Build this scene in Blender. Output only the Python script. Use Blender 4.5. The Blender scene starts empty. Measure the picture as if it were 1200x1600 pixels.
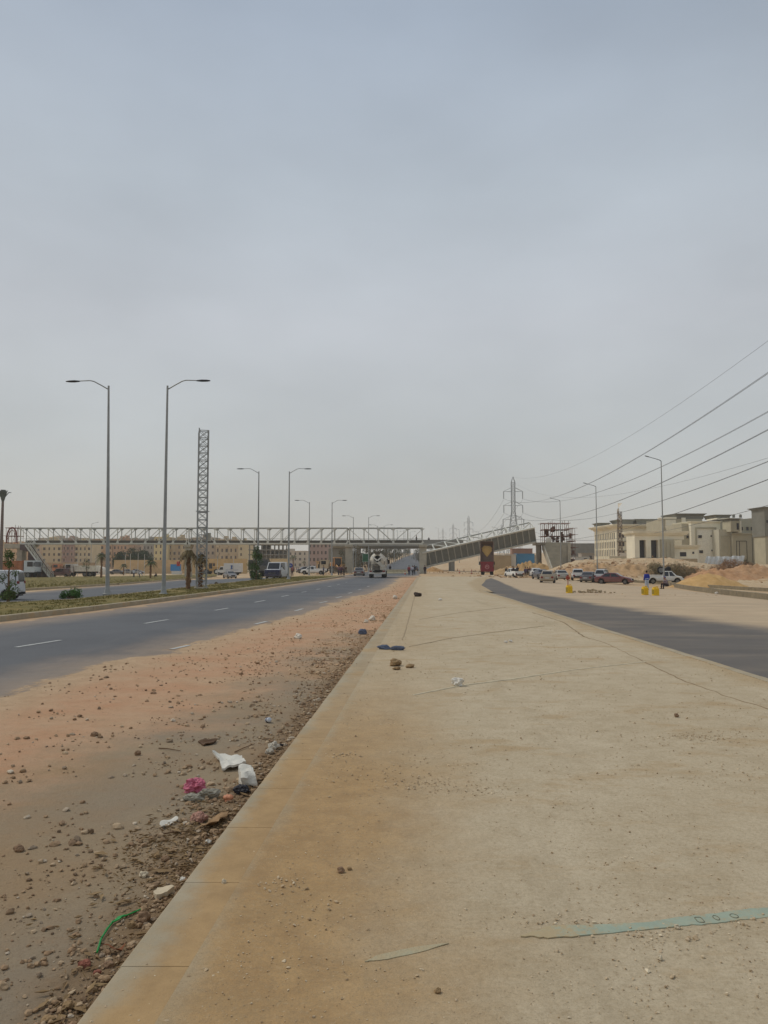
import bpy, bmesh, math, random
import numpy as np
from mathutils import Vector, Matrix, noise, Euler
R = math.radians
random.seed(7); rng = np.random.default_rng(11)

# ------------------------------------------------------------------ camera, sky, sun, exposure
EYE = 2.15
PITCH = math.atan(80/1200)
sc = bpy.context.scene
COL = sc.collection
cam_d = bpy.data.cameras.new('camera'); cam = bpy.data.objects.new('camera', cam_d); COL.objects.link(cam)
cam.location = (0, 0, EYE); cam.rotation_euler = (R(90)+PITCH, 0, 0)
cam_d.sensor_fit = 'VERTICAL'; cam_d.sensor_height = 36; cam_d.sensor_width = 27; cam_d.lens = 27
cam_d.clip_start = 0.1; cam_d.clip_end = 9000
sc.camera = cam
sc.render.resolution_x = 768; sc.render.resolution_y = 1024
sc.view_settings.view_transform = 'Standard'; sc.view_settings.look = 'None'
sc.cycles.volume_bounces = 2
sc.view_settings.exposure = 0.0; sc.view_settings.gamma = 1.0
SUN_EL, SUN_AZ = R(52), R(-70)          # sun up on the left, behind thin cloud
world = bpy.data.worlds.new('World'); sc.world = world; world.use_nodes = True
def lin(r, g, b, k=1.0):
    f = lambda c: ((c/255)/12.92 if c/255 <= .04045 else ((c/255+.055)/1.055)**2.4)*k
    return (f(r), f(g), f(b), 1)
def build_world():
    nt = world.node_tree; N = nt.nodes; L = nt.links; N.clear()
    out = N.new('ShaderNodeOutputWorld'); bg = N.new('ShaderNodeBackground')
    sky = N.new('ShaderNodeTexSky'); sky.sky_type = 'NISHITA'; sky.sun_disc = False
    sky.sun_elevation = SUN_EL; sky.sun_rotation = SUN_AZ; sky.dust_density = 4; sky.air_density = 1.2
    tc = N.new('ShaderNodeTexCoord'); sep = N.new('ShaderNodeSeparateXYZ')
    L.new(tc.outputs['Generated'], sep.inputs[0])
    # overcast veil: a cloud layer whose brightness changes with elevation, over the clear sky
    ramp = N.new('ShaderNodeValToRGB'); cr = ramp.color_ramp
    stops = [(0.0, (190,190,184)), (0.06, (188,190,187)), (0.16, (187,192,194)), (0.3, (190,195,201)), (0.44, (181,190,199)), (0.6, (162,174,189)), (1.0, (163,174,187))]
    cr.elements[0].position = 0; cr.elements[0].color = lin(*stops[0][1])
    cr.elements[1].position = 1; cr.elements[1].color = lin(*stops[-1][1])
    for p, c in stops[1:-1]:
        e = cr.elements.new(p); e.color = lin(*c)
    L.new(sep.outputs['Z'], ramp.inputs[0])
    mp = N.new('ShaderNodeMapping'); mp.inputs['Scale'].default_value = (1.0, 1.0, 2.2)
    L.new(tc.outputs['Generated'], mp.inputs[0])
    nz = N.new('ShaderNodeTexNoise'); nz.inputs['Scale'].default_value = 2.3; nz.inputs['Detail'].default_value = 5; nz.inputs['Roughness'].default_value = .48
    L.new(mp.outputs[0], nz.inputs['Vector'])
    mr = N.new('ShaderNodeMapRange'); mr.inputs[1].default_value = .35; mr.inputs[2].default_value = .68; mr.inputs[3].default_value = .93; mr.inputs[4].default_value = 1.11
    L.new(nz.outputs[0], mr.inputs[0])
    mul = N.new('ShaderNodeVectorMath'); mul.operation = 'SCALE'
    L.new(ramp.outputs[0], mul.inputs[0]); L.new(mr.outputs[0], mul.inputs['Scale'])
    # lift the veil to the physical brightness of the sky texture (strength 0.1 brings both down)
    sc10 = N.new('ShaderNodeVectorMath'); sc10.operation = 'SCALE'; sc10.inputs['Scale'].default_value = 10.0
    L.new(mul.outputs[0], sc10.inputs[0])
    mix = N.new('ShaderNodeMix'); mix.data_type = 'RGBA'; mix.inputs[0].default_value = 0.93
    L.new(sky.outputs[0], mix.inputs[6]); L.new(sc10.outputs[0], mix.inputs[7])
    L.new(mix.outputs[2], bg.inputs[0]); bg.inputs[1].default_value = 0.1
    L.new(bg.outputs[0], out.inputs[0])
build_world()
sun_d = bpy.data.lights.new('sun', 'SUN'); sun = bpy.data.objects.new('sun', sun_d); COL.objects.link(sun)
sun_d.energy = 1.5; sun_d.angle = R(14); sun_d.color = (1.0, .93, .82)
sd = Vector((math.sin(SUN_AZ)*math.cos(SUN_EL), math.cos(SUN_AZ)*math.cos(SUN_EL), math.sin(SUN_EL)))
sun.rotation_euler = (-sd).to_track_quat('-Z', 'Y').to_euler()

# ------------------------------------------------------------------ sight lines: a picture position (1200x1600) to a place
cP, sP = math.cos(PITCH), math.sin(PITCH)
def ray(u, v):
    a = (u-600)/1200; b = (800-v)/1200
    return Vector((a, cP-sP*b, sP+cP*b))
def G(u, v, z=0.0):
    r = ray(u, v); t = (z-EYE)/r.z; return Vector((r.x*t, r.y*t, z))
def A(u, v, Y):
    r = ray(u, v); t = Y/r.y; return Vector((r.x*t, Y, EYE+r.z*t))
def ss(a, b, x):
    t = min(1, max(0, (x-a)/(b-a))); return t*t*(3-2*t)
def nz3(x, y, z=0.0): return noise.noise(Vector((x, y, z)))

def H(X, Y):
    """height of the land"""
    z = -0.03
    if Y > 5:
        z += -1.0*ss(16, 30, -X)*ss(60, 190, Y)
        z += -0.45*ss(12, 30, X)*ss(30, 85, Y)
    # ramp of the far road
    s = X/max(Y, 1)
    c = ss(-.06, .0, s)*(1-ss(.3, .5, s))
    if Y > 230: z += c*(.028*(min(Y, 430)-230) + .017*max(0, min(Y, 1100)-430))
    # sandy mounds on the right
    if Y > 98 and X > 18:
        r = ss(.17, .27, s)
        r2 = ss(.37, .44, s)
        top = 2.9*(1-r2) + 1.7*r2
        ramp = ss(104, 150, Y)
        n = nz3(X*.06, Y*.07, 3)*.8 + nz3(X*.17, Y*.2, 9)*.5 + abs(nz3(X*.5, Y*.5, 4))*.5 + abs(nz3(X*1.1, Y*1.1, 6))*.3
        z += r*(top*ramp + n*ss(100, 118, Y)*(1-.8*ss(170, 210, Y)))
    z += nz3(X*.05, Y*.05)*.08*ss(60, 120, Y)
    return z
def GT(u, v, off=0.0):
    r = ray(u, v); t = 2.0
    if r.z > -1e-4: r.z = -1e-4
    prev = t
    while t < 1500:
        p = r*t
        if EYE+p.z < H(p.x, p.y)+off: break
        prev = t; t *= 1.01
    lo, hi = prev, t
    for _ in range(20):
        m = (lo+hi)/2; p = r*m
        if EYE+p.z < H(p.x, p.y)+off: hi = m
        else: lo = m
    p = r*hi
    return Vector((p.x, p.y, EYE+p.z))

# ------------------------------------------------------------------ materials
_m = {}
def mat(name, col, rough=.8, metal=0.0, var=.12, scale=3.0, bump=0.0, bscale=None, spec=.3, col2=None, streak=None, trans=None):
    if name in _m: return _m[name]
    m = bpy.data.materials.new(name); m.use_nodes = True; nt = m.node_tree; N = nt.nodes; L = nt.links
    b = N['Principled BSDF']; b.inputs['Roughness'].default_value = rough; b.inputs['Metallic'].default_value = metal
    b.inputs['Specular IOR Level'].default_value = spec
    tc = N.new('ShaderNodeTexCoord'); n1 = N.new('ShaderNodeTexNoise'); n1.inputs['Scale'].default_value = scale; n1.inputs['Detail'].default_value = 6; n1.inputs['Roughness'].default_value = .62
    src = tc.outputs['Object']
    if streak:
        mp = N.new('ShaderNodeMapping'); mp.inputs['Scale'].default_value = streak; L.new(src, mp.inputs[0]); src = mp.outputs[0]
    L.new(src, n1.inputs['Vector'])
    r = N.new('ShaderNodeValToRGB'); r.color_ramp.elements[0].position = .3; r.color_ramp.elements[1].position = .7
    c = tuple(col[:3])
    if col2 is None:
        r.color_ramp.elements[0].color = (*[x*(1-var) for x in c], 1); r.color_ramp.elements[1].color = (*[min(1, x*(1+var)) for x in c], 1)
    else:
        r.color_ramp.elements[0].color = (*c, 1); r.color_ramp.elements[1].color = (*col2[:3], 1)
    L.new(n1.outputs[0], r.inputs[0]); L.new(r.outputs[0], b.inputs['Base Color'])
    if bump:
        n2 = N.new('ShaderNodeTexNoise'); n2.inputs['Scale'].default_value = bscale or scale*6; n2.inputs['Detail'].default_value = 4
        L.new(src, n2.inputs['Vector'])
        bp = N.new('ShaderNodeBump'); bp.inputs['Strength'].default_value = bump; bp.inputs['Distance'].default_value = .02
        L.new(n2.outputs[0], bp.inputs['Height']); L.new(bp.outputs[0], b.inputs['Normal'])
    if trans:
        b.inputs['Transmission Weight'].default_value = trans
    _m[name] = m
    return m
def paint(rgb, name=None, k=1.0, dusty=.25):
    """vehicle paint: a glossy coat with patchy road dust on it"""
    name = name or 'paint_%d_%d_%d' % rgb
    if name in _m: return _m[name]
    m = bpy.data.materials.new(name); m.use_nodes = True; nt = m.node_tree; N = nt.nodes; L = nt.links
    b = N['Principled BSDF']; tc = N.new('ShaderNodeTexCoord'); n1 = N.new('ShaderNodeTexNoise'); n1.inputs['Scale'].default_value = 1.8; n1.inputs['Detail'].default_value = 6
    L.new(tc.outputs['Object'], n1.inputs['Vector'])
    sep = N.new('ShaderNodeSeparateXYZ'); L.new(tc.outputs['Object'], sep.inputs[0])
    mr = N.new('ShaderNodeMapRange'); mr.inputs[1].default_value = .9; mr.inputs[2].default_value = .2; mr.inputs[3].default_value = 0; mr.inputs[4].default_value = .22
    L.new(sep.outputs['Z'], mr.inputs[0])
    ad = N.new('ShaderNodeMath'); ad.operation = 'MULTIPLY_ADD'; ad.inputs[1].default_value = dusty*1.1; L.new(n1.outputs[0], ad.inputs[0]); L.new(mr.outputs[0], ad.inputs[2])
    mx = N.new('ShaderNodeMix'); mx.data_type = 'RGBA'; L.new(ad.outputs[0], mx.inputs[0]); mx.inputs[6].default_value = lin(*rgb, k); mx.inputs[7].default_value = lin(165, 145, 118)
    L.new(mx.outputs[2], b.inputs['Base Color'])
    m2 = N.new('ShaderNodeMapRange'); m2.inputs[3].default_value = .22; m2.inputs[4].default_value = .8; L.new(ad.outputs[0], m2.inputs[0]); L.new(m2.outputs[0], b.inputs['Roughness'])
    _m[name] = m; return m

GALV = lambda: mat('galvanised_steel', lin(150,152,150), .5, .3, .15, 1.2)
DARK = lambda: mat('dark_metal', lin(50,52,58), .5, .3)
RUBBER = lambda: mat('tyre_rubber', lin(38,37,36), .9, 0, .25)
RIM = lambda: mat('wheel_rim', lin(120,118,114), .5, .5)
GLASS = lambda: mat('dark_glass', lin(26,31,38), .12, 0, .25, .8, spec=.6)
WHITEP = lambda: mat('off_white_steel', lin(204,202,190), .55, .1, .1, 1.5)
CONC = lambda: mat('raw_concrete', lin(176,168,150), .9, 0, .16, .9, .25, 8)
UNDER = lambda: mat('underbody_black', lin(28,27,26), .9)
REDL = lambda: mat('tail_lamp_red', lin(120,18,18), .3)
HEADL = lambda: mat('head_lamp_clear', lin(190,195,198), .15)
PLATE = lambda: mat('plate_white', lin(190,190,185), .5)

# ------------------------------------------------------------------ mesh builder
class MB:
    def __init__(s): s.v = []; s.f = []; s.m = []; s.cur = 0
    def add(s, vs, fs):
        o = len(s.v); s.v += [tuple(p) for p in vs]; s.f += [tuple(i+o for i in f) for f in fs]; s.m += [s.cur]*len(fs); return s
    def hexa(s, p):   # p: 4 bottom ccw + 4 top ccw
        return s.add(p, [(3,2,1,0),(4,5,6,7),(0,1,5,4),(1,2,6,5),(2,3,7,6),(3,0,4,7)])
    def box(s, x0, x1, y0, y1, z0, z1, M=None):
        p = [Vector(q) for q in ((x0,y0,z0),(x1,y0,z0),(x1,y1,z0),(x0,y1,z0),(x0,y0,z1),(x1,y0,z1),(x1,y1,z1),(x0,y1,z1))]
        if M: p = [M @ q for q in p]
        return s.hexa(p)
    def cbox(s, x0, x1, y0, y1, z0, z1, c=.05, M=None):
        def ring(z, i):
            a0, a1, b0, b1 = x0+i, x1-i, y0+i, y1-i; d = c
            return [(a0+d,b0,z),(a1-d,b0,z),(a1,b0+d,z),(a1,b1-d,z),(a1-d,b1,z),(a0+d,b1,z),(a0,b1-d,z),(a0,b0+d,z)]
        rs = [ring(z0, c*.6), ring(z0+c*.6, 0), ring(z1-c*.6, 0), ring(z1, c*.6)]
        if M: rs = [[M @ Vector(q) for q in r] for r in rs]
        return s.loft(rs)
    def loft(s, rings, cap=True, close=True):
        n = len(rings[0]); vs = [p for r in rings for p in r]; fs = []
        for i in range(len(rings)-1):
            for j in range(n if close else n-1):
                k = (j+1) % n
                fs.append((i*n+j, i*n+k, (i+1)*n+k, (i+1)*n+j))
        if cap: fs.append(tuple(range(n))[::-1]); fs.append(tuple((len(rings)-1)*n+j for j in range(n)))
        return s.add(vs, fs)
    def tube(s, p0, p1, r0, r1=None, n=8, cap=True):
        p0, p1 = Vector(p0), Vector(p1); r1 = r0 if r1 is None else r1
        return s.path([p0, p1], [r0, r1], n, cap)
    def path(s, pts, rs, n=8, cap=True):
        pts = [Vector(p) for p in pts]
        if not hasattr(rs, '__len__'): rs = [rs]*len(pts)
        rings = []; ref = None
        for i, p in enumerate(pts):
            d = (pts[min(i+1, len(pts)-1)]-pts[max(i-1, 0)])
            d = d.normalized() if d.length > 1e-9 else Vector((0,0,1))
            if ref is None: ref = Vector((0,0,1)) if abs(d.z) < .9 else Vector((1,0,0))
            a = d.cross(ref)
            if a.length < 1e-4: a = d.cross(Vector((0,1,0)))
            a.normalize(); b = a.cross(d).normalized(); ref = b
            rings.append([p+(a*math.cos(t)+b*math.sin(t))*rs[i] for t in (2*math.pi*k/n+math.pi/n for k in range(n))])
        # ring order so normals face out
        rings = [r[::-1] for r in rings]
        return s.loft(rings, cap)
    def bar(s, p0, p1, w): return s.tube(p0, p1, w*.7071, n=4)
    def rev(s, prof, n=16, M=None, cap=True):     # profile of (r,z) round z
        rings = [[Vector((r*math.cos(2*math.pi*k/n), r*math.sin(2*math.pi*k/n), z)) for k in range(n)] for r, z in prof]
        if M: rings = [[M @ q for q in r] for r in rings]
        return s.loft(rings, cap)
    def poly(s, pts, th, d=Vector((0,0,1))):      # flat outline given real thickness along d
        pts = [Vector(p) for p in pts]; n = len(pts); d = Vector(d)*th
        return s.add(pts+[p+d for p in pts], [tuple(range(n))[::-1], tuple(range(n, 2*n))]+[(i, (i+1) % n, (i+1) % n+n, i+n) for i in range(n)])
    def quad(s, a, b, c, d): return s.add([a,b,c,d], [(0,1,2,3)])
    def ell(s, c, r, n=12, m=8):
        c = Vector(c); rings = []
        for i in range(1, m):
            t = math.pi*i/m; rings.append([(c.x+r[0]*math.sin(t)*math.cos(2*math.pi*k/n), c.y+r[1]*math.sin(t)*math.sin(2*math.pi*k/n), c.z-r[2]*math.cos(t)) for k in range(n)])
        return s.loft(rings)
    def build(s, name, mats, parent=None, smooth=True, ang=38, loc=None):
        me = bpy.data.meshes.new(name); me.from_pydata(s.v, [], s.f)
        if not isinstance(mats, (list, tuple)): mats = [mats]
        for m in mats: me.materials.append(m)
        if len(mats) > 1: me.polygons.foreach_set('material_index', s.m)
        bm = bmesh.new(); bm.from_mesh(me); bmesh.ops.recalc_face_normals(bm, faces=bm.faces[:]); bm.to_mesh(me); bm.free()
        if smooth:
            me.polygons.foreach_set('use_smooth', [True]*len(me.polygons)); me.set_sharp_from_angle(angle=R(ang))
        me.update()
        o = bpy.data.objects.new(name, me); COL.objects.link(o)
        if parent: o.parent = parent
        if loc is not None: o.location = loc
        return o
def tag(o, label=None, cat=None, group=None, kind=None):
    if label: o['label'] = label
    if cat: o['category'] = cat
    if group: o['group'] = group
    if kind: o['kind'] = kind
    return o
def thing(name, label, cat, loc=(0,0,0), rz=0.0, group=None):
    o = bpy.data.objects.new(name, None); COL.objects.link(o); o.empty_display_size = .3
    o.location = loc; o.rotation_euler = (0, 0, rz); return tag(o, label, cat, group)
def copy_tree(o, parent=None):
    c = o.copy(); COL.objects.link(c)
    if parent: c.parent = parent
    for ch in [x for x in bpy.data.objects if x.parent == o]: copy_tree(ch, c)
    return c
def np_mesh(name, V, Fc, material, attrs=None, smooth=True, parent=None):
    V = np.asarray(V, dtype=np.float32); Fc = np.asarray(Fc, dtype=np.int32); k = Fc.shape[1]
    me = bpy.data.meshes.new(name); me.vertices.add(len(V)); me.vertices.foreach_set('co', V.ravel())
    me.loops.add(Fc.size); me.loops.foreach_set('vertex_index', Fc.ravel())
    me.polygons.add(len(Fc)); me.polygons.foreach_set('loop_start', np.arange(0, Fc.size, k, dtype=np.int32))
    me.update(calc_edges=True); me.validate()
    me.polygons.foreach_set('use_smooth', np.full(len(me.polygons), smooth))
    for an, av in (attrs or {}).items():
        at = me.attributes.new(an, 'FLOAT', 'POINT'); at.data.foreach_set('value', np.asarray(av, dtype=np.float32))
    me.materials.append(material)
    o = bpy.data.objects.new(name, me); COL.objects.link(o)
    if parent: o.parent = parent
    return o
def grid_faces(nr, nc):
    i = np.arange(nr-1)[:, None]*nc+np.arange(nc-1)[None, :]
    return np.stack([i, i+1, i+nc+1, i+nc], -1).reshape(-1, 4)

# ------------------------------------------------------------------ ground shaders
class NT:
    """small helper to write node maths"""
    def __init__(s, name):
        s.m = bpy.data.materials.new(name); s.m.use_nodes = True; s.nt = s.m.node_tree; s.N = s.nt.nodes; s.L = s.nt.links
        s.b = s.N['Principled BSDF']; s.b.inputs['Specular IOR Level'].default_value = .25
        s.tc = s.N.new('ShaderNodeTexCoord').outputs['Object']
    def attr(s, n):
        a = s.N.new('ShaderNodeAttribute'); a.attribute_name = n; return a.outputs['Fac']
    def noise(s, scale, detail=5, rough=.6, stretch=None, rot=0):
        n = s.N.new('ShaderNodeTexNoise'); n.inputs['Scale'].default_value = scale; n.inputs['Detail'].default_value = detail; n.inputs['Roughness'].default_value = rough
        src = s.tc
        if stretch:
            mp = s.N.new('ShaderNodeMapping'); mp.inputs['Scale'].default_value = stretch; mp.inputs['Rotation'].default_value = (0,0,rot); s.L.new(src, mp.inputs[0]); src = mp.outputs[0]
        s.L.new(src, n.inputs['Vector']); return n.outputs[0]
    def vor(s, scale, feature='F1'):
        n = s.N.new('ShaderNodeTexVoronoi'); n.inputs['Scale'].default_value = scale; n.feature = feature; s.L.new(s.tc, n.inputs['Vector']); return n.outputs['Distance']
    def math(s, op, a, b=0.0, c=0.0, clamp=False):
        n = s.N.new('ShaderNodeMath'); n.operation = op; n.use_clamp = clamp
        for i, x in enumerate((a, b, c)):
            if isinstance(x, (int, float)): n.inputs[i].default_value = x
            else: s.L.new(x, n.inputs[i])
        return n.outputs[0]
    def map(s, x, a, b, c=0.0, d=1.0, smooth=True):
        n = s.N.new('ShaderNodeMapRange'); n.interpolation_type = 'SMOOTHSTEP' if smooth else 'LINEAR'
        s.L.new(x, n.inputs[0])
        for i, q in enumerate((a, b, c, d)): n.inputs[i+1].default_value = q
        return n.outputs[0]
    def mix(s, f, a, b):
        n = s.N.new('ShaderNodeMix'); n.data_type = 'RGBA'
        if isinstance(f, (int, float)): n.inputs[0].default_value = f
        else: s.L.new(f, n.inputs[0])
        for i, x in ((6, a), (7, b)):
            if isinstance(x, tuple): n.inputs[i].default_value = x
            else: s.L.new(x, n.inputs[i])
        return n.outputs[2]
    def fin(s, col, rough=.9, bump=None, strength=.3, dist=.01):
        s.L.new(col, s.b.inputs['Base Color'])
        if isinstance(rough, (int, float)): s.b.inputs['Roughness'].default_value = rough
        else: s.L.new(rough, s.b.inputs['Roughness'])
        if bump is not None:
            bp = s.N.new('ShaderNodeBump'); bp.inputs['Strength'].default_value = strength; bp.inputs['Distance'].default_value = dist
            s.L.new(bump, bp.inputs['Height']); s.L.new(bp.outputs[0], s.b.inputs['Normal'])
        return s.m
def spec_bump(n, *sc):
    a = n.noise(sc[0], 3); 
    for q in sc[1:]: a = n.math('ADD', a, n.noise(q, 3))
    return a
def m_desert():
    n = NT('desert_sand')
    c = n.mix(n.map(n.noise(.03, 6), .35, .65), lin(190,162,126), lin(200,178,144))
    c = n.mix(n.map(n.noise(.4, 7, .7), .42, .72), c, lin(176,140,102))
    c = n.mix(n.map(n.noise(1.6, 7, .75), .52, .7, 0, .6), c, lin(140,112,82))
    c = n.mix(n.map(n.vor(1.2), .0, .28, .55, 0), c, lin(140,112,80))
    return n.fin(c, .95, spec_bump(n, 1.5, 8), .9, .12)
def m_road():
    n = NT('road_asphalt_with_dust')
    b = n.attr('b'); d = n.attr('d')
    asp = n.mix(n.map(n.noise(.25, 5), .3, .7), lin(76,78,82), lin(90,92,95))
    asp = n.mix(n.map(n.noise(60, 3, .7), .42, .66, 0, .35), asp, lin(126,124,120))
    asp = n.mix(n.map(n.noise(.6, 5, .6, (1, .06, 1), -.07), .5, .8, 0, .45), asp, lin(112,110,108))      # tyre tracks lengthwise
    edge = n.math('ADD', b, n.math('MULTIPLY', n.math('SUBTRACT', n.noise(.45, 8, .72), .5), 2.2))
    edge = n.math('ADD', edge, n.math('MULTIPLY', n.math('SUBTRACT', n.noise(9, 5, .7), .5), .5))
    edge = n.math('ADD', edge, n.math('MULTIPLY', n.math('SUBTRACT', n.noise(1.6, 8, .76, (1, .22, 1), -.07), .5), 1.7))
    f = n.map(edge, -.06, .22)
    haze = n.map(edge, -2.4, .4, 0, .42)
    org = n.mix(n.map(n.noise(1.3, 6, .65), .3, .7), lin(190,154,122), lin(184,140,106))
    pale = n.mix(n.map(n.noise(2.3, 6, .65), .3, .7), lin(192,164,132), lin(176,148,116))
    grey = n.mix(n.map(n.noise(.9, 7, .65), .35, .65), lin(152,134,108), lin(140,127,108))
    grey = n.mix(n.map(n.noise(.45, 5, .6), .45, .68), grey, lin(156,130,98))
    grey = n.mix(n.map(n.math('ADD', d, n.math('MULTIPLY', n.math('SUBTRACT', n.noise(3, 6, .7), .5), .8)), .65, .15, 0, .85), grey, lin(128,104,76))
    ob = n.map(b, .2, 1.6)
    ob = n.math('MULTIPLY', ob, n.map(n.noise(.5, 4), .28, .6, .35, 1))
    dust = n.mix(ob, pale, org)
    gf = n.map(n.math('ADD', n.attr('g'), n.math('MULTIPLY', n.math('SUBTRACT', n.noise(.7, 8, .72), .5), 5.5)), -1.3, 1.3)
    dust = n.mix(gf, dust, grey)
    dust = n.mix(n.map(n.noise(5, 8, .75), .48, .72, 0, .45), dust, lin(150,124,94))
    dust = n.mix(n.map(n.noise(13, 6, .8), .55, .72, 0, .5), dust, lin(124,100,74))
    dust = n.mix(n.map(n.noise(45, 4, .75), .5, .75, 0, .5), dust, lin(108,88,66))
    dust = n.mix(n.map(n.vor(22), .0, .2, .4, 0), dust, lin(116,92,68))
    c = n.mix(haze, asp, pale); c = n.mix(f, c, dust)
    bh = n.math('MULTIPLY_ADD', n.noise(90, 4, .7), .5, n.math('MULTIPLY', n.noise(9, 8, .75), n.map(f, 0, 1, .3, 2.4)))
    return n.fin(c, n.map(f, 0, 1, .72, .95), bh, .6, .02)
def m_pave():
    n = NT('dusty_concrete_pavement')
    d = n.attr('d'); e = n.attr('e')
    c = n.mix(n.map(n.noise(.35, 6, .6), .3, .7), lin(199,183,155), lin(188,171,142))
    c = n.mix(n.map(n.noise(3.2, 7, .7), .35, .75, 0, .5), c, lin(158,138,106))
    # broom strokes across the slab
    br = n.noise(5, 5, .7, (1, 9, 1), -.1)
    c = n.mix(n.map(br, .42, .68, 0, .4), c, lin(194,180,153))
    c = n.mix(n.map(n.noise(1.6, 7, .7, (1, .08, 1), -.2), .52, .7, 0, .35), c, lin(154,138,112))     # wheel and broom drag marks
    # yellow sand blown onto the kerb side
    sd = n.math('ADD', d, n.math('MULTIPLY', n.math('SUBTRACT', n.noise(.6, 8, .72), .5), 2.0))
    f1 = n.map(sd, 1.9, .35)
    sep = n.N.new('ShaderNodeSeparateXYZ'); n.L.new(n.tc, sep.inputs[0])
    f1 = n.math('MULTIPLY', f1, n.map(sep.outputs['Y'], 6, 15, 1, .22))
    yel = n.mix(n.map(n.noise(4, 6, .7), .3, .7), lin(180,145,98), lin(158,125,83))
    edge_ = n.map(n.math('ADD', d, n.math('MULTIPLY', n.math('SUBTRACT', n.noise(1.3, 7, .7), .5), .5)), .12, -.05)
    c = n.mix(n.math('MULTIPLY', f1, .92), c, yel)
    c = n.mix(n.math('MULTIPLY', edge_, .6), c, lin(172,158,132))
    # sand in patches
    p = n.map(n.noise(.8, 7, .68, (1, 2.2, 1), -.1), .52, .68, 0, .6)
    c = n.mix(p, c, lin(172,143,102))
    c = n.mix(n.map(n.noise(11, 8, .8), .52, .7, 0, .4), c, lin(150,126,92))
    # sand caught beside the right kerb
    f2 = n.math('MULTIPLY', n.map(n.math('ADD', e, n.math('MULTIPLY', n.noise(.9, 5), .9)), 1.3, .6), .5)
    c = n.mix(f2, c, lin(172,144,102))
    c = n.mix(n.map(n.noise(30, 5, .8), .4, .66, 0, .34), c, lin(142,124,96)); c = n.mix(n.map(n.noise(26, 5, .8), .55, .75, 0, .35), c, lin(206,190,160))
    # grit
    c = n.mix(n.map(n.noise(120, 3, .8), .56, .72, 0, .5), c, lin(116,100,80))
    c = n.mix(n.map(n.noise(70, 3, .8), .6, .75, 0, .5), c, lin(198,184,158))
    c = n.mix(n.map(n.vor(38), .0, .13, .4, 0), c, lin(126,104,78))
    bh = n.math('ADD', n.math('MULTIPLY', n.noise(75, 4, .75), .5), n.math('ADD', n.math('MULTIPLY', br, .5), n.math('MULTIPLY', n.noise(9, 7, .75), 1.0)))
    return n.fin(c, .93, bh, .7, .014)
def m_kerb(near=False):
    n = NT('kerb_concrete')
    c = n.mix(n.map(n.noise(1.5, 6, .65), .3, .7), lin(172,159,135), lin(156,143,119))
    c = n.mix(n.map(n.noise(.9, 6, .7), .5, .66, 0, .7), c, lin(176,148,108))
    if near:      # sand drifted over the inner part of the stones
        sep = n.N.new('ShaderNodeSeparateXYZ'); n.L.new(n.tc, sep.inputs[0])
        k1 = (KL(20)-KL(3))/17; k0 = KL(3)-k1*3
        dd = n.math('SUBTRACT', sep.outputs['X'], n.math('MULTIPLY_ADD', sep.outputs['Y'], k1, k0))
        dd = n.math('ADD', dd, n.math('MULTIPLY', n.math('SUBTRACT', n.noise(1.1, 8, .72), .5), .6))
        sf = n.math('MULTIPLY', n.map(dd, .0, .2), n.map(sep.outputs['Y'], 6, 16, .9, .3))
        c = n.mix(sf, c, n.mix(n.map(n.noise(4, 6, .7), .3, .7), lin(176,144,100), lin(156,126,86)))
    c = n.mix(n.map(n.noise(60, 3, .8), .58, .74, 0, .5), c, lin(120,106,86))
    return n.fin(c, .92, n.noise(50, 4, .75), .35, .01)
def m_side():
    n = NT('side_road_asphalt_with_dust')
    b = n.attr('b')
    asp = n.mix(n.map(n.noise(.3, 5), .3, .7), lin(86,83,80), lin(100,95,90))
    asp = n.mix(n.map(n.noise(70, 3, .7), .42, .66, 0, .3), asp, lin(128,122,116))
    asp = n.mix(n.map(n.noise(.9, 5, .6, (.06, 1, 1), .35), .5, .75, 0, .5), asp, lin(120,112,104))
    e = n.math('ADD', b, n.math('MULTIPLY', n.math('SUBTRACT', n.noise(.35, 8, .72, (.5, 1, 1), .35), .5), 8.0))
    f = n.map(e, -2.6, 2.4)
    f = n.math('MAXIMUM', f, n.map(n.noise(.5, 8, .75, (.3, 1, 1), .35), .45, .85, .02, .4))
    dust = n.mix(n.map(n.noise(.5, 6, .6), .3, .7), lin(190,168,138), lin(178,156,128))
    dust = n.mix(n.map(n.noise(.9, 5, .6, (.06, 1, 1), .35), .45, .75, 0, .6), dust, lin(156,140,118))
    dust = n.mix(n.map(n.noise(40, 4, .75), .55, .75, 0, .4), dust, lin(126,106,82))
    c = n.mix(f, asp, dust)
    return n.fin(c, .9, n.noise(60, 4, .7), .3, .01)
def m_grassbase():
    n = NT('dry_turf')
    c = n.mix(n.map(n.noise(.5, 6, .65), .3, .7), lin(98,92,44), lin(128,112,62))
    c = n.mix(n.map(n.noise(2.5, 6, .7), .48, .7), c, lin(150,128,86))
    c = n.mix(n.map(n.noise(14, 4, .7), .5, .72, 0, .6), c, lin(70,76,32))
    return n.fin(c, .95, n.noise(12, 4, .7), .9, .06)
# ------------------------------------------------------------------ the ground and the roads
def terrain():
    ang = np.concatenate([np.linspace(-180, -42, 36, endpoint=False), np.linspace(-42, 42, 330, endpoint=False), np.linspace(42, 180, 36)])
    rad = np.concatenate([[0.01], np.geomspace(1.5, 60, 60), np.geomspace(61.5, 420, 190), np.geomspace(435, 3000, 30)])
    V = []
    for r in rad:
        for a in ang:
            x, y = r*math.sin(R(a)), r*math.cos(R(a))
            V.append((x, y, H(x, y)-.02 if y > 5 else -.05))
    Fc = grid_faces(len(rad), len(ang))[:, ::-1]
    o = np_mesh('ground', V, Fc, m_desert()); o['kind'] = 'structure'
terrain()

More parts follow.
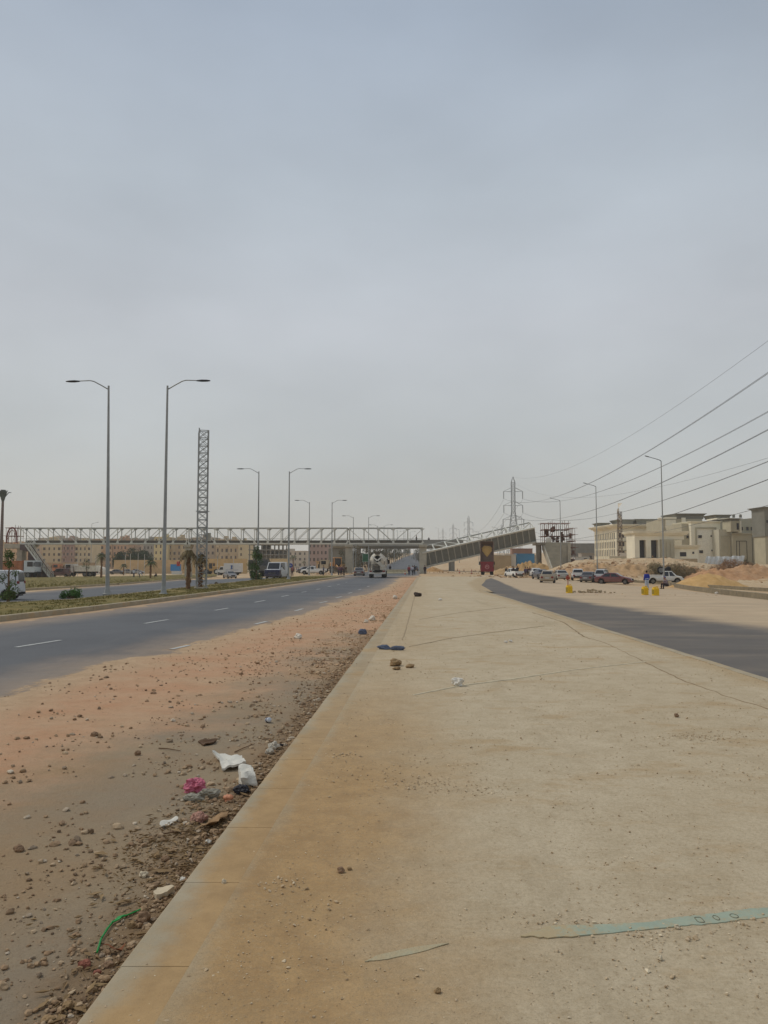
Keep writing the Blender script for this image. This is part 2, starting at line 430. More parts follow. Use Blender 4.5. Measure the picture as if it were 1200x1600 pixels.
def curve_of(px, z):
    P = [G(u, v, z) if z is not None else GT(u, v, .03) for u, v in px]
    P.sort(key=lambda p: p.y); ys = [p.y for p in P]; xs = [p.x for p in P]
    def f(Y):
        if Y <= ys[0]: k = (xs[1]-xs[0])/(ys[1]-ys[0]); return xs[0]+k*(Y-ys[0])
        if Y >= ys[-1]: k = (xs[-1]-xs[-2])/(ys[-1]-ys[-2]); return xs[-1]+k*(Y-ys[-1])
        return float(np.interp(Y, ys, xs))
    return f
PT = .20                                           # pavement top
KL = curve_of([(115,1600),(450,1167),(547,1040),(655,897)], PT)          # left kerb face of the pavement
MR = curve_of([(0,963),(150,947),(350,923),(520,902),(545,898)], PT)     # right kerb face of the median
ML = curve_of([(0,941),(100,937),(200,927),(295,917),(395,906),(500,897)], PT)
DB = curve_of([(0,1087),(67,1065),(133,1045),(187,1028),(253,1021),(300,1004),(400,977),(467,960),(547,933),(572,928),(597,920),(618,908),(623,902)], 0.0)
KR = curve_of([(738,912),(752,922),(800,936),(940,981),(1060,1017),(1200,1060),(1330,1100)], PT)   # right kerb face

GZ = curve_of([(-200,1330),(0,1225),(200,1160),(330,1108),(450,1050),(520,1010),(570,980)], 0.0)
def road_sheet():
    ys = np.concatenate([np.linspace(-4, 1, 6), np.geomspace(1.3, 120, 300)]); nc = 110
    V, b, d, g = [], [], [], []
    for Y in ys:
        xl, xr = MR(Y), KL(Y)
        if Y > 100: xr = KL(Y)+ss(100, 125, Y)*1.5
        for t in np.linspace(0, 1, nc):
            x = xl+(xr-xl)*t; V.append((x, Y, 0.0 + (.004*nz3(x*.7, Y*.7) if Y < 60 else 0)))
            db = x-DB(Y); dk = xr-x
            # a strip of dust also lies along the median kerb
            b.append(max(db, (.75-(x-xl))*.9)); d.append(dk); g.append((x-GZ(Y))/(.25+.05*Y) if Y < 25 else -1.5+.8*(.6-dk))
    o = np_mesh('road', V, grid_faces(len(ys), nc), m_road(), {'b': b, 'd': d, 'g': g}); o['kind'] = 'structure'
road_sheet()

def road_far():
    ctr = [(117, -1.9, 7.3), (150, .6, 6.2), (200, 3.2, 7.6), (260, 7.5, 8.2), (330, 12.2, 7.8), (430, 18.5, 7.5), (600, 28, 7.5), (900, 42, 7.5), (1200, 54, 7.5)]
    c = np.array(ctr); ys = np.linspace(117, 1200, 220); V, b, d, g = [], [], [], []
    for Y in ys:
        cx = np.interp(Y, c[:,0], c[:,1]); hw = np.interp(Y, c[:,0], c[:,2]); nc = 16
        for t in np.linspace(-1, 1, nc):
            x = cx+hw*t; V.append((x, Y, max(H(x, Y), H(cx, Y))+.05)); b.append(-3+abs(t)**6*2.6 if Y > 135 else (abs(t)-.8)*2+ss(118, 100, Y)); d.append(3); g.append(-3)
    o = np_mesh('road_beyond_bridge', V, grid_faces(len(ys), nc), m_road_copy(), {'b': b, 'd': d, 'g': g}); o['kind'] = 'structure'
def m_road_copy(): return bpy.data.materials['road_asphalt_with_dust']
road_far()

def pavement():
    ys = np.concatenate([np.linspace(-4, .6, 8), np.geomspace(.9, 55, 330), np.geomspace(56.5, 123, 50)]); nc = 70
    V, d, e = [], [], []
    for Y in ys:
        xl = KL(Y)+.345; xr = KR(min(Y, 60))-.02 if Y < 56 else np.interp(Y, [56, 62, 75, 100, 123], [KR(56), 7.6, 8.6, 12.5, 17])
        if Y < 3: xr = KR(3)+(KR(3)-KR(4))*(3-Y)*1.2
        for t in np.linspace(0, 1, nc):
            x = xl+(xr-xl)*t
            z = PT-.004+.006*nz3(x*.5, Y*.5)*min(1, t*6)+(.003*nz3(x*3, Y*3))*min(1, t*6) - (.16*ss(105, 123, Y))
            if t < .012: z = PT+.004
            elif t < .03: z += .007*(1-(t-.012)/.018)
            if Y > 54 and t > .93: q = (t-.93)/.07*ss(54, 57, Y); x += 1.6*q; z = z*(1-q)+(H(x, Y)-.06)*q
            V.append((x, Y, z)); d.append(x-xl); e.append(xr-x)
    o = np_mesh('pavement', V, grid_faces(len(ys), nc), m_pave(), {'d': d, 'e': e}); o['kind'] = 'structure'
pavement()

def kerb_line(name, f, side, y0, y1, step, w, top, bot, mm):
    """kerb stones set end to end with open joints; f(Y) is the face that shows"""
    mb = MB(); Y = y0; i = 0
    while Y < y1:
        Y2 = Y+step; a, b = f(Y), f(Y2-.005)
        j = .012*nz3(i*1.7, 2.2); t = top+(.006 if f is not KL else .0025)*nz3(i*.9, 5)
        a += j; b += j; c = .018
        s = side
        r0 = [(a, Y, bot), (a, Y, t-c), (a+s*c, Y, t), (a+s*w, Y, t), (a+s*w, Y, bot)]
        r1 = [(x_, Y2-.005, z_) for x_, z_ in ((b, bot), (b, t-c), (b+s*c, t), (b+s*w, t), (b+s*w, bot))]
        mb.hexa([(b+s*.01,Y2-.02,bot),(b+s*.01,Y2+.02,bot),(b+s*(w-.01),Y2+.02,bot),(b+s*(w-.01),Y2-.02,bot),(b+s*.022,Y2-.02,t-.006),(b+s*.022,Y2+.02,t-.006),(b+s*(w-.01),Y2+.02,t-.006),(b+s*(w-.01),Y2-.02,t-.006)])
        mb.loft([r0, r1]); Y = Y2; i += 1
        if Y > 60: step = max(step, 3)
    o = mb.build(name, mm, ang=25); o['kind'] = 'structure'
KM = m_kerb()
kerb_line('kerb', KL, 1, -3, 108, .98, .39, PT+.002, -.03, m_kerb(True))
kerb_line('kerb', lambda Y: KR(Y) if Y > 3 else KR(3)+(KR(3)-KR(4))*(3-Y)*1.2, -1, -1, 55, .9, .2, PT+.006, -.3, KM)
kerb_line('kerb', MR, -1, 15, 122, 1.0, .25, PT+.01, -.05, KM)
kerb_line('kerb', ML, 1, 20, 108, 1.0, .2, PT+.01, -.2, KM)

def sheet(name, fl, fr, ys, nc, z, material, attr=None, amp=0.0):
    V = []; at = {k: [] for k in (attr or {})}
    for Y in ys:
        a, b = fl(Y), fr(Y)
        for t in np.linspace(0, 1, nc):
            x = a+(b-a)*t; V.append((x, Y, (z(x, Y) if callable(z) else z)+amp*nz3(x*.8, Y*.8)))
            for k, fn in (attr or {}).items(): at[k].append(fn(x, Y, a, b))
    o = np_mesh(name, V, grid_faces(len(ys), nc), material, at); o['kind'] = 'structure'; return o
TURF = m_grassbase()
sheet('median', lambda Y: ML(Y)+.2, lambda Y: MR(Y)-.25, np.geomspace(16, 121, 140), 14, PT+.0, TURF, amp=.05)
# far carriageway, left of the median
FK = curve_of([(-220,941),(33,925),(200,913),(320,903),(395,898),(440,895)], None)
sheet('far_carriageway', lambda Y: min(FK(Y), ML(Y)-.5), lambda Y: ML(Y)-.0, np.geomspace(18, 118, 140), 24, lambda x, Y: H(x, Y)+.03, m_road_copy(),
      {'b': lambda x, Y, a, b: max(.9-(x-a), .3-(b-x))*.9-.2, 'd': lambda *q: 3, 'g': lambda *q: -3})
# green strip beyond it
GA = curve_of([(-250,936),(0,922),(190,911.5),(320,901),(350,899)], None)
GB = curve_of([(-250,912),(0,903),(180,901),(300,897.5),(330,896.5)], None)
def verge():
    V = []; us = np.linspace(-230, 338, 90)
    for u in us:
        v0 = np.interp(u, [-250, 0, 190, 320, 350], [939, 923.5, 912, 902, 899.5]); v1 = np.interp(u, [-250, 0, 180, 300, 350], [908, 902, 901, 898, 897])
        a, b = GT(u, v0, .03), GT(u, v1, .03)
        for t in np.linspace(0, 1, 16):
            p = a.lerp(b, t); V.append((p.x, p.y, H(p.x, p.y)+.12+.05*nz3(p.x*.5, p.y*.5)+.06*math.sin(math.pi*t)))
    o = np_mesh('green_verge', V, grid_faces(len(us), 16)[:, ::-1], TURF); o['kind'] = 'structure'
    mb = MB(); prev = None
    for u in np.linspace(-230, 330, 70):
        v0 = np.interp(u, [-250, 0, 190, 320, 350], [940, 924.5, 913, 902.6, 900]); p = GT(u, v0, .03); z = H(p.x, p.y)
        if prev:
            a, b, za, zb = prev, p, pz, z; dx = Vector((b.x-a.x, b.y-a.y, 0)).normalized(); n = Vector((-dx.y, dx.x, 0))*.25
            if n.y < 0: n = -n
            mb.hexa([(a.x,a.y,za-.1),(b.x,b.y,zb-.1),(b.x+n.x,b.y+n.y,zb-.1),(a.x+n.x,a.y+n.y,za-.1),(a.x,a.y,za+.16),(b.x,b.y,zb+.16),(b.x+n.x,b.y+n.y,zb+.16),(a.x+n.x,a.y+n.y,za+.16)])
        prev, pz = p, z
    o = mb.build('kerb', KM, smooth=False); o['kind'] = 'structure'
verge()

# side road on the right, half under dust
def side_road():
    near = [(738,914),(752,924),(800,938.5),(940,984),(1060,1021),(1200,1065),(1420,1135),(1900,1290)]
    far  = [(742,901),(775,898),(850,902),(940,912),(1060,922),(1200,938),(1420,962),(1900,1015)]
    mid  = [(738,908),(760,903),(800,924),(933,946),(1067,964),(1200,982),(1420,1010),(1900,1070)]
    V, b = [], []; n = 200; P = []
    for k in range(n):
        t = k/(n-1)*7; i = min(6, int(t)); q = t-i
        L_ = lambda T: (T[i][0]*(1-q)+T[i+1][0]*q, T[i][1]*(1-q)+T[i+1][1]*q)
        a = G(*L_(near), -.02); m = G(*L_(mid), -.02); c = GT(*L_(far), .02)
        P.append((a, m, c, (1-ss(0, 1.0, t))*5+(1-ss(.3, 3.2, t))*2.2))
    nc = 50
    for a, m, c, tip in P:
        a = Vector((a.x-.15, a.y, a.z)); am = (m-a).length; tot = (c-a).length
        for s in np.linspace(0, 1, nc):
            w = s*s*.4+s*.6
            p = a+(c-a)*w
            V.append((p.x, p.y, H(p.x, p.y)+.045)); b.append(w*tot-am+tip)
    o = np_mesh('side_road', V, grid_faces(n, nc)[:, ::-1], m_side(), {'b': b}); o['kind'] = 'structure'
side_road()

# painted lane dashes
def dashes():
    mp_ = mat('worn_road_paint', lin(196,196,190), .8, 0, .2, 8, col2=lin(150,150,148)); 
    mb = MB()
    def dash(u0, v0, u1, v1, w=.14):
        a, b = G(u0, v0, .011), G(u1, v1, .011); d = (b-a).normalized(); n = Vector((-d.y, d.x, 0))*w/2
        mb.hexa([a-n-Vector((0,0,.004)), b-n-Vector((0,0,.004)), b+n-Vector((0,0,.004)), a+n-Vector((0,0,.004)), a-n, b-n, b+n, a+n])
    for q in [(25,1011,95,1000),(226,974,262,968),(336,953.5,356,950),(398,941,414,938),(440,932,451,930),(471,925.5,479,924.3),(494,921,500,920),(512,916.8,517,916),(527,913.3,531,912.7),(540,909.8,543,909.4),
              (268,1014,295,1008),(399,975,417,970.5),(461,954.5,473,951),(499,942,511,939.5),(525,934,534,932),(544,927,550,925.7),(560,921.5,564,920.7),(574,916.5,577,915.8)]: dash(*q)
    o = mb.build('road_marking', mp_, smooth=False); o['kind'] = 'structure'
dashes()

# joints in the pavement: low ridges of mortar and sand-filled cracks
def joint(name, px, w, h, mm, wob=.02):
    pts = [];
    for (u0, v0), (u1, v1) in zip(px[:-1], px[1:]):
        for k in range(14): t = k/14; pts.append(G(u0+(u1-u0)*t, v0+(v1-v0)*t, PT))
    pts.append(G(*px[-1], PT)); rings = []
    for i, p in enumerate(pts):
        d = (pts[min(i+1, len(pts)-1)]-pts[max(0, i-1)]).normalized(); n = Vector((-d.y, d.x, 0)); o = n*nz3(p.x*3, p.y*3)*wob; ww = w*(.7+.5*abs(nz3(p.x*4, p.y*4, 5)))
        rings.append([p+o-n*ww/2-Vector((0,0,.01)), p+o-n*ww*.3+Vector((0,0,h)), p+o+n*ww*.3+Vector((0,0,h)), p+o+n*ww/2-Vector((0,0,.01))])
    MBn = MB().loft(rings); o = MBn.build(name, mm); o['kind'] = 'structure'
JL = mat('mortar_ridge', lin(206,192,162), .9, 0, .15, 6, .4); JD = mat('open_joint_grime', lin(128,108,80), .95, 0, .25, 6)
joint('pavement_joint', [(645,1086),(720,1071),(800,1061),(900,1046),(1008,1034)], .06, .007, JL)
joint('pavement_joint', [(913,995),(945,1004),(1008,1034),(1060,1060),(1130,1086),(1215,1112)], .02, .002, JD, .05)
joint('pavement_joint', [(640,1010),(700,998),(770,988),(850,978)], .05, .004, mat('dusty_joint', lin(156,138,110), .95, 0, .15, 5), .03)
joint('pavement_joint', [(655,968),(720,957),(790,949)], .05, .004, bpy.data.materials['dusty_joint'], .03)
joint('pavement_joint', [(629,1000),(640,962),(648,930)], .05, .004, bpy.data.materials['dusty_joint'], .03)
joint('pavement_joint', [(832,957),(880,972),(913,995)], .05, .003, JD, .05)
joint('pavement_joint', [(690,918),(790,930)], .07, .004, bpy.data.materials['dusty_joint'], .03)

# ------------------------------------------------------------------ loose stone, gravel and turf (stuff)
def ico(sub, seed, amp=.22):
    bm = bmesh.new(); bmesh.ops.create_icosphere(bm, subdivisions=sub, radius=1); q = seed*7.3
    V = np.array([[*(v.co*(1+amp*noise.noise(v.co*1.1+Vector((q, 0, 0)))+amp*.4*noise.noise(v.co*2.7+Vector((0, q, 0)))))] for v in bm.verts]); Fc = np.array([[v.index for v in f.verts] for f in bm.faces]); bm.free(); return V, Fc
def shard(seed, n):
    g = np.random.default_rng(seed+50); bm = bmesh.new(); P = g.normal(size=(n, 3)); P /= np.linalg.norm(P, axis=1)[:, None]; P *= g.uniform(.7, 1.05, (n, 1))
    for p in P: bm.verts.new(p)
    r = bmesh.ops.convex_hull(bm, input=bm.verts[:]); bmesh.ops.delete(bm, geom=[v for v in bm.verts if not v.link_faces], context='VERTS'); bmesh.ops.triangulate(bm, faces=bm.faces[:]); bmesh.ops.recalc_face_normals(bm, faces=bm.faces[:])
    bm.verts.index_update(); V = np.array([v.co[:] for v in bm.verts]); Fc = np.array([[v.index for v in f.verts] for f in bm.faces]); bm.free(); return V, Fc
T1 = [shard(s, 9+s) for s in range(8)]; T2 = [shard(s+20, 16+2*s) for s in range(6)]+[ico(2, s, .45) for s in range(3)]
def m_stone(name, cols):
    n = NT(name); a = n.attr('tint'); r = n.N.new('ShaderNodeValToRGB'); r.color_ramp.interpolation = 'LINEAR'
    el = r.color_ramp.elements
    for i, c in enumerate(cols):
        if i < 2: e = el[i]; e.position = i/(len(cols)-1)
        else: e = el.new(i/(len(cols)-1))
        e.color = lin(*c)
    for i, c in enumerate(cols): pass
    n.L.new(a, r.inputs[0])
    c = n.mix(n.map(n.noise(25, 5, .7), .4, .7, 0, .45), r.outputs[0], lin(150,124,92))
    return n.fin(c, .9, n.noise(40, 4), .3, .006)
def scatter(name, pts, sizes, tmpls, material, label, flat=(.5, .85), cat='gravel', stretch=(.7, 1.5)):
    VV, FF, TT = [], [], []; off = 0
    for p, s in zip(pts, sizes):
        V, Fc = tmpls[rng.integers(len(tmpls))]
        a = rng.uniform(0, 6.283); e = rng.uniform(-.35, .35); ca, sa = math.cos(a), math.sin(a)
        sx = s*rng.uniform(*stretch); sy = s*rng.uniform(.7, 1.1); sz = s*rng.uniform(*flat)
        W = V*np.array([sx, sy, sz]); W = W@np.array([[1,0,0],[0,math.cos(e),math.sin(e)],[0,-math.sin(e),math.cos(e)]])@np.array([[ca,sa,0],[-sa,ca,0],[0,0,1]])
        VV.append(W+np.array([p[0], p[1], p[2]+sz*.45])); FF.append(Fc+off); TT.append(np.full(len(V), rng.uniform(0, 1))); off += len(V)
    o = np_mesh(name, np.concatenate(VV), np.concatenate(FF), material, {'tint': np.concatenate(TT)}, smooth=False)
    o['kind'] = 'stuff'; o['label'] = label; o['category'] = cat; return o
STN = m_stone('road_stones', [(144,118,90),(166,140,110),(130,104,80),(186,164,134),(150,122,94),(112,92,72),(204,190,168)])
STP = m_stone('pavement_grit_stone', [(206,186,154),(186,164,132),(222,206,176),(170,146,114),(198,178,148),(150,126,98)])
STO = m_stone('far_stones', [(196,164,128),(168,134,102),(210,184,150),(146,116,88)])
def road_stones():
    pts, sz = [], []
    while len(pts) < 11000:
        Y = 2.3*math.exp(rng.uniform(0, 2.15)); k = KL(Y)
        d = rng.exponential(.33+.02*Y) if rng.random() < .52 else rng.uniform(0, 5+Y*.25)
        cl = noise.noise(Vector((k*0+d*1.3, Y*1.3, 7)))
        if d > .4 and cl < -.05+.5*(rng.random()-.5): continue
        x = k-d-.015
        if x < DB(Y)+.1: continue
        s = float(np.clip(rng.lognormal(-5.0, .68), .0025, .026))
        if Y > 6: s *= 1.35
        pts.append((x, Y, .002)); sz.append(s)
    n = [i for i, s in enumerate(sz) if s > .009]; f = [i for i, s in enumerate(sz) if s <= .009]
    scatter('kerbside_stones', [pts[i] for i in n], [sz[i] for i in n], T2, STN, 'brown stones lying along the kerb on the dusty road')
    scatter('kerbside_gravel', [pts[i] for i in f], [sz[i] for i in f], T1, STN, 'fine brown gravel strewn over the road dust by the kerb')
    pts, sz = [], []
    while len(pts) < 4200:
        Y = 15*math.exp(rng.uniform(0, 1.9)); k = KL(Y)
        d = rng.exponential(.6+.02*Y) if rng.random() < .7 else rng.uniform(0, 4.5)
        x = k-d-.03
        if x < DB(Y)+.3 or noise.noise(Vector((d*.8, Y*.5, 3))) < -.15+.4*(rng.random()-.5): continue
        pts.append((x, Y, .002)); sz.append(float(np.clip(rng.lognormal(-4.1, .5), .008, .055)))
    scatter('orange_gravel', pts, sz, T1, STO, 'orange gravel spread beside the kerb toward the footbridge')
road_stones()
def pave_grit():
    pts, sz = [], []
    while len(pts) < 15000:
        Y = 2.2*math.exp(rng.uniform(0, 2.5)); x = rng.uniform(KL(Y)+.05, min(KR(max(Y, 3)), Y*.62+.5))
        c = noise.noise(Vector((x*.9, Y*.9, 1)))+.5*noise.noise(Vector((x*3, Y*3, 2)))
        if c < -.1+.9*(rng.random()-.5): continue
        s = float(np.clip(rng.lognormal(-5.75, .5), .0018, .014))
        if Y > 7: s *= 1.5
        pts.append((x, Y, PT-.002)); sz.append(s)
    for (u, v, n_, sp) in [(1090,1152,160,.22),(1110,1150,90,.4),(660,1225,120,.2),(740,1235,100,.25),(900,1025,90,.5),(520,1180,60,.15),(1000,1460,60,.15),(860,1440,60,.15),(440,1380,40,.1),(1180,1440,40,.1)]:
        p = G(u, v, PT)
        for _ in range(n_): pts.append((p.x+rng.normal(0, sp), p.y+rng.normal(0, sp*.5), PT-.002)); sz.append(float(np.clip(rng.lognormal(-5.0, .4), .003, .016)))
    scatter('pavement_grit', pts, sz, T1, STP, 'small pale grit scattered on the concrete pavement')
pave_grit()
def gutter_soil():
    n = NT('gutter_soil'); c = n.mix(n.map(n.noise(3, 7, .7), .3, .7), lin(150,124,92), lin(128,104,76)); c = n.mix(n.map(n.noise(30, 5, .8), .5, .7, 0, .6), c, lin(104,84,62))
    m = n.fin(c, .95, n.noise(24, 7, .8), .9, .02); ys = np.geomspace(2, 100, 520); V = []; nc = 12
    for Y in ys:
        w = .2+.16*nz3(Y*1.3, 3)+.1*nz3(Y*4, 1)+.06; h = .035+.05*max(0, nz3(Y*.9, 8))+.015*nz3(Y*6, 2)
        for i in range(nc):
            f = i/(nc-1); x = KL(Y)+.03-f*max(.08, w); V.append((x, Y, -.012+max(.0, h+.012)*(1-f)**1.4+(.012*nz3(x*14, Y*14) if 0 < i < nc-1 else 0)*(1-f)))
    o = np_mesh('gutter_soil', V, grid_faces(len(ys), nc)[:, ::-1], m); o['kind'] = 'structure'
gutter_soil()
def litter_twigs():
    """dry leaf and twig scraps in the gutter"""
    mb = MB()
    for _ in range(1900):
        Y = 2.6*math.exp(rng.uniform(0, 1.9)); d = rng.exponential(.16)+.01
        if rng.random() < .45: Y = 6.1+rng.normal(0, .5); d = abs(rng.normal(.35, .25))
        x = KL(Y)-d; a = rng.uniform(0, 6.28); l = rng.lognormal(-3.3, .5); w = l*rng.uniform(.08, .5) if rng.random() < .6 else .003
        dx, dy = math.cos(a)*l/2, math.sin(a)*l/2; nx, ny = -math.sin(a)*w/2, math.cos(a)*w/2; z = .008+rng.random()*.012; t = rng.uniform(-.2, .2)*l
        mb.add([(x-dx, Y-dy, z), (x-nx, Y-ny, z+.004+abs(t)*.3), (x+dx, Y+dy, z+t if t > 0 else z), (x+nx, Y+ny, z+.006), (x, Y, z-.006)], [(0,1,2,3),(0,4,1),(1,4,2),(2,4,3),(3,4,0)])
    o = mb.build('leaf_litter', mat('dry_leaf', lin(112,88,60), .9, 0, .4, 3, col2=lin(150,126,90)), smooth=False)
    o['kind'] = 'stuff'; o['label'] = 'dry brown leaf and twig scraps in the gutter'; o['category'] = 'litter'
litter_twigs()
def grass_tufts():
    V, Fc, T = [], [], []; n = 0
    def tuft(p, hgt, k):
        nonlocal n
        for _ in range(k):
            a = rng.uniform(0, 6.28); r = rng.uniform(0, .14); l = rng.uniform(.5, 1.1)*hgt; x, y = p[0]+r*math.cos(a), p[1]+r*math.sin(a); w = .018
            b = rng.uniform(0, 6.28); V.extend([(x-w*math.cos(b), y-w*math.sin(b), p[2]), (x+w*math.cos(b), y+w*math.sin(b), p[2]), (x+rng.normal(0, .04), y+rng.normal(0, .04), p[2]+l)])
            Fc.append((n, n+1, n+2)); T.extend([rng.random()]*3 if False else [rng.random()]*3); n += 3
    for _ in range(5200):
        Y = rng.uniform(26, 110); x = rng.uniform(ML(Y)+.3, MR(Y)-.35)
        if noise.noise(Vector((x*.6, Y*.3, 0))) < -.25: continue
        tuft((x, Y, PT), .09, 5)
    for _ in range(2600):
        u = rng.uniform(-40, 335); v = np.interp(u, [0, 190, 320], [922, 911, 901.5])-rng.random()*np.interp(u, [0, 190, 320], [20, 9.5, 4]); p = GT(u, v, .1)
        tuft((p.x, p.y, H(p.x, p.y)+.12), .16, 5)
    m = m_stone('grass_blades', [(92,96,44),(128,116,60),(82,92,40),(146,128,76)])
    o = np_mesh('grass_cover', V, Fc, m, {'tint': T}, smooth=False); o['kind'] = 'stuff'; o['label'] = 'short dry olive grass on the median and the verge'; o['category'] = 'grass'
grass_tufts()
def far_rubble():
    pts, sz = [], []
    def clump(u, v, n, sp, lo, hi):
        p = GT(u, v, 0)
        for _ in range(n):
            x, y = p.x+rng.normal(0, sp), p.y+rng.normal(0, sp*.6); pts.append((x, y, H(x, y)+.02)); sz.append(rng.uniform(lo, hi))
    for u, v, n, sp, lo, hi in [(700,895,60,4,.08,.25),(740,896,60,6,.06,.2),(530,897,60,3,.08,.3),(555,893,30,2,.1,.3),(680,893,40,2,.1,.35),(1150,895,60,5,.08,.25),(800,893,160,5,.12,.5),(824,893,220,4.5,.12,.5),(960,884,420,9,.08,.45),(905,888,300,6,.08,.4),(1000,888,220,6,.08,.4),(1080,887,200,9,.06,.3),(930,895,200,7,.05,.3),(1080,893,80,6,.08,.3),(960,930,50,3,.03,.07),(1100,930,40,4,.03,.07)]: clump(u, v, n, sp, lo, hi)
    scatter('rubble_spill', pts, sz, T1, STO, 'broken stone and rubble lying over the sand around the works', cat='rubble')
far_rubble()
# ------------------------------------------------------------------ street lamps
def lamp(loc, rz, label, height=13.4, reach=2.75, slim=False, lean=0.0, group='grey street lamps along the highway'):
    t = thing('street_lamp', label, 'street lamp', loc, rz, group); t.rotation_euler[1] = lean
    r0, r1 = (.13, .06) if not slim else (.1, .05)
    b = MB(); b.cbox(-.24, .24, -.24, .24, -.3, .05, .03); b.tube((0,0,.05), (0,0,.5), .2, .13, 12); b.build('base', GALV(), t)
    MB().path([(0,0,.05),(0,0,height*.5),(0,0,height)], [r0, (r0+r1)/2, r1], 12).build('pole', GALV(), t)
    if not slim:
        MB().path([(0,0,height-.25),(.45,0,height+.02),(.95,0,height+.3),(1.2,0,height+.36),(2.0,0,height+.34)], [.04,.038,.036,.034,.03], 8).build('arm', GALV(), t)
        h = MB(); x0 = 1.85
        prof = [(0,.05,.03),(.12,.09,.05),(.35,.15,.07),(.7,.15,.06),(.9,.08,.03)]
        h.loft([[(x0+x, w*math.cos(q), height+.33+hh*math.sin(q)) for q in (2*math.pi*k/12 for k in range(12))] for x, w, hh in prof]); h.build('lamp_head', DARK(), t)
    else:
        MB().path([(0,0,height),(.1,0,height+.12),(.4,0,height+.22),(1.5,0,height+.5)], [.045,.04,.035,.03], 8).build('arm', DARK(), t)
        MB().loft([[(1.4+x, w*math.cos(q), height+.47+x*.25+hh*math.sin(q)) for q in (2*math.pi*k/8 for k in range(8))] for x, w, hh in [(0,.03,.03),(.15,.11,.05),(.5,.1,.05),(.6,.04,.02)]]).build('lamp_head', DARK(), t)
    return t
ordn = ['nearest', 'second', 'third', 'fourth', 'fifth', 'sixth', 'seventh', 'eighth']
LP = [(49,169,256.5,928),(95.5,403,451,0),(141,483,518.5,0),(187,552,576,0),(233,590,600,0),(279,606,616,0),(325,621,631,0),(380,633,641,0)]
for i, (Y, ul, ur, vb) in enumerate(LP):
    for u, rz, sd_, ot in ((ul, math.pi, 'left', 'left'), (ur, 0, 'right', 'right')):
        p = A(u, 880, Y); z = PT if Y < 120 else H(p.x, p.y)
        if Y > 120: pass
        lamp((p.x, Y, z), rz, 'tall grey street lamp with its arm reaching %s, %s of its row on the median' % (sd_, ordn[i]), lean=(-.018 if i == 0 and sd_ == 'left' else 0)*(-1))
for i, (u, v, Y) in enumerate([(1033,721,88),(931,761,115),(875,783,142)]):
    p = A(u, v, Y); g = H(p.x, Y)-.1
    lamp((p.x, Y, g), math.pi+.15, ['slim lamp post with a short arm behind the white pickup on the right', 'slim lamp post rising behind the maroon car', 'slim lamp post in front of the concrete stair'][i], height=p.z-g, slim=True, group='slim lamp posts on the right')
for u, v, Y, lb in [(143.5,819,230,'thin distant lamp post showing above the left bridge span'), (717.5,828,330,'faint lamp post standing beyond the fallen span'), (748,832,300,'faint lamp post right of the pale pylons'), (685,826,420,'faint far lamp post right of the intact bridge end'), (777.5,826,260,'thin lamp post between the fallen railing and the pylon'), (815,808,250,'thin lamp post just right of the nearest pylon')]:
    p = A(u, v, Y); g = H(p.x, Y)
    lamp((p.x, Y, g), .1 if u < 200 else math.pi-.1, lb, height=p.z-g, slim=True, group='distant lamp posts')

# ------------------------------------------------------------------ lattice mast on the median
def lattice_mast():
    p = G(314.5, 919.5, PT); s = .33; hh = 0; top = A(315, 675, p.y).z-PT; W = .36
    t = thing('lattice_mast', 'grey steel lattice mast wrapped by a palm at its foot', 'mast', p, R(17))
    m = GALV(); c = [(-W,-W),(W,-W),(W,W),(-W,W)]
    for x, y in c: MB().bar((x,y,-.1), (x,y,top+(.25 if x < 0 and y < 0 else .08 if x > 0 else 0)), .085).build('leg', m, t)
    b = MB(); n = 21
    for i in range(n):
        z0, z1 = i*top/n+.1, (i+1)*top/n+.1
        for k in range(4):
            a, d = c[k], c[(k+1) % 4]
            b.bar((a[0],a[1],z1-.02), (d[0],d[1],z1-.02), .05)
            if k % 2 == 0: b.bar((a[0],a[1],z0), (d[0],d[1],z1), .035); b.bar((d[0]*.99,d[1]*.99,z0), (a[0]*.99,a[1]*.99,z1), .035)
            else: b.bar(((a[0],a[1],z0) if i % 2 else (d[0],d[1],z0)), ((d[0],d[1],z1) if i % 2 else (a[0],a[1],z1)), .035)
    b.build('bracing', m, t, smooth=False)
    f = MB(); f.box(-W-.15, W+.15, -W-.15, W+.15, -.3, .12); f.build('footing', CONC(), t)
    MB().box(-.52, .54, -.05, .05, 5.95, 6.0).build('bracket', m, t)
    b = MB(); b.cbox(W+.06, W+.3, -.2, .1, 3.65, 4.3, .02); b.build('junction_box', mat('cream_box', lin(176,172,158), .6), t)
lattice_mast()

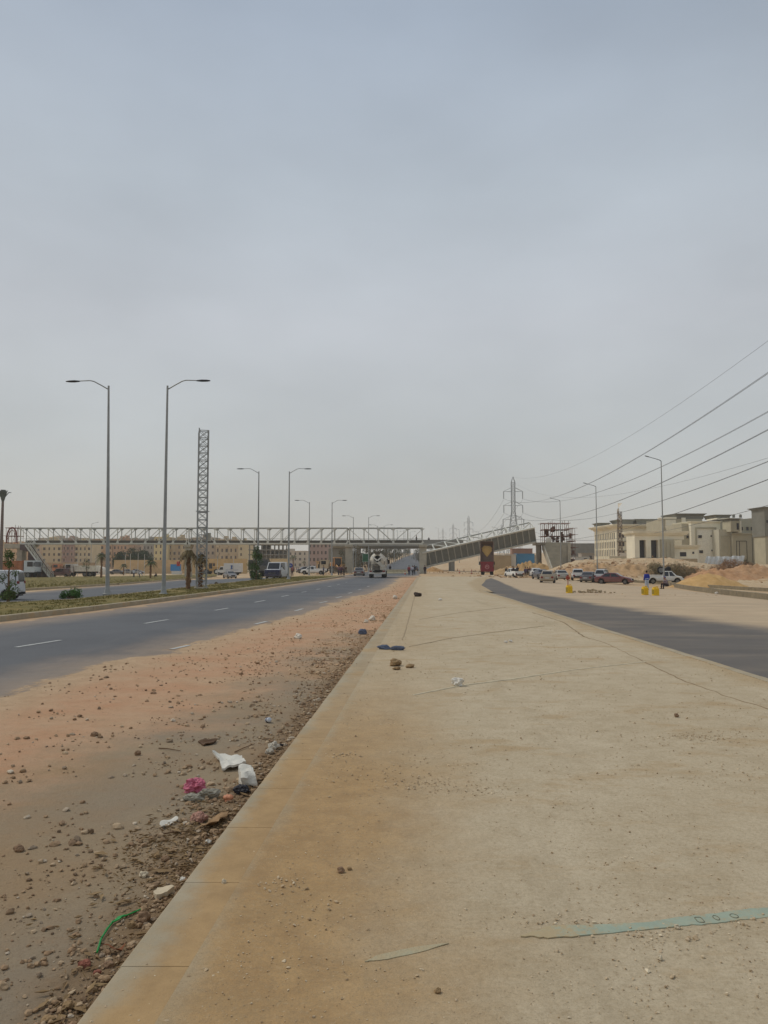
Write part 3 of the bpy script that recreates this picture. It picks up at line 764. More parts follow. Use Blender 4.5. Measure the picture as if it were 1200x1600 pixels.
# ------------------------------------------------------------------ steel footbridge over both roads
YB = 165.0
WS, TC = WHITEP(), mat('pale_grey_steel', lin(168,168,160), .55, .2)
DK = mat('bridge_deck_brown', lin(96,88,76), .9, 0, .3, 1.2)
def truss_span(parent, u0, u1, dirs, flip=False, endposts=True):
    x0, x1 = (u0-600)/1200*YB, (u1-600)/1200*YB; zb = EYE+29.3/1200*YB; L_ = x1-x0
    n = max(3, round(L_/2.9)); d = L_/n; h = 3.62; Wd = 2.6
    s = bpy.data.objects.new('truss_span', None); COL.objects.link(s); s.parent = parent; s.location = (x0, YB, zb)
    for y in (0, Wd):
        b = MB(); b.box(0, L_, y-.12, y+.12, 0, .32); b.build('bottom_chord', WS, s, smooth=False)
        b = MB(); b.box(0, L_, y-.09, y+.09, h-.2, h); b.build('top_chord', TC, s, smooth=False)
        b = MB()
        for i in range(n+1):
            x = i*d; w = .11 if 0 < i < n else .17
            b.box(max(0, x-w/1.4), min(L_, x+w/1.4), y-.07, y+.07, .32, h-.2)
            if 0 < i < n or True:
                b.poly([(x-.45,y-.09,h-.2),(x+.45,y-.09,h-.2),(x+.14,y-.09,h-.5),(x-.14,y-.09,h-.5)], .18, (0,1,0))
                b.poly([(x-.3,y-.09,.32),(x+.3,y-.09,.32),(x+.12,y-.09,.7),(x-.12,y-.09,.7)], .18, (0,1,0))
        for i in range(n):
            q = dirs(i, n)
            a, c = (i*d, (i+1)*d) if q < 0 else ((i+1)*d, i*d)
            b.bar((a, y, h-.3), (c, y, .5), .11)
        b.build('side_lattice', WS if y == 0 else TC, s, smooth=False)
        b = MB()
        for z in (.75, 1.2): b.box(.1, L_-.1, y+(.15 if y == 0 else -.17), y+(.17 if y == 0 else -.15), z, z+.05)
        b.build('handrail', TC, s, smooth=False)
    b = MB(); b.box(0, L_, .14, Wd-.14, .05, .22)
    b.box(0, L_, Wd-.2, Wd-.14, .23, .95); b.build('deck', DK, s, smooth=False)
    for i in range(n+1): MB().box(max(.0, i*d-.06), min(L_, i*d+.06), .1, Wd-.1, h-.16, h-.04).build('cross_beam', TC, s, smooth=False)
    return s
fb = thing('footbridge', 'long pale steel truss footbridge standing across the highway', 'footbridge', (0,0,0))
truss_span(fb, 32, 292, lambda i, n: -1 if i < n*.48 else 1)
truss_span(fb, 294, 543, lambda i, n: -1 if i < n*.45 else 1)
truss_span(fb, 545.5, 660.5, lambda i, n: -1 if i < n*.5 else 1)
def pier_at(u, w, top_extra=0.0, zlow=None, nm='pier'):
    x = (u-600)/1200*YB; zb = EYE+29.3/1200*YB; g = H(x, YB)-.6
    b = MB(); b.cbox(x-w/2, x+w/2, YB+.15, YB+2.3, g, zb-.55, .06); b.cbox(x-w/2-.12, x+w/2+.12, YB-.25, YB+2.85, zb-.55, zb-.01, .04)
    return b.build(nm, CONC(), fb)
pier_at(47.5, .75); pier_at(293, 1.15); pier_at(545, 1.5); pier_at(661, 1.5)
def left_stair():
    zb = EYE+29.3/1200*YB; X = lambda u: (u-600)/1200*YB
    g = H(X(70), YB)
    b = MB(); b.poly([(X(37),YB-1.6,zb-.05),(X(54),YB-1.6,zb-.05),(X(91),YB-1.6,g+.1),(X(91),YB-1.6,g-.5),(X(50),YB-1.6,g-.5),(X(50),YB-1.6,zb-1.6),(X(37),YB-1.6,zb-1.2)], .15, (0,1,0))
    b.build('stair_side_wall', mat('brown_purple_cladding', lin(98,84,82), .8, 0, .15), fb)
    b = MB(); n = 24
    for i in range(n):
        xa = X(52)+(X(91)-X(52))*i/n; za = zb-(zb-g)*(i+1)/n; b.box(xa, xa+(X(91)-X(52))/n+.04, YB-3.4, YB-1.62, za-.12, za+.06)
    b.build('stair_flight', CONC(), fb, smooth=False)
    b = MB()
    for yy in (YB-3.45, YB-1.5):
        for dz in (.55, 1.05): b.bar((X(52), yy, zb+dz), (X(90), yy, g+dz), .07)
        for i in range(9):
            t = i/8; b.bar((X(52)+(X(90)-X(52))*t, yy, zb-(zb-g)*t-.1), (X(52)+(X(90)-X(52))*t, yy, zb-(zb-g)*t+1.05), .06)
        b.bar((X(51.5), yy, zb-.25), (X(90), yy, g-.1+.2), .22)
    b.build('stair_railing', WS, fb, smooth=False)
    b = MB()
    for i in range(12):
        x = X(53)+i*.95; b.bar((x, YB-4.2, g-.3), (x, YB-4.2, g+2.3), .06)
    b.box(X(53), X(53)+10.5, YB-4.23, YB-4.17, g+2.25, g+2.33); b.build('ground_fence', mat('rusty_fence', lin(120,92,80), .9), fb, smooth=False)
    b = MB(); b.cbox(X(8), X(34), YB-.4, YB+2.9, zb-.9, zb+.1, .05); b.cbox(X(27), X(35), YB, YB+2.2, H(X(30),YB)-.5, zb-.9, .05); b.build('landing', CONC(), fb)
left_stair()
def rust_scaffold(name, label, x0, x1, y0, y1, z0, z1, nx, ny, nzz, planks=True, arch=False, boards=0):
    t = thing(name, label, 'scaffolding', ((x0+x1)/2, (y0+y1)/2, z0)); cx, cy = (x0+x1)/2, (y0+y1)/2
    m = mat('rusty_pipe', lin(126,92,78), .85, 0, .3, 2); mp_ = mat('red_brown_formwork', lin(120,84,66), .9, 0, .35, .9, col2=lin(86,66,58))
    rr = random.Random(4); b = MB()
    xs = [x0-cx+(x1-x0)*i/nx for i in range(nx+1)]; ys = [y0-cy+(y1-y0)*i/ny for i in range(ny+1)]; zs = [(z1-z0)*i/nzz for i in range(nzz+1)]
    for x in xs:
        for y in ys: b.tube((x, y, 0), (x, y, z1-z0+rr.uniform(-.3, .7)), .045, n=6)
    b.build('standard_pipes', m, t)
    b = MB()
    for z in zs[1:]:
        for y in ys: b.tube((xs[0]-rr.uniform(.1, 1), y, z), (xs[-1]+rr.uniform(.1, .8), y, z), .04, n=6)
        for x in xs: b.tube((x, ys[0]-.3, z-.1), (x, ys[-1]+.3, z-.1), .04, n=6)
    for i in range(nx):
        b.tube((xs[i], ys[0]-.06, zs[i % nzz]), (xs[i+1], ys[0]-.06, zs[i % nzz+1]), .035, n=6)
    b.build('ledger_pipes', m, t)
    if planks:
        b = MB()
        for z in zs[1:-1]: b.box(xs[0], xs[-1], ys[0]+.05, ys[-1]-.05, z+.05, z+.1)
        b.build('planks', mp_, t, smooth=False)
    if boards:
        b = MB()
        for _ in range(boards):
            x = rr.uniform(xs[0]*.8, xs[-1]*.7); z = rr.uniform(0, z1-z0-1.6); w = rr.uniform(.15, .9); h = rr.uniform(.4, 1.3); y = rr.uniform(ys[0]*.6, ys[-1]*.8)
            b.box(x, x+w, y, y+.09, z, z+h)
        b.build('formwork_boards', mp_, t, smooth=False)
    if arch:
        b = MB(); pts = []
        for i in range(13):
            a = math.pi*i/12; pts.append((-1.1*math.cos(a)*1.0, ys[0]-.1, .2+3.3*math.sin(a)**.7))
        b.path(pts, .17, 6); b.path([(p[0]*.7, p[1], p[2]*.85) for p in pts], .07, 6); b.build('curved_hose', mat('red_brown_pipe', lin(118,64,58), .7), t)
    return t
X = lambda u: (u-600)/1200*YB
zb = EYE+29.3/1200*YB
rust_scaffold('scaffolding', 'rusty red scaffolding with a curved pipe on the far left landing', X(9), X(28), YB+.1, YB+2.4, zb+.1, zb+3.6, 4, 1, 2, planks=False, arch=True)

# ------------------------------------------------------------------ the span that has fallen
def fallen():
    a = A(664, 886, YB+1.5); b_ = A(838, 846.5, YB+2.2)       # bottom edge of the leaning deck
    a.z = max(a.z, H(a.x, a.y)+.1)
    Lv = (b_-a); L_ = Lv.length; ex = Lv.normalized()
    up = Vector((0, 0, 1)); fw = ex.cross(up).normalized(); 
    if fw.y < 0: fw = -fw
    n0 = ex.cross(fw).normalized(); 
    if n0.z < 0: n0 = -n0
    ang = R(66)
    ez = (-fw*math.cos(ang) + n0*math.sin(ang)).normalized()   # deck width direction: mostly upright
    ew = ex.cross(ez).normalized()
    if ew.y < 0: ew = -ew                                       # truss height direction: away from the road
    M = Matrix(((ex.x, ez.x, ew.x, a.x), (ex.y, ez.y, ew.y, a.y), (ex.z, ez.z, ew.z, a.z), (0,0,0,1)))
    t = bpy.data.objects.new('fallen_bridge_span', None); COL.objects.link(t); t.matrix_world = M
    tag(t, 'collapsed steel bridge span lying tilted with its grey underside showing', 'bridge span')
    Wd, h, n = 3.35, 3.4, 9; d = L_/n
    b = MB(); b.box(.0, L_, .2, Wd-.2, .06, .16)
    for i in range(60):
        b.box(L_*i/60+.02, L_*(i+1)/60-.02, .2, Wd-.2, .03, .055)
    b.build('deck', mat('grey_decking_sheet', lin(118,121,116), .75, .1, .18, .8), t, smooth=False)
    b = MB()
    for k in range(n+1+n):
        x = k*d/1.0*.5
        b.box(max(0, x-.1), min(L_, x+.1), .16, Wd-.16, -.14, .03) if k % 1 == 0 and k % 2 == 0 else None
    for k in range(n): b.box((k+.5)*d-.09, (k+.5)*d+.09, .16, Wd-.16, -.12, .03)
    b.build('floor_beams', TC, t, smooth=False)
    for y in (0, Wd):
        b = MB(); b.box(0, L_, y-.16, y+.16, -.16, .22); b.build('bottom_chord', WS, t, smooth=False)
        b = MB(); b.box(0, L_, y-.11, y+.11, h-.2, h); b.build('top_chord', TC, t, smooth=False)
        b = MB()
        for i in range(n+1): b.box(max(0, i*d-.12), min(L_, i*d+.12), y-.1, y+.1, .22, h-.2)
        for i in range(n):
            q, w = (i*d, (i+1)*d) if i < n/2 else ((i+1)*d, i*d)
            b.bar((q, y, h-.2), (w, y, .3), .17)
        b.build('side_lattice', WS, t, smooth=False)
    for i in range(n+1): MB().box(max(0, i*d-.07), min(L_, i*d+.07), .1, Wd-.1, h-.16, h-.04).build('cross_beam', TC, t, smooth=False)
fallen()

# ------------------------------------------------------------------ right landing: columns, stair in shuttered concrete, scaffold
def landing():
    t = thing('concrete_stair_landing', 'unfinished raw concrete stair and landing under rusty scaffolding', 'staircase', (X(866), YB+3, H(X(866), YB)-.8))
    o = Vector(t.location); g = 0; zt = zb-.1-o.z
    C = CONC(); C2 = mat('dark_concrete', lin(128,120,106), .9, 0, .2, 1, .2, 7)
    q = lambda u: X(u)*1.02-o.x
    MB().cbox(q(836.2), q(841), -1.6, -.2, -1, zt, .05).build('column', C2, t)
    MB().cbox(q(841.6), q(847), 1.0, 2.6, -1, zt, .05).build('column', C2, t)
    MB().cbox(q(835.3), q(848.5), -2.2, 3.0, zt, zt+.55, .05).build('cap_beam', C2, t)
    MB().cbox(q(847), q(888.5), -.8, 3.4, zt, zt+.6, .05).build('landing_slab', C, t)
    MB().cbox(q(875), q(887), 1.4, 2.8, -1, zt, .05).build('column', C, t)
    # the flight comes down toward the road, slightly skewed
    n = 16; b = MB(); run = 8.5; qq = lambda u, y: (u-600)/1200*(YB+3+y)-o.x
    for i in range(n):
        f = i/n; z1 = zt+.55-(zt+.2)*f; z0 = z1-(zt+.2)/n-.45
        x0 = qq(848.5+15*f, -.8-run*f); x1 = qq(875.5-1.5*f, -.8-run*f)
        b.box(x0, x1, -.8-run*(i+1)/n, -.8-run*i/n+.05, z0-.4, z1-.12); b.box(x0-.1, x1+.02, -.8-run*(i+1)/n-.12, -.8-run*i/n-.0, z1-.117, z1)
    b.build('stair_flight', C, t, smooth=False)
    for k, (ua, ub, w) in enumerate(((848.5, 863, .25),)):
        b = MB(); x0, x1 = qq(ua, -.8), qq(ub, -.8-run)
        b.hexa([(x0-w,-.8,zt-.9),(x0,-.8,zt-.9),(x1,-.8-run,-1),(x1-w,-.8-run,-1),(x0-w,-.8,zt+.75),(x0,-.8,zt+.75),(x1,-.8-run,.75),(x1-w,-.8-run,.75)])
        b.build('stair_parapet', C, t, smooth=False)
    b = MB(); b.cbox(q(874), q(888), -1.2, -.5, -1, zt, .04); b.cbox(q(883.5), q(888.3), -1.6, -1.21, -1, zt+.5, .03); b.cbox(q(874), q(876), -1.5, -1.21, -1, zt, .03); b.build('end_wall', C, t)
    return t
landing()
rust_scaffold('scaffolding', 'rusty scaffolding and formwork on top of the concrete landing', X(849)*1.02, X(887)*1.02, YB+2.4, YB+6.2, zb+.4, zb+4.7, 6, 2, 3, boards=26)
rust_scaffold('scaffolding', 'tall rusty scaffold tower on the right of the concrete stair', X(889)*1.02, X(896)*1.02, YB+2, YB+5, H(X(890), YB+3)-.4, zb+3.6, 2, 1, 6, boards=3)
tk = thing('water_tank', 'small white water tank among the rusty scaffolding', 'tank', (X(858)*1.01, YB+2.2, zb+.5)); MB().rev([(.55,0),(.62,.1),(.62,.95),(.5,1.1),(.2,1.15)], 16).build('tank_body', mat('white_plastic', lin(205,203,196), .5), tk); MB().rev([(.22,1.14),(.22,1.24),(.05,1.27)], 12).build('lid', mat('white_plastic', None), tk)

# ------------------------------------------------------------------ road overpass behind the footbridge
def overpass():
    Yo = 225; z1 = EYE+(880-848.5)/1200*Yo; z0 = EYE+(880-856.5)/1200*Yo; xq = lambda u: (u-600)/1200*Yo
    t = thing('road_overpass', 'grey concrete road overpass crossing behind the footbridge', 'overpass', (0,0,0))
    b = MB(); b.loft([[(xq(u),Yo,z1-.9),(xq(u),Yo,z1),(xq(u),Yo+12,z1),(xq(u),Yo+12,z1-.9),(xq(u),Yo+10.5,z0),(xq(u),Yo+1.2,z0)] for u in (517, 724)]); b.build('deck', mat('overpass_concrete', lin(150,148,140), .9, 0, .1, .3), t, smooth=False)
    for y in (Yo-.02, Yo+11.7): MBp = MB().box(xq(517), xq(724), y, y+.3, z1+.003, z1+.95); MBp.build('parapet', mat('overpass_parapet', lin(134,132,126), .9), t, smooth=False)
    for u, w in ((527, 5.5), (545, 1.2), (560, 1), (708, 1.2)):
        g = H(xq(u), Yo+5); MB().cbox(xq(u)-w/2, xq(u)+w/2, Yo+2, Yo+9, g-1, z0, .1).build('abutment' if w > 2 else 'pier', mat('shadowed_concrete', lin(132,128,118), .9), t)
overpass()

# ------------------------------------------------------------------ pylons and power lines
PM = mat('pylon_steel', lin(140,145,147), .6, .3)
def pylon(loc, Hh, label, th=.19, rz=0.0):
    t = thing('transmission_pylon', label, 'pylon', loc, rz, 'high voltage pylons receding along the road'); k = Hh/47
    W = lambda z: (3.9-(3.9-1.0)*min(1, z/(Hh*.58)))*k if z < Hh*.93 else 1.0*k*(1-(z-Hh*.93)/(Hh*.07))+.05
    lv = [0, .1, .19, .27, .34, .41, .47, .53, .58, .63, .68, .73, .78, .83, .88, .93, 1.0]
    cs = [(-1,-1),(1,-1),(1,1),(-1,1)]
    for cx, cy in cs:
        b = MB()
        for a, c in zip(lv[:-1], lv[1:]): b.bar((cx*W(a*Hh), cy*W(a*Hh), a*Hh), (cx*W(c*Hh), cy*W(c*Hh), c*Hh), th)
        b.build('leg', PM, t, smooth=False)
    b = MB()
    for i, (a, c) in enumerate(zip(lv[:-1], lv[1:])):
        for j in range(4):
            p, q = cs[j], cs[(j+1) % 4]; za, zc = a*Hh, c*Hh
            b.bar((p[0]*W(za), p[1]*W(za), za), (q[0]*W(zc), q[1]*W(zc), zc), th*.55)
            b.bar((q[0]*W(za), q[1]*W(za), za), (p[0]*W(zc), p[1]*W(zc), zc), th*.55)
            b.bar((p[0]*W(zc), p[1]*W(zc), zc), (q[0]*W(zc), q[1]*W(zc), zc), th*.6)
    b.build('bracing', PM, t, smooth=False)
    arms = [(.815, 5.4), (.645, 5.4), (.475, 5.9)]
    for f, w in arms:
        z = f*Hh; w *= k
        b = MB()
        for s in (-1, 1):
            for y in (-1, 1):
                b.bar((s*1.1*k, y*1.0*k, z+2.4*k), (s*w, 0, z+.3), th*.7); b.bar((s*1.1*k, y*1.0*k, z+.2), (s*w, 0, z+.2), th*.7)
        b.build('crossarm', PM, t, smooth=False)
        for s in (-1, 1): MB().tube((s*w, 0, z+.3), (s*w, 0, z-3.9*k), .17*k+.05, n=6).build('insulator', PM, t)
    return t
YT = 400
pT = A(803, 880, YT); gz = H(pT.x, YT); HT = A(803, 745, YT).z-gz
pylon((pT.x, YT, gz), HT, 'nearest steel lattice pylon, behind the raised end of the fallen span')
for u, v, Y, lb in ((732, 806, 780, 'faint second pylon in the haze, left of the nearest one'), (708, 818, 1080, 'very faint third pylon beyond the second in haze'), (692, 825, 1400, 'palest pylon farthest away in the haze'), (784, 820, 640, 'faint pylon just left of the nearest one, low behind the fallen railing')):
    p = A(u, v, Y); g = H(p.x, Y); pylon((p.x, Y, g), p.z-g, lb, th=.17+.00006*Y)
def wires():
    c = .00031; WM = mat('power_cable', lin(104,108,112), .6, .3); slope = -.045
    arms = [(.815, 5.4, HT), (.645, 5.4, HT), (.475, 5.9, HT)]; ea = .5*YT
    names = {}
    def conductor(x0, z0, v1, label, r=.045, twin=0.0):
        # where this cable leaves the right edge of the picture
        k = (x0)/YT; Y1 = None
        lo, hi = 20, 300
        for _ in range(60):
            m = (lo+hi)/2; xx = x0+(m-YT)*.05*1.0
            if xx/m > .5: lo = m
            else: hi = m
        Y1 = (lo+hi)/2; z1 = EYE+(880-v1)/1200*Y1
        t = thing('power_line', label, 'power line', (x0, YT, z0), 0, 'power cables sweeping out to the right')
        for s in ((-twin, twin) if twin else (0,)):
            pts = []
            for Y in np.linspace(YT, -30, 60):
                w = (Y-YT)/(Y1-YT); z = z0+(z1-z0)*w+c*(Y-Y1)*(Y-YT); pts.append((s*1.0+(Y-YT)*.05, Y-YT, z-z0+s*.2))
            MB().path(pts, r, 5).build('cable', WM, t)
    L0, R0 = pT.x, pT.x
    spec = [(-5.4*HT/47, .815, 585, 'upper twin cables curving down from the pylon, highest pair', .15), (5.4*HT/47, .815, 645, 'second pair of power cables from the top', .2),
            (-5.4*HT/47, .645, 673, 'power cables passing over the slim lamp posts, third pair down', .16), (5.4*HT/47, .645, 722, 'power cables fourth down on the right', .2),
            (-5.9*HT/47, .475, 750, 'power cables just above the palace roofs', .12), (5.9*HT/47, .475, 790, 'lowest power cables crossing the palace roofs', .14)]
    for dx, f, v1, lb, tw in spec: conductor(pT.x+dx, gz+f*HT-3.9*HT/47, v1, lb, .032, tw)
    conductor(pT.x, gz+HT, 535, 'thin topmost earth wire running to the pylon peak', .022)
    conductor(pT.x+.5, gz+HT*.93, 716, 'thin faint wire between the fourth cables', .02)
    # onward to the next pylons
    p2 = A(732, 806, 780); g2 = H(p2.x, 780); h2 = p2.z-g2
    t = thing('power_line', 'faint cables running from the nearest pylon to the second one', 'power line', (pT.x, YT, gz), 0)
    for s in (-1, 1):
        for f, w in ((.815, 5.4), (.645, 5.4), (.475, 5.9)):
            a = Vector((pT.x+s*w*HT/47, YT, gz+f*HT-4)); b = Vector((p2.x+s*w*h2/47, 780, g2+f*h2-4)); pts = []
            for i in range(21):
                q = i/20; p = a.lerp(b, q); p.z -= 4*11*q*(1-q); pts.append(p-Vector((pT.x, YT, gz)))
            MB().path(pts, .05, 4).build('cable', WM, t)
wires()
def mast_palm():
    p = A(5, 765, 140); g = H(p.x, 140); h = p.z-g
    t = thing('palm_shaped_mast', 'tall brown telecom mast with a bundle of bare blades on top at the left edge', 'mast', (p.x, 140, g))
    MB().path([(0,0,-.5),(0,0,h*.5),(0,0,h-1.2)], [.34,.28,.2], 12).build('pole', mat('brown_mast', lin(122,108,100), .8), t)
    m = mat('grey_green_blades', lin(92,98,92), .7)
    for i in range(13):
        a = i*2.4; r = 1.0 if i % 3 else 1.9; MB().path([(0,0,h-2.2),(.3*math.cos(a),.3*math.sin(a),h-1.4),(.55*r*math.cos(a),.55*r*math.sin(a),h-.5),(r*math.cos(a)*.8,r*math.sin(a)*.8,h-.1+(0 if r < 1.5 else -.4))], [.07,.11,.12 if r < 1.5 else .05,.03], 6).build('blade', m, t)
    MB().rev([(.2,h-2.2),(.38,h-1.6),(.5,h-.6),(.42,h-.05)], 12).build('antenna_pod', m, t)
mast_palm()

# ------------------------------------------------------------------ buildings
def window(parent, M, w, h, glass, frame=None, dep=.12):
    f = MB(); b = .09*max(w, .6)
    for q in ((-w/2-b, w/2+b, -dep, .05, h, h+b), (-w/2-b, w/2+b, -dep, .05, -b, 0), (-w/2-b, -w/2, -dep, .05, 0, h), (w/2, w/2+b, -dep, .05, 0, h)): f.box(*q, M=M)
    o = f.build('window', frame, parent, smooth=False)
    MB().box(-w/2, w/2, -.03, .04, 0, h, M=M).build('pane', glass, o, smooth=False); return o
def apartment(u0, u1, vt, Y, rgb, label, floors, cols, depth=14, yaw=0.0, vb=None, balc=False, rgb2=None, group='apartment blocks beyond the footbridge'):
    x0, x1 = (u0-600)/1200*Y, (u1-600)/1200*Y; z1 = EYE+(880-vt)/1200*Y; g = H((x0+x1)/2, Y)-1
    t = thing('apartment_block', label, 'apartment block', ((x0+x1)/2, Y, g), yaw, group); w = (x1-x0); hh = z1-g
    wm = mat('wall_%d_%d_%d' % rgb, lin(*rgb), .9, 0, .1, .25); w2 = mat('wall_%d_%d_%d' % rgb2, lin(*rgb2), .9, 0, .1, .25) if rgb2 else wm
    b = MB(); b.box(-w/2, w/2, 0, depth, 0, hh-.6)
    b.build('wall', wm, t, smooth=False)
    MB().box(-w/2-.2, w/2+.2, -.2, depth+.2, hh-.6, hh-.3).build('roof', w2, t, smooth=False)
    b = MB(); rr = random.Random(int(u0*10)); 
    for _ in range(2): xx = rr.uniform(-w*.4, w*.2); b.box(xx, xx+w*.16, depth*.3, depth*.6, hh-.299, hh+rr.uniform(.5, 1.8))
    b.build('stair_tower', wm, t, smooth=False)
    if rgb2: MB().box(-w*.12, w*.12, -.35, -.003, 0, hh-.61).build('facade_bay', w2, t, smooth=False)
    gl = mat('window_dark_%d' % (rgb[0]//40), lin(74,66,60), .4, 0, .3, .6); fh = (hh-1.6)/floors
    for i in range(floors):
        for j in range(cols):
            if rgb2 and abs((j+.5)/cols-.5) < .14: yo = -.36
            else: yo = 0
            x = -w/2+(j+.5)*w/cols; z = 1.2+i*fh+fh*.28
            if rr.random() < .06: continue
            M = Matrix.Translation((x, yo-.001, z)); ww = w/cols*(.5 if (j+int(u0)) % 3 == 0 else .32)
            window(t, M, ww, fh*.46, gl, wm)
    if balc:
        for i in range(1, floors):
            for j in range(0, cols, 2):
                x = -w/2+(j+.5)*w/cols; z = 1.0+i*fh; MB().box(x-w/cols*.42, x+w/cols*.42, -1.1, -.05, z-.1, z+.75).build('balcony', w2, t, smooth=False)
    return t
AP = [(66,97,843,400,(196,176,140),'cream apartment block just right of the bridge stair',5,4,False,None),
 (98,116,842,400,(176,146,128),'narrow pinkish brown apartment block between two cream ones',5,3,True,(158,128,116)),
 (117,143,843,402,(200,182,148),'pale cream apartment block behind the near palm',5,4,True,None),
 (145,176,841,430,(192,160,128),'tan apartment block behind the nearest left lamp pole',5,5,True,(206,178,142)),
 (177,199,841,430,(186,150,120),'salmon apartment block behind the green trees',5,4,False,None),
 (201,222,843,470,(172,150,128),'dusty brown apartment block above the green trees',5,4,True,None),
 (224,240,841,440,(156,150,140),'grey apartment block beside the yellowish one',5,3,False,None),
 (241,262,838,420,(204,186,138),'yellowish cream apartment block left of the second lamp pole',5,3,False,None),
 (263,291,840,425,(190,170,132),'beige apartment block left of the bridge pier',5,4,True,(176,152,118)),
 (298,336,839,430,(178,160,136),'beige apartment block behind the lattice mast',5,6,False,None),
 (337,372,842,420,(184,164,132),'tan apartment block with balconies above the white box van',4,5,True,None),
 (373,389,843,400,(194,176,140),'slim cream apartment block beside the concrete skeleton',5,2,False,None),
 (482,518,846,330,(166,142,132),'pinkish grey block right of the third lamp pair',4,6,False,None),
 (-30,8,846,380,(190,164,128),'orange cream apartment block at the left edge',4,5,False,None),
 (10,32,850,380,(206,170,132),'peach apartment block behind the white cab truck',4,3,False,None),
 (36,64,846,420,(186,162,134),'beige apartment block behind the stair side wall',5,4,False,None)]
for a in AP: apartment(*a[:2], a[2], a[3], a[4], a[5], a[6], a[7], balc=a[8], rgb2=a[9])
for u0, u1, vt, Y, rgb, lb in [(60,128,840,640,(176,160,140),'low hazy row of roofs seen through the left span'), (130,300,842,700,(170,158,144),'long hazy skyline of roofs seen through the truss'), (392,480,860,520,(180,168,150),'hazy pale buildings behind the concrete skeleton'), (520,600,868,560,(160,152,142),'hazy low buildings beyond the overpass')]:
    apartment(u0, u1, vt, Y, rgb, lb, 3, 12, group='hazy far buildings')
def skeleton():
    Y = 300; q = lambda u: (u-600)/1200*Y; g = H(q(415), Y)-.5; z = lambda v: EYE+(880-v)/1200*Y-g
    t = thing('unfinished_building', 'bare grey concrete building skeleton with open floors', 'building', (q(415), Y, g)); C = mat('grey_skeleton_concrete', lin(128,124,114), .9, 0, .15, .3); o = q(415)
    for v in (850, 858.5, 866): MB().box(q(388)-o, q(444)-o, 0, 12, z(v)-.35, z(v)).build('floor_slab', C, t, smooth=False)
    for k in range(9):
        for y in (.3, 11):
            x = q(389)-o+k*(q(443)-q(389))/8.2; MB().box(x, x+.4, y, y+.5, 0, z(850)-.36).build('column', C, t, smooth=False)
    MB().box(q(405)-o, q(420)-o, 5, 5.3, 0, z(850)-.4).build('infill_wall', C, t, smooth=False)
    MB().box(q(389)-o, q(443)-o, 9.5, 9.7, 0, z(858.5)-.4).build('infill_wall', C, t, smooth=False)
    t = thing('small_house', 'small cream house with arched openings in front of the concrete skeleton', 'house', (q(436)*.8, Y*.8, H(q(436)*.8, Y*.8)-.3)); W_ = mat('cream_render', lin(204,184,146), .9)
    MB().box(-2.8, 2.8, 0, 5, 0, 4.6).build('wall', W_, t, smooth=False); MB().box(-3, 3, -.2, 5.2, 4.6, 4.9).build('roof', W_, t, smooth=False)
    for x in (-1.7, 0, 1.7): window(t, Matrix.Translation((x, 0, 1.5)), .8, 2.1, mat('window_dark_4', lin(74,66,60), .4), W_)
    t = thing('roadside_kiosk', 'small tan brick kiosk with a dark doorway beyond the white pickup', 'kiosk', (A(508,880,230).x, 230, H(A(508,880,230).x, 230)-.5)); W_ = mat('tan_brick', lin(186,156,116), .9)
    MB().box(-2.6, 2.6, 0, 4, 0, 3.1).build('wall', W_, t, smooth=False); MB().box(-2.9, 2.9, -.3, 4.2, 3.1, 3.35).build('roof', W_, t, smooth=False); MB().box(-2.1, -1.2, -.03, .05, .3, 2.4).build('door', UNDER(), t, smooth=False)
skeleton()
def wall_run(u0, u1, vt, Y0, Y1, rgb, label, th=.3):
    a, b = A(u0, 880, Y0), A(u1, 880, Y1); ga, gb = H(a.x, Y0)-.6, H(b.x, Y1)-.6; zt = EYE+(880-vt)/1200*Y0
    zt2 = EYE+(880-vt)/1200*Y1; c = (a+b)/2
    mb = MB(); o = Vector((c.x, c.y, 0))
    mb.hexa([(a.x-c.x,Y0-c.y,ga),(b.x-c.x,Y1-c.y,gb),(b.x-c.x,Y1-c.y+th,gb),(a.x-c.x,Y0-c.y+th,ga),(a.x-c.x,Y0-c.y,zt),(b.x-c.x,Y1-c.y,zt2),(b.x-c.x,Y1-c.y+th,zt2),(a.x-c.x,Y0-c.y+th,zt)])
    w = mb.build('boundary_wall', mat('yard_wall_%d_%d_%d' % rgb, lin(*rgb), .95, 0, .18, .4), smooth=False); w.location = o; tag(w, label, 'wall'); return w
wall_run(178, 292, 875, 235, 240, (196,166,124), 'long sandy boundary wall behind the parked cars')
wall_run(298, 386, 873, 230, 236, (198,168,120), 'yellowish boundary wall behind the box van')
wall_run(20, 150, 879, 225, 230, (176,150,120), 'low tan wall behind the parked trucks')
wall_run(768, 838, 867, 225, 235, (178,166,142), 'grey block wall on the sand behind the dump truck')
wall_run(771, 799, 868, 196, 196, (168,146,114), 'low sandy coloured wall right behind the dump truck')
wall_run(886, 930, 849, 320, 330, (122,120,112), 'dark grey unfinished wall left of the palace building')

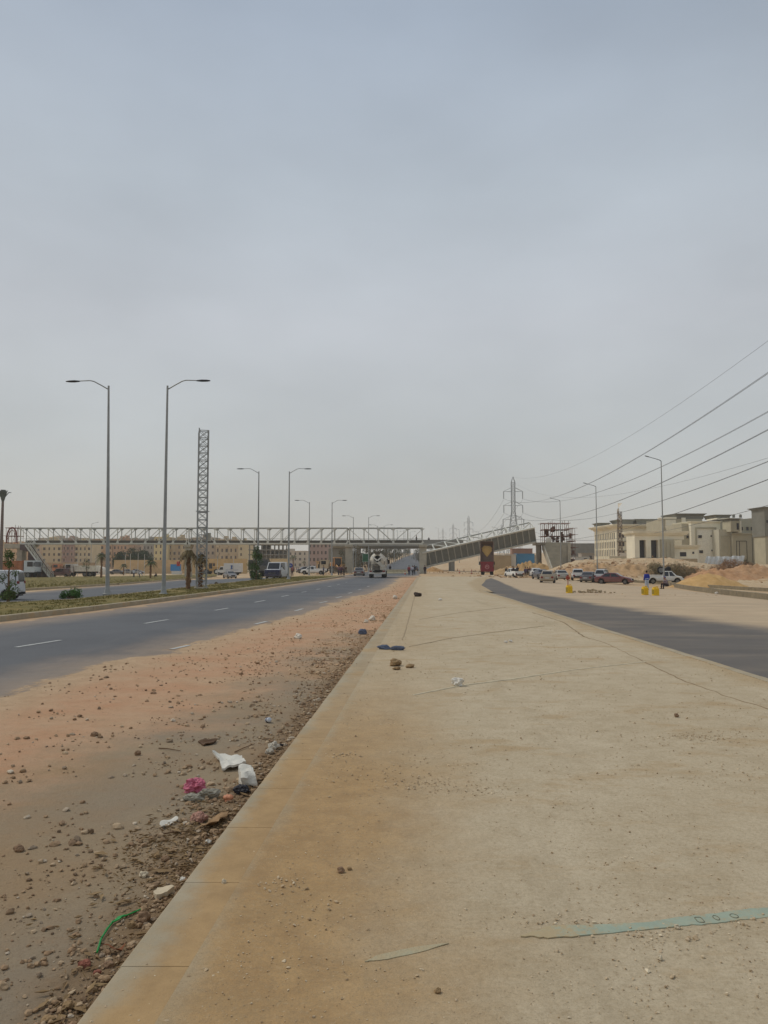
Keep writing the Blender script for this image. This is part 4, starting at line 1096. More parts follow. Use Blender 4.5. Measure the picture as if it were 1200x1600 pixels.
CR1 = lin(206,196,166); 
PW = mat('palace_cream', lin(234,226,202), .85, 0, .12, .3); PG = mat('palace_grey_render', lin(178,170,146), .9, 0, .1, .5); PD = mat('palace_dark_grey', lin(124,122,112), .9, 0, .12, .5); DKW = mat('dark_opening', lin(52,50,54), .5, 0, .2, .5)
def cornice(mb, x0, x1, y0, y1, z, s=1.0):
    for i, (o, h) in enumerate(((.15, .25), (.35, .25), (.6, .3), (.72, .12))):
        mb.box(x0-o*s, x1+o*s, y0-o*s, y1+o*s, z, z+h*s-.0); z += h*s
    return z
def crown(mb, x0, x1, y0, y1, z, h):      # flared dark roof drum
    r = lambda o, zz: [(x0-o,y0-o,zz),(x1+o,y0-o,zz),(x1+o,y1+o,zz),(x0-o,y1+o,zz)]
    mb.loft([r(0, z), r(0, z+h*.35), r(.1, z+h*.6), r(.45, z+h*.85), r(.7, z+h*.93), r(.7, z+h)])
def palace_three():
    Y = 235; q = lambda u, yy=Y: (u-600)/1200*yy; g = 1.5; z = lambda v, yy=Y: EYE+(880-v)/1200*yy-g
    # corner at u=963; long side recedes to the left and back
    cx = q(963); t = thing('palace_building', 'three storey cream building with rows of narrow windows and a flared roof edge', 'building', (cx, Y, g))
    ang = math.atan2(60, 1)
    far = Vector((q(929, Y+22)-cx, 22)); Lf = far.length; dx = far.normalized(); M = Matrix(((dx.x, -dx.y*-1, 0, 0), (dx.y, dx.x*-1, 0, 0), (0,0,1,0), (0,0,0,1)))
    top = z(826)
    b = MB(); w = q(1045)-cx
    b.add([(0,0,0),(w,0,0),(w,22,0),(far.x,22,0),(0,0,top),(w,0,top),(w,22,top),(far.x,22,top)], [(3,2,1,0),(4,5,6,7),(0,1,5,4),(1,2,6,5),(2,3,7,6),(3,0,4,7)]); b.build('wall', PW, t, smooth=False)
    b = MB(); zz = top
    for o, h in ((.3, .4), (.8, .35), (1.3, .35), (1.5, .2)):
        b.add([(-o,-o,zz),(w+o,-o,zz),(w+o,22,zz),(far.x-o*1.2,22+o,zz),(-o,-o,zz+h),(w+o,-o,zz+h),(w+o,22,zz+h),(far.x-o*1.2,22+o,zz+h)], [(3,2,1,0),(4,5,6,7),(0,1,5,4),(1,2,6,5),(2,3,7,6),(3,0,4,7)]); zz += h
    b.build('cornice', PW, t, smooth=False)
    gl = mat('window_slit', lin(70,66,62), .4)
    # side facade: local frame along dx, outward normal to the left-front
    nrm = Vector((-dx.y, dx.x)) if -dx.y < 0 else Vector((dx.y, -dx.x))
    nrm = Vector((dx.y, -dx.x)); 
    if nrm.x > 0: nrm = -nrm
    def Ms(s, zz_): p = dx*s+nrm*.02; return Matrix(((-dx.x, -nrm.x, 0, p.x), (-dx.y, -nrm.y, 0, p.y), (0,0,1,zz_), (0,0,0,1)))
    n = 12
    for i in range(n):
        s = 1.6+(Lf-3.2)*i/(n-1)
        for zf in (z(842), z(856), z(868.5)): window(t, Ms(s, zf), .8, 2.0, gl, PW, dep=.08)
        b = MB(); b.box(-.22, .22, -.18, .1, .3, top-1.0, M=Ms(s+(Lf-3.2)/(n-1)/2, 0)); b.build('pilaster', PW, t, smooth=False)
    for j, u in enumerate((968, 973.5, 982, 986, 990, 996, 1001, 1006, 1012, 1018)):
        for zf in (z(840), z(853.5), z(868)): window(t, Matrix.Translation((q(u)-cx, 0, zf)), .7, 1.5, gl, PW, dep=.2)
    for vv in (846, 860): MB().box(.1, w-.1, -.35, -.003, z(vv)-.2, z(vv)+.15).build('string_course', PG, t, smooth=False)
    for k, (ua, ub, vt, y0, dd) in enumerate(((934.5,954.5,817,13,6),(966,992,811.5,8,8),(993,1031,811,9,8))):
        yy = Y+y0; b = MB(); crown(b, q(ua,yy)-cx+.5, q(ub,yy)-cx-.5, y0, y0+dd, zz-.02-0, z(vt, yy)-zz); b.build('roof_drum', PD, t, smooth=False)
palace_three()
def hoist():
    Y = 205; p = A(969.5, 880, Y); g = 1.6; h = EYE+(880-786)/1200*Y-g
    t = thing('hoist_mast', 'thin site hoist mast with a twisted white sheet at its top before the palace front', 'mast', (p.x, Y, g)); m = mat('hoist_brown', lin(112,92,78), .8, .2)
    b = MB()
    for x, y in ((-.45,-.45),(.45,-.45),(.45,.45),(-.45,.45)): b.bar((x, y, 0), (x, y, h*.86), .13)
    b.build('mast_legs', m, t, smooth=False); b = MB(); n = 16
    for i in range(n):
        z0, z1 = h*.86*i/n, h*.86*(i+1)/n; b.bar((-.45,-.45,z0), (.45,-.45,z1), .08); b.bar((.45,.45,z0), (-.45,.45,z1), .08); b.bar((-.45,-.45,z1), (.45,-.45,z1), .07)
    b.build('mast_bracing', m, t, smooth=False); b = MB(); rings = []
    for i in range(26):
        f = i/25; a = f*5.5; w = .5+.25*math.sin(f*9); c = (.35*math.sin(f*7), 0, h*(.62+.38*f)); rings.append([(c[0]+w*math.cos(a)*k, c[1]+w*math.sin(a)*k+o, c[2]) for k, o in ((-1, 0), (0, .12), (1, 0), (0, -.12))])
    b.loft(rings); b.build('twisted_sheet', mat('tent_white', lin(214,204,186), .7), t); b = MB(); b.box(-1.6, 2.0, -.6, .6, h*.02, h*.06); b.box(-.1, 1.4, -.7, .7, h*.1, h*.2); b.build('hoist_cage', mat('tent_white', None), t, smooth=False)
hoist()
def gate_house():
    Y = 175; q = lambda u, yy=Y: (u-600)/1200*yy; z0 = 2.0; z = lambda v, yy=Y: EYE+(880-v)/1200*yy-z0; ox = q(1028)
    t = thing('gate_house', 'cream gate building with two tall dark openings and a heavy flat cornice', 'building', (ox, Y, z0))
    q_ = lambda u, yy=Y: q(u, yy)-ox
    # portal front (left part) with piers round the two openings, dark panels standing in for the shade inside
    b = MB(); top = z(836)
    for a, c in ((991.5, 999), (1009, 1017), (1028, 1031)): b.box(q_(a), q_(c), 0, 1.2, 0, z(844))
    b.box(q_(991.5), q_(1031), 0, 6, z(844)+.003, top); b.box(q_(991.5), q_(1031), 5, 6, 0, z(844)-.003); b.box(q_(991.5)+.003, q_(991.5)+.4, 1.203, 4.99, 0, z(844)-.003); b.build('wall', PW, t, smooth=False)
    for a, c in ((999, 1009), (1017, 1028)): MB().box(q_(a)+.01, q_(c)-.01, 1.25, 1.4, 0, z(844)-.003).build('opening_shade_panel', DKW, t, smooth=False)
    for a in (1010.2, 1014.2): MB().box(q_(a), q_(a)+.22, -.12, -.003, .5, z(846)-1).build('pilaster', PW, t, smooth=False)
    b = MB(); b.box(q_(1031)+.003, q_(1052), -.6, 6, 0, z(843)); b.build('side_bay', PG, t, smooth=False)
    for a in (1033, 1039.5, 1046): MB().box(q_(a), q_(a)+.5, -.72, -.603, .3, z(847)).build('bay_panel', PG, t, smooth=False)
    b = MB(); b.box(q_(1031), q_(1069), .1, 6, z(843)+.003, top); b.build('upper_wall', PW, t, smooth=False)
    b = MB(); zt = cornice(b, q_(992), q_(1072), -.2, 7, top, .95); b.build('cornice', PW, t, smooth=False)
    # low annex with the dark windows
    b = MB(); b.box(q_(1052)+.003, q_(1092), .4, 8, -.2, z(856)); b.build('annex_wall', PW, t, smooth=False)
    b = MB(); cornice(b, q_(1053), q_(1091), .0, 8, z(856), .7); b.build('annex_cornice', PW, t, smooth=False)
    gl = DKW
    window(t, Matrix.Translation((q_(1067.5), .4, z(869.5))), 1.5, 1.0, gl, PW); window(t, Matrix.Translation((q_(1083.5), .4, z(865.5))), .5, .5, gl, PW)
gate_house()
def tall_blocks():
    Y = 190; q = lambda u, yy=Y: (u-600)/1200*yy; z0 = 2.0; z = lambda v, yy=Y: EYE+(880-v)/1200*yy-z0; ox = q(1103)
    t = thing('panel_building', 'tall cream block with a recessed white panel and four small windows', 'building', (ox, Y, z0)); q_ = lambda u, yy=Y: q(u, yy)-ox
    MB().box(q_(1080), q_(1126), 0, 12, 0, z(817.5)).build('wall', PW, t, smooth=False)
    b = MB(); cornice(b, q_(1081), q_(1125), 0, 12, z(817.5), .55); b.build('cornice', PW, t, smooth=False)
    b = MB()
    for a in ((1086.5, 1088.5), (1117, 1119)): b.box(q_(a[0]), q_(a[1]), -.3, -.003, 0, z(826))
    b.box(q_(1086.5), q_(1119), -.3, -.003, z(826)+.003, z(824)); b.build('panel_frame', PG, t, smooth=False)
    for u, v, w, h in ((1093.5,841,.95,.75),(1111,839,.45,.4),(1094.5,864.5,1.0,.75),(1111.5,861.5,.45,.4)): window(t, Matrix.Translation((q_(u), -.08, z(v))), w, h, DKW, mat('white_render', lin(232,226,208), .8))
    MB().box(q_(1088.5)+.01, q_(1117)-.01, -.05, -.003, 0, z(826)-.01).build('white_panel', mat('white_render', None), t, smooth=False)
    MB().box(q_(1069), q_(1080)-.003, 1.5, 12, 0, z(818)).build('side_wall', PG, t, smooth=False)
    window(t, Matrix.Translation((q_(1078), 1.5, z(841))), .6, .7, DKW, PG)
    # upper storey set back, with its flared crown
    t = thing('crowned_tower_block', 'grey roofed block with a flared dark crown behind the gate building', 'building', (q(1068, 215), 215, z0)); Yb = 215; oq = q(1068, Yb); w_ = lambda u: q(u, Yb)-oq
    MB().box(w_(1037), w_(1098), 0, 14, 0, z(811, Yb)).build('wall', PG, t, smooth=False)
    b = MB(); b.box(w_(1036), w_(1057), -.4, 4, z(811, Yb)+.003, z(808, Yb)); b.box(w_(1040), w_(1056), -.3, -.003, z(826, Yb), z(811, Yb)-.2); b.build('bay', PW, t, smooth=False)
    b = MB(); crown(b, w_(1058), w_(1100), 0, 10, z(811, Yb)+.004, z(802.5, Yb)-z(811, Yb)); b.build('crown', PD, t, smooth=False)
    MB().box(w_(1065), w_(1071), -.5, -.003, z(826, Yb), z(809, Yb)).build('bay', PW, t, smooth=False)
    for u in (1048, 1062, 1084): window(t, Matrix.Translation((w_(u), 0, z(827, Yb))), .5, .5, DKW, PG)
    # right hand group
    Y2 = 185; t = thing('walled_compound', 'grey rendered hall with tall joint lines and an overhanging corner turret', 'building', (q(1170, Y2), Y2, z0)); oq2 = q(1170, Y2); w2 = lambda u: q(u, Y2)-oq2; zz = lambda v: z(v, Y2)
    MB().box(w2(1144.5), w2(1290), 0, 14, -.5, zz(835)).build('wall', PG, t, smooth=False)
    MB().box(w2(1144), w2(1290), -.25, .3, zz(835)+.003, zz(833)).build('coping', PG, t, smooth=False)
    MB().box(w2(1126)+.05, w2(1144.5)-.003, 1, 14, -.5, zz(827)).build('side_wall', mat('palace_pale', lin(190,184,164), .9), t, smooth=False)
    MB().box(w2(1126)+.4, w2(1143), .8, .997, .2, zz(837)).build('side_panel', PG, t, smooth=False)
    for u in (1150, 1154.6, 1166, 1174.8, 1183, 1195, 1206, 1218): MB().box(w2(u), w2(u)+.12, -.05, -.003, .2, zz(846) if u not in (1174.8,) else zz(836)).build('joint_strip', DKW, t, smooth=False)
    for a, c in ((1150, 1166), (1178, 1195), (1206, 1218)): MB().box(w2(a), w2(c), -.06, -.003, zz(846)+.01, zz(846)+.13).build('joint_strip', DKW, t, smooth=False)
    MB().cbox(w2(1189), w2(1204), -2.5, -.003, -.5, zz(862), .05).build('porch', PG, t); MB().box(w2(1192), w2(1195), -2.56, -2.503, zz(875), zz(869)).build('porch_window', DKW, t, smooth=False)
    b = MB(); b.box(w2(1138), w2(1152), -1.5, 3, zz(831), zz(814.5)); b.build('turret', PG, t, smooth=False)
    b = MB(); crown(b, w2(1138.5), w2(1151.5), -1.4, 3, zz(814.5)+.003, .6); b.build('turret_cap', PD, t, smooth=False)
    MB().box(w2(1147), w2(1150.5), -1.56, -1.503, zz(828), zz(818)).build('turret_opening', DKW, t, smooth=False)
    b = MB(); b.box(w2(1152)+.003, w2(1157.5), -.6, 3, zz(832.3), zz(814)); b.build('white_pier', mat('white_render', None), t, smooth=False)
    Y3 = 200; t = thing('rear_wing', 'long grey upper wing with a row of small windows at the right edge', 'building', (q(1175, Y3), Y3, z0)); o3 = q(1175, Y3); w3 = lambda u: q(u, Y3)-o3; z3 = lambda v: z(v, Y3)
    b = MB(); b.add([(w3(1122),0,0),(w3(1300),0,0),(w3(1300),10,0),(w3(1122),10,0),(w3(1122),0,z3(814)),(w3(1300),0,z3(800)),(w3(1300),10,z3(800)),(w3(1122),10,z3(814))], [(3,2,1,0),(4,5,6,7),(0,1,5,4),(1,2,6,5),(2,3,7,6),(3,0,4,7)]); b.build('wall', mat('rear_wall', lin(158,152,134), .9), t, smooth=False)
    MB().box(w3(1120), w3(1146), -.5, 6, z3(812)+.003, z3(809.5)).build('roof_band', PW, t, smooth=False)
    b = MB(); crown(b, w3(1122), w3(1144), 1, 8, z3(809.5)+.004, z3(804)-z3(809.5)); b.build('crown', PD, t, smooth=False)
    for u in (1159, 1168, 1175, 1182.5, 1189.5): window(t, Matrix.Translation((w3(u), 0, z3(829))), .75, .95, DKW, PG, dep=.15)
    for u in (1161, 1172): MB().rev([(.35,0),(.35,.8),(.1,.95)], 10, Matrix.Translation((w3(u), 5, z3(809)+.3))).build('roof_vent', PD, t)
    Y4 = 172; t = thing('edge_tower', 'dark concrete tower with a flared top cut by the right edge', 'building', (q(1200, Y4), Y4, z0)); o4 = q(1200, Y4); w4 = lambda u: q(u, Y4)-o4; z4 = lambda v: z(v, Y4)
    MB().box(w4(1195.5), w4(1235), 0, 6, z4(838), z4(799)).build('wall', PD, t, smooth=False); MB().box(w4(1197), w4(1233), .4, 5.6, -.5, z4(838)-.003).build('base', PG, t, smooth=False)
    b = MB(); crown(b, w4(1195.5), w4(1235), 0, 6, z4(799)+.003, z4(792)-z4(799)); b.build('crown', PD, t, smooth=False)
    window(t, Matrix.Translation((w4(1199.5), 0, z4(817))), .5, .6, DKW, PD)
tall_blocks()
wall_run(990, 1052, 871.5, 160, 158, (150,146,130), 'grey concrete garden wall below the gate building', .35)
wall_run(1052, 1090, 873, 158, 160, (172,152,122), 'low tan wall behind the large desert bush', .35)
wall_run(953, 992, 869, 190, 180, (156,146,124), 'picket-like pale wall below the three storey building', .3)
def tarp_fence():
    Y = 150; q = lambda u: (u-600)/1200*Y; ox = q(1127); g = H(ox, Y)-.2; b = MB(); n = 90; rings = []
    for i in range(n+1):
        x = q(1097)-ox+(q(1157)-q(1097))*i/n; y = .10*math.sin(i*.55)+.05*math.sin(i*.37); hh = (EYE+(880-869.5)/1200*Y-g)+.05*math.sin(i*.31)+(.12 if i > 60 else 0)
        rings.append([(x, y, 0), (x+.3, y*1.2-.15, hh*.5), (x+.75, y, hh), (x+.75, y+.05, hh), (x, y+.05, 0)])
    b.loft(rings); o = b.build('tarpaulin_fence', mat('pale_grey_tarp', lin(196,200,200), .5, .0, .12, 1), smooth=True); o.location = (ox, Y, g); tag(o, 'wrinkled silvery white tarpaulin fence on the sand below the panel building', 'fence')
tarp_fence()
def sheds():
    for u0, u1, vt, Y, rgb, lb in ((807,835,865,205,(72,132,168),'bright blue container shed behind the fallen span'), (788,806,866,203,(190,182,168),'white site cabin left of the blue shed'), (800,832,857,243,(150,116,100),'reddish brick hut behind the blue shed'), (898,921,870,200,(196,196,190),'white site cabin right of the scaffold tower'), (908,928,864,215,(160,150,136),'grey site hut behind the white cabin')):
        q = lambda u: (u-600)/1200*Y; g = H(q((u0+u1)/2), Y)-.3; h = EYE+(880-vt)/1200*Y-g; w = q(u1)-q(u0)
        t = thing('site_cabin', lb, 'cabin', (q((u0+u1)/2), Y, g), .06); m = mat('cabin_%d_%d_%d' % rgb, lin(*rgb), .7, 0, .12, .6)
        b = MB(); b.box(-w/2, w/2, 0, 3, 0, h-.15)
        for i in range(int(w/.4)): b.box(-w/2+i*.4+.05, -w/2+i*.4+.2, -.05, -.002, .1, h-.3)
        b.build('wall', m, t, smooth=False); MB().box(-w/2-.1, w/2+.1, -.15, 3.1, h-.149, h).build('roof', m, t, smooth=False)
        MB().box(w*.1, w*.3, -.09, -.052, .2, min(2.1, h-.4)).build('door', DKW, t, smooth=False)
    Y = 235; q = lambda u: (u-600)/1200*Y
    t = thing('domed_tent', 'small white domed tent roof behind the dark parked cars', 'tent', (q(184), Y-15, H(q(184), Y-15))); MB().rev([(2.4,-.5),(2.4,.9),(2.2,1.5),(1.6,2.0),(.8,2.3),(.1,2.4)], 20).build('canopy', mat('tent_white', lin(214,204,186), .7), t)
    t = thing('blue_kiosk', 'blue and white kiosk with a small red sign above it beyond the left carriageway', 'kiosk', (q(276)*.94, Y*.94, H(q(276), Y)-.2), 0)
    MB().box(-1.3, 1.2, 0, 2, 0, 1.2).build('counter', mat('white_plastic', None), t, smooth=False); MB().box(-1.6, .9, -.1, 2, 1.2, 3.1).build('upper_panel', mat('kiosk_blue', lin(64,128,180), .6), t, smooth=False); MB().box(.2, 1.2, -.2, -.101, 2.6, 3.9).build('sign_panel', mat('kiosk_red', lin(176,60,52), .6), t, smooth=False)
    MB().bar((.7,-.05,3.1), (.7,-.05,3.9), .1).build('sign_post', GALV(), t)
sheds()
# ------------------------------------------------------------------ vehicles (local +X is forward)
def wheel(parent, x, y, r, w, dual=False):
    s = 1 if y > 0 else -1
    o = bpy.data.objects.new('wheel', None); COL.objects.link(o); o.parent = parent; o.location = (x, y, r)
    M = Matrix.Rotation(R(90)*-s, 4, 'X')      # local z points outward
    ww = w*(2.1 if dual else 1)
    MB().rev([(r*.6,-ww),(r*.93,-ww),(r,-ww+.05),(r,-.04),(r*.93,0),(r*.62,.0),(r*.6,-.04)], 20, M).build('tyre', RUBBER(), o)
    b = MB(); b.rev([(.02,-.03),(r*.6,-.05),(r*.62,-.012),(r*.5,-.03),(r*.18,-.02),(r*.14,.01),(.02,.015)], 16, M)
    for k in range(5):
        a = 2*math.pi*k/5; b.tube(M @ Vector((r*.15*math.cos(a), r*.15*math.sin(a), 0)), M @ Vector((r*.55*math.cos(a), r*.55*math.sin(a), -.015)), .03, n=4)
    b.build('rim', RIM(), o)
def car(label, loc, rz, rgb, L=4.4, W=1.72, belt=.88, base=.26, prof=None, k=.38, wr=.31, wx=None, glass=None, cat='car', name='parked_car', group='cars parked on the sand and along the road', dusty=.25, doors=True, roofrack=False, bed=None):
    t = thing(name, label, cat, loc, rz, group); P_ = paint(rgb, dusty=dusty); h = L/2
    prof = prof or [(-h,.78),(-h+.08,.93),(-h+.75,.99),(-h+1.25,1.36),(-h+1.7,1.42),(-h+2.5,1.4),(-h+3.25,.97),(h-.35,.8),(h-.05,.66),(h,.5)]
    pz = lambda x: float(np.interp(x, [p[0] for p in prof], [p[1] for p in prof]))
    wx = wx or (-h+.82, h-.8)
    hw = lambda x: W/2*(1-.13*abs(x/h)**5)
    def top_w(x, z): return hw(x)-.04-max(0, z-belt)*k
    xs = sorted(set([round(p[0], 3) for p in prof]+[round(float(q), 3) for q in np.linspace(-h, h, 44)])); rings = []
    for x in xs:
        zt = pz(x); zb_ = base+(.12 if abs(x) > h-.06 else 0)
        for wxx in wx:
            dd = (wr+.07)**2-(x-wxx)**2
            if dd > 0: zb_ = max(zb_, wr+math.sqrt(dd))
        m = min(belt, zt-.05); zb_ = min(zb_, m-.06); w = hw(x)
        half = [(w-.05, zb_), (w, zb_+.05), (w+.01, (zb_+m)/2+.02), (w-.03, m)]
        wt = top_w(x, zt) if zt > belt else w-.12
        half += [(wt, zt-.035), (wt-.09, zt)]
        rings.append([(x, y, z) for y, z in half]+[(x, -y, z) for y, z in half[::-1]])
    MB().loft(rings).build('body', P_, t, ang=30)
    if bed:       # pickup load bed: inner well set into the tail
        x0, x1 = bed; b = MB(); b.box(x0, x1, -W/2+.16, W/2-.16, belt-.02+.05, belt+.054); b.build('bed_floor', UNDER(), t, smooth=False)
        b = MB()
        for s in (-1, 1): b.box(x0-.02, x1, s*(W/2-.1)-.04, s*(W/2-.1)+.04, belt-.1, belt+.22)
        b.build('bed_side', P_, t, smooth=False); MB().box(x0-.06, x0, -W/2+.08, W/2-.08, belt-.4, belt+.2).build('tailgate', P_, t, smooth=False)
    b = MB(); b.box(-h+.12, h-.12, -W/2+.22, W/2-.22, base-.06, base+.35); b.build('underbody', UNDER(), t, smooth=False)
    # glazing
    pk = [(x, z) for x, z in prof if z > belt+.02]; gl = glass or GLASS()
    hi = max(z for x, z in prof); roof = [x for x, z in prof if z > hi-.12]; xr0, xr1 = min(roof), max(roof)
    up = [p for p in prof if p[0] <= xr0+1e-6 and p[1] < hi-.12]; dn = [p for p in prof if p[0] >= xr1 and p[1] < hi-.12]
    def slope_pane(nm, A_, B_):
        (xa, za), (xb, zb2) = A_, B_; d = Vector((xb-xa, 0, zb2-za)); nn = Vector((-d.z, 0, d.x)).normalized()
        if nn.z < 0 and abs(nn.z) > .05: nn = -nn
        if (nn.x > 0) != (nm == 'windscreen'): nn = Vector((abs(nn.x) if nm == 'windscreen' else -abs(nn.x), 0, abs(nn.z)))
        l0, l1 = .1, .9; p = []
        for f in (l0, l1):
            x = xa+d.x*f; z = za+d.z*f; w = top_w(x, z)-.1
            p.append([Vector((x, w, z))+nn*.012, Vector((x, -w, z))+nn*.012])
        b = MB(); b.add([p[0][0], p[0][1], p[1][1], p[1][0]]+[q-nn*.03 for q in (p[0][0], p[0][1], p[1][1], p[1][0])], [(0,1,2,3),(7,6,5,4),(0,4,5,1),(1,5,6,2),(2,6,7,3),(3,7,4,0)])
        return b.build(nm, gl, t, smooth=False)
    ra = [p for p in prof if p[0] == xr0][0]; rb = [p for p in prof if p[0] == xr1][0]
    if up: slope_pane('rear_window', up[-1], ra)
    if dn: slope_pane('windscreen', dn[0], rb)
    a0 = (up[-1][0] if up else -h+.1)+.12; a1 = (dn[0][0] if dn else h-.1)-.18; mid = (a0+a1)/2-.05; zt = hi-.1
    for s in (-1, 1):
        for xa, xb, ta, tb in ((a0, mid-.04, xr0+.08, mid-.04), (mid+.04, a1, mid+.04, xr1-.06)):
            def pt(x, z): return Vector((x, s*(top_w(x, z)+.012), z))
            q = [pt(xa+.05, belt+.05), pt(xb-.02, belt+.05), pt(max(tb, ta+.1), zt), pt(min(ta, tb), zt)]; n_ = Vector((0, -s*.03, 0))
            MB().add(q+[x+n_ for x in q], [(0,1,2,3),(7,6,5,4),(0,4,5,1),(1,5,6,2),(2,6,7,3),(3,7,4,0)]).build('side_window', gl, t, smooth=False)
    for x in wx:
        for s in (-1, 1): wheel(t, x, s*(W/2+.005), wr, .2)
    ze = pz(-h+.05)-.12; zf = pz(h-.12)-.08; we, wf = hw(-h), hw(h)
    for s in (-1, 1):
        MB().cbox(-h-.015, -h+.12, s*(we-.14)-.14, s*(we-.14)+.14, ze-.2, ze, .02).build('tail_light', REDL(), t)
        MB().cbox(h-.2, h+.0, s*(wf-.18)-.16, s*(wf-.18)+.16, zf-.16, zf, .03).build('headlight', HEADL(), t)
        MB().cbox(a1-.05, a1+.1, s*(W/2+.1)-.08, s*(W/2+.1)+.08, belt+.02, belt+.16, .02).build('mirror', P_, t)
    MB().cbox(-h-.05, -h+.1, -we+.06, we-.06, base+.06, base+.24, .03).build('rear_bumper', P_ if cat == 'car' else UNDER(), t); MB().cbox(h-.1, h+.05, -wf+.06, wf-.06, base+.04, base+.22, .03).build('front_bumper', P_ if cat == 'car' else UNDER(), t)
    MB().box(-h-.06, -h-.045, -.25, .25, base+.28, base+.4).build('number_plate', PLATE(), t, smooth=False)
    MB().box(h-.03, h+.03, -.35, .35, base+.25, base+.42).build('grille', UNDER(), t, smooth=False)
    if roofrack: MB().box(-h+1.3, xr1-.2, -W/2+.3, W/2-.3, hi+.03, hi+.1).build('roof_rack', RIM(), t, smooth=False)
    return t
SEDAN = None
def hatch(h): return [(-h,.8),(-h+.1,1.0),(-h+.45,1.4),(-h+1.2,1.48),(-h+2.3,1.46),(-h+3.0,1.0),(h-.2,.8),(h,.55)]
def suv(h): return [(-h,.9),(-h+.06,1.1),(-h+.3,1.68),(-h+1.0,1.76),(-h+2.6,1.72),(-h+3.2,1.12),(h-.25,1.0),(h,.7)]
def pickup(h): return [(-h,.9),(-h+.02,.93),(-h+1.95,.94),(-h+2.0,1.0),(-h+2.15,1.55),(-h+2.45,1.62),(-h+3.2,1.6),(-h+3.75,1.05),(h-.2,.92),(h,.6)]
def van(h): return [(-h,.9),(-h+.02,1.2),(-h+.1,1.86),(-h+.35,1.94),(h-1.5,1.92),(h-.75,1.1),(h-.15,.95),(h,.6)]
def minib(h): return [(-h,.9),(-h+.02,1.3),(-h+.12,2.2),(-h+.4,2.3),(h-1.2,2.28),(h-.55,1.3),(h-.12,1.1),(h,.7)]
def put(u, v): p = GT(u, v, 0); return (p.x, p.y, H(p.x, p.y)+.03)
AW = R(90)   # heading away from the camera
W_ = (226,226,222)
def pick(label, u, v, rz, rgb=W_, L=4.8): return car(label, put(u, v), rz, rgb, L=L, W=1.74, belt=.93, base=.38, prof=pickup(L/2), wr=.35, bed=(-L/2+.08, -L/2+1.9), name='pickup_truck', cat='pickup', group='white pickups among the parked vehicles', k=.3)
def sz(u, Y): p = A(u, 880, Y); return (p.x, Y, H(p.x, Y)+.03)
# right-hand group
pick('white pickup seen from behind with people in its bed, just right of the dump truck', 803, 903, AW+.25)
car('white van like hatchback between the pickup and the dark car', put(837, 902), AW-.1, (212,212,208), L=4.0, prof=hatch(2.0))
car('dark blue car half hidden behind the beige hatchback', put(845, 905), AW+.1, (52,62,82), L=4.2)
car('beige grey hatchback standing nearest, its rear to the road', put(856, 911), AW-.25, (150,140,122), L=4.0, W=1.68, prof=hatch(2.0), dusty=.4)
car('silver saloon right of the beige hatchback', put(876, 906.5), AW-.05, (160,158,150), L=4.2)
pick('white pickup parked facing away right of the silver saloon', 903, 907, AW-.2, L=4.9)
car('dark grey saloon left of the silver estate', put(921, 910), AW-.5, (72,76,86), L=4.3)
car('silver white estate with roof rails between the dark saloon and the maroon one', put(942, 910), AW-.45, (176,180,184), L=4.6, W=1.75, prof=suv(2.3), belt=1.0, base=.3, wr=.34, roofrack=True)
car('maroon saloon parked sideways in front of the sand heaps', put(960, 913), -.5, (98,32,40), L=4.5, dusty=.12)
pk = pick('white pickup carrying a spare wheel and bundles in front of the desert bush', 1037, 912.5, -.12, (214,214,208), L=4.6)
# load on that pickup
o = thing('spare_wheel', 'large spare wheel standing on the pickup load on the right', 'wheel', Vector(pk.location)+Vector((-.35, .1, 1.65)), -.12); M = Matrix.Rotation(R(80), 4, 'X')
b = MB(); b.path([M @ Vector((.4*math.cos(a), .4*math.sin(a), .4)) for a in (2*math.pi*i/24 for i in range(25))], .1, 8); b.build('tyre', RUBBER(), o); MB().rev([(.02,.36),(.3,.34),(.3,.44),(.02,.42)], 16, M).build('rim', RIM(), o)
def crumple(name, label, cat, loc, size, m, seed=1, sub=3, amp=.5, sharp=2.2, rz=0.0, group=None, smooth=False, sink=.25):
    bm = bmesh.new(); bmesh.ops.create_icosphere(bm, subdivisions=sub, radius=1); s = Vector((seed*3.1, seed*1.7, seed*.9))
    for v in bm.verts:
        c = v.co.copy(); q = 1+amp*noise.noise(c*1.2+s)+amp*.55*abs(noise.noise(c*sharp*1.6+s))*1.4-amp*.25*abs(noise.noise(c*5+s))
        c *= q; c.z = max(c.z, -1+sink*1.2); v.co = Vector((c.x*size[0], c.y*size[1], (c.z+1-sink)*size[2]))
    me = bpy.data.meshes.new(name); bm.to_mesh(me); bm.free(); me.materials.append(m)
    if smooth: me.polygons.foreach_set('use_smooth', [True]*len(me.polygons))
    o = bpy.data.objects.new(name, me); COL.objects.link(o); o.location = loc; o.rotation_euler = (0, 0, rz); return tag(o, label, cat, group)
crumple('cloth_bundle', 'dark bundle lying on the roof of the right pickup', 'bundle', Vector(pk.location)+Vector((.55, 0, 1.6)), (.4,.4,.3), mat('black_cloth', lin(40,38,42), .9), 5)
# carriageway
car('dark grey saloon driving away left of the mixer truck', put(561.5, 900), AW-.02, (84,86,92), L=4.5, dusty=.3, name='moving_car', group=None)
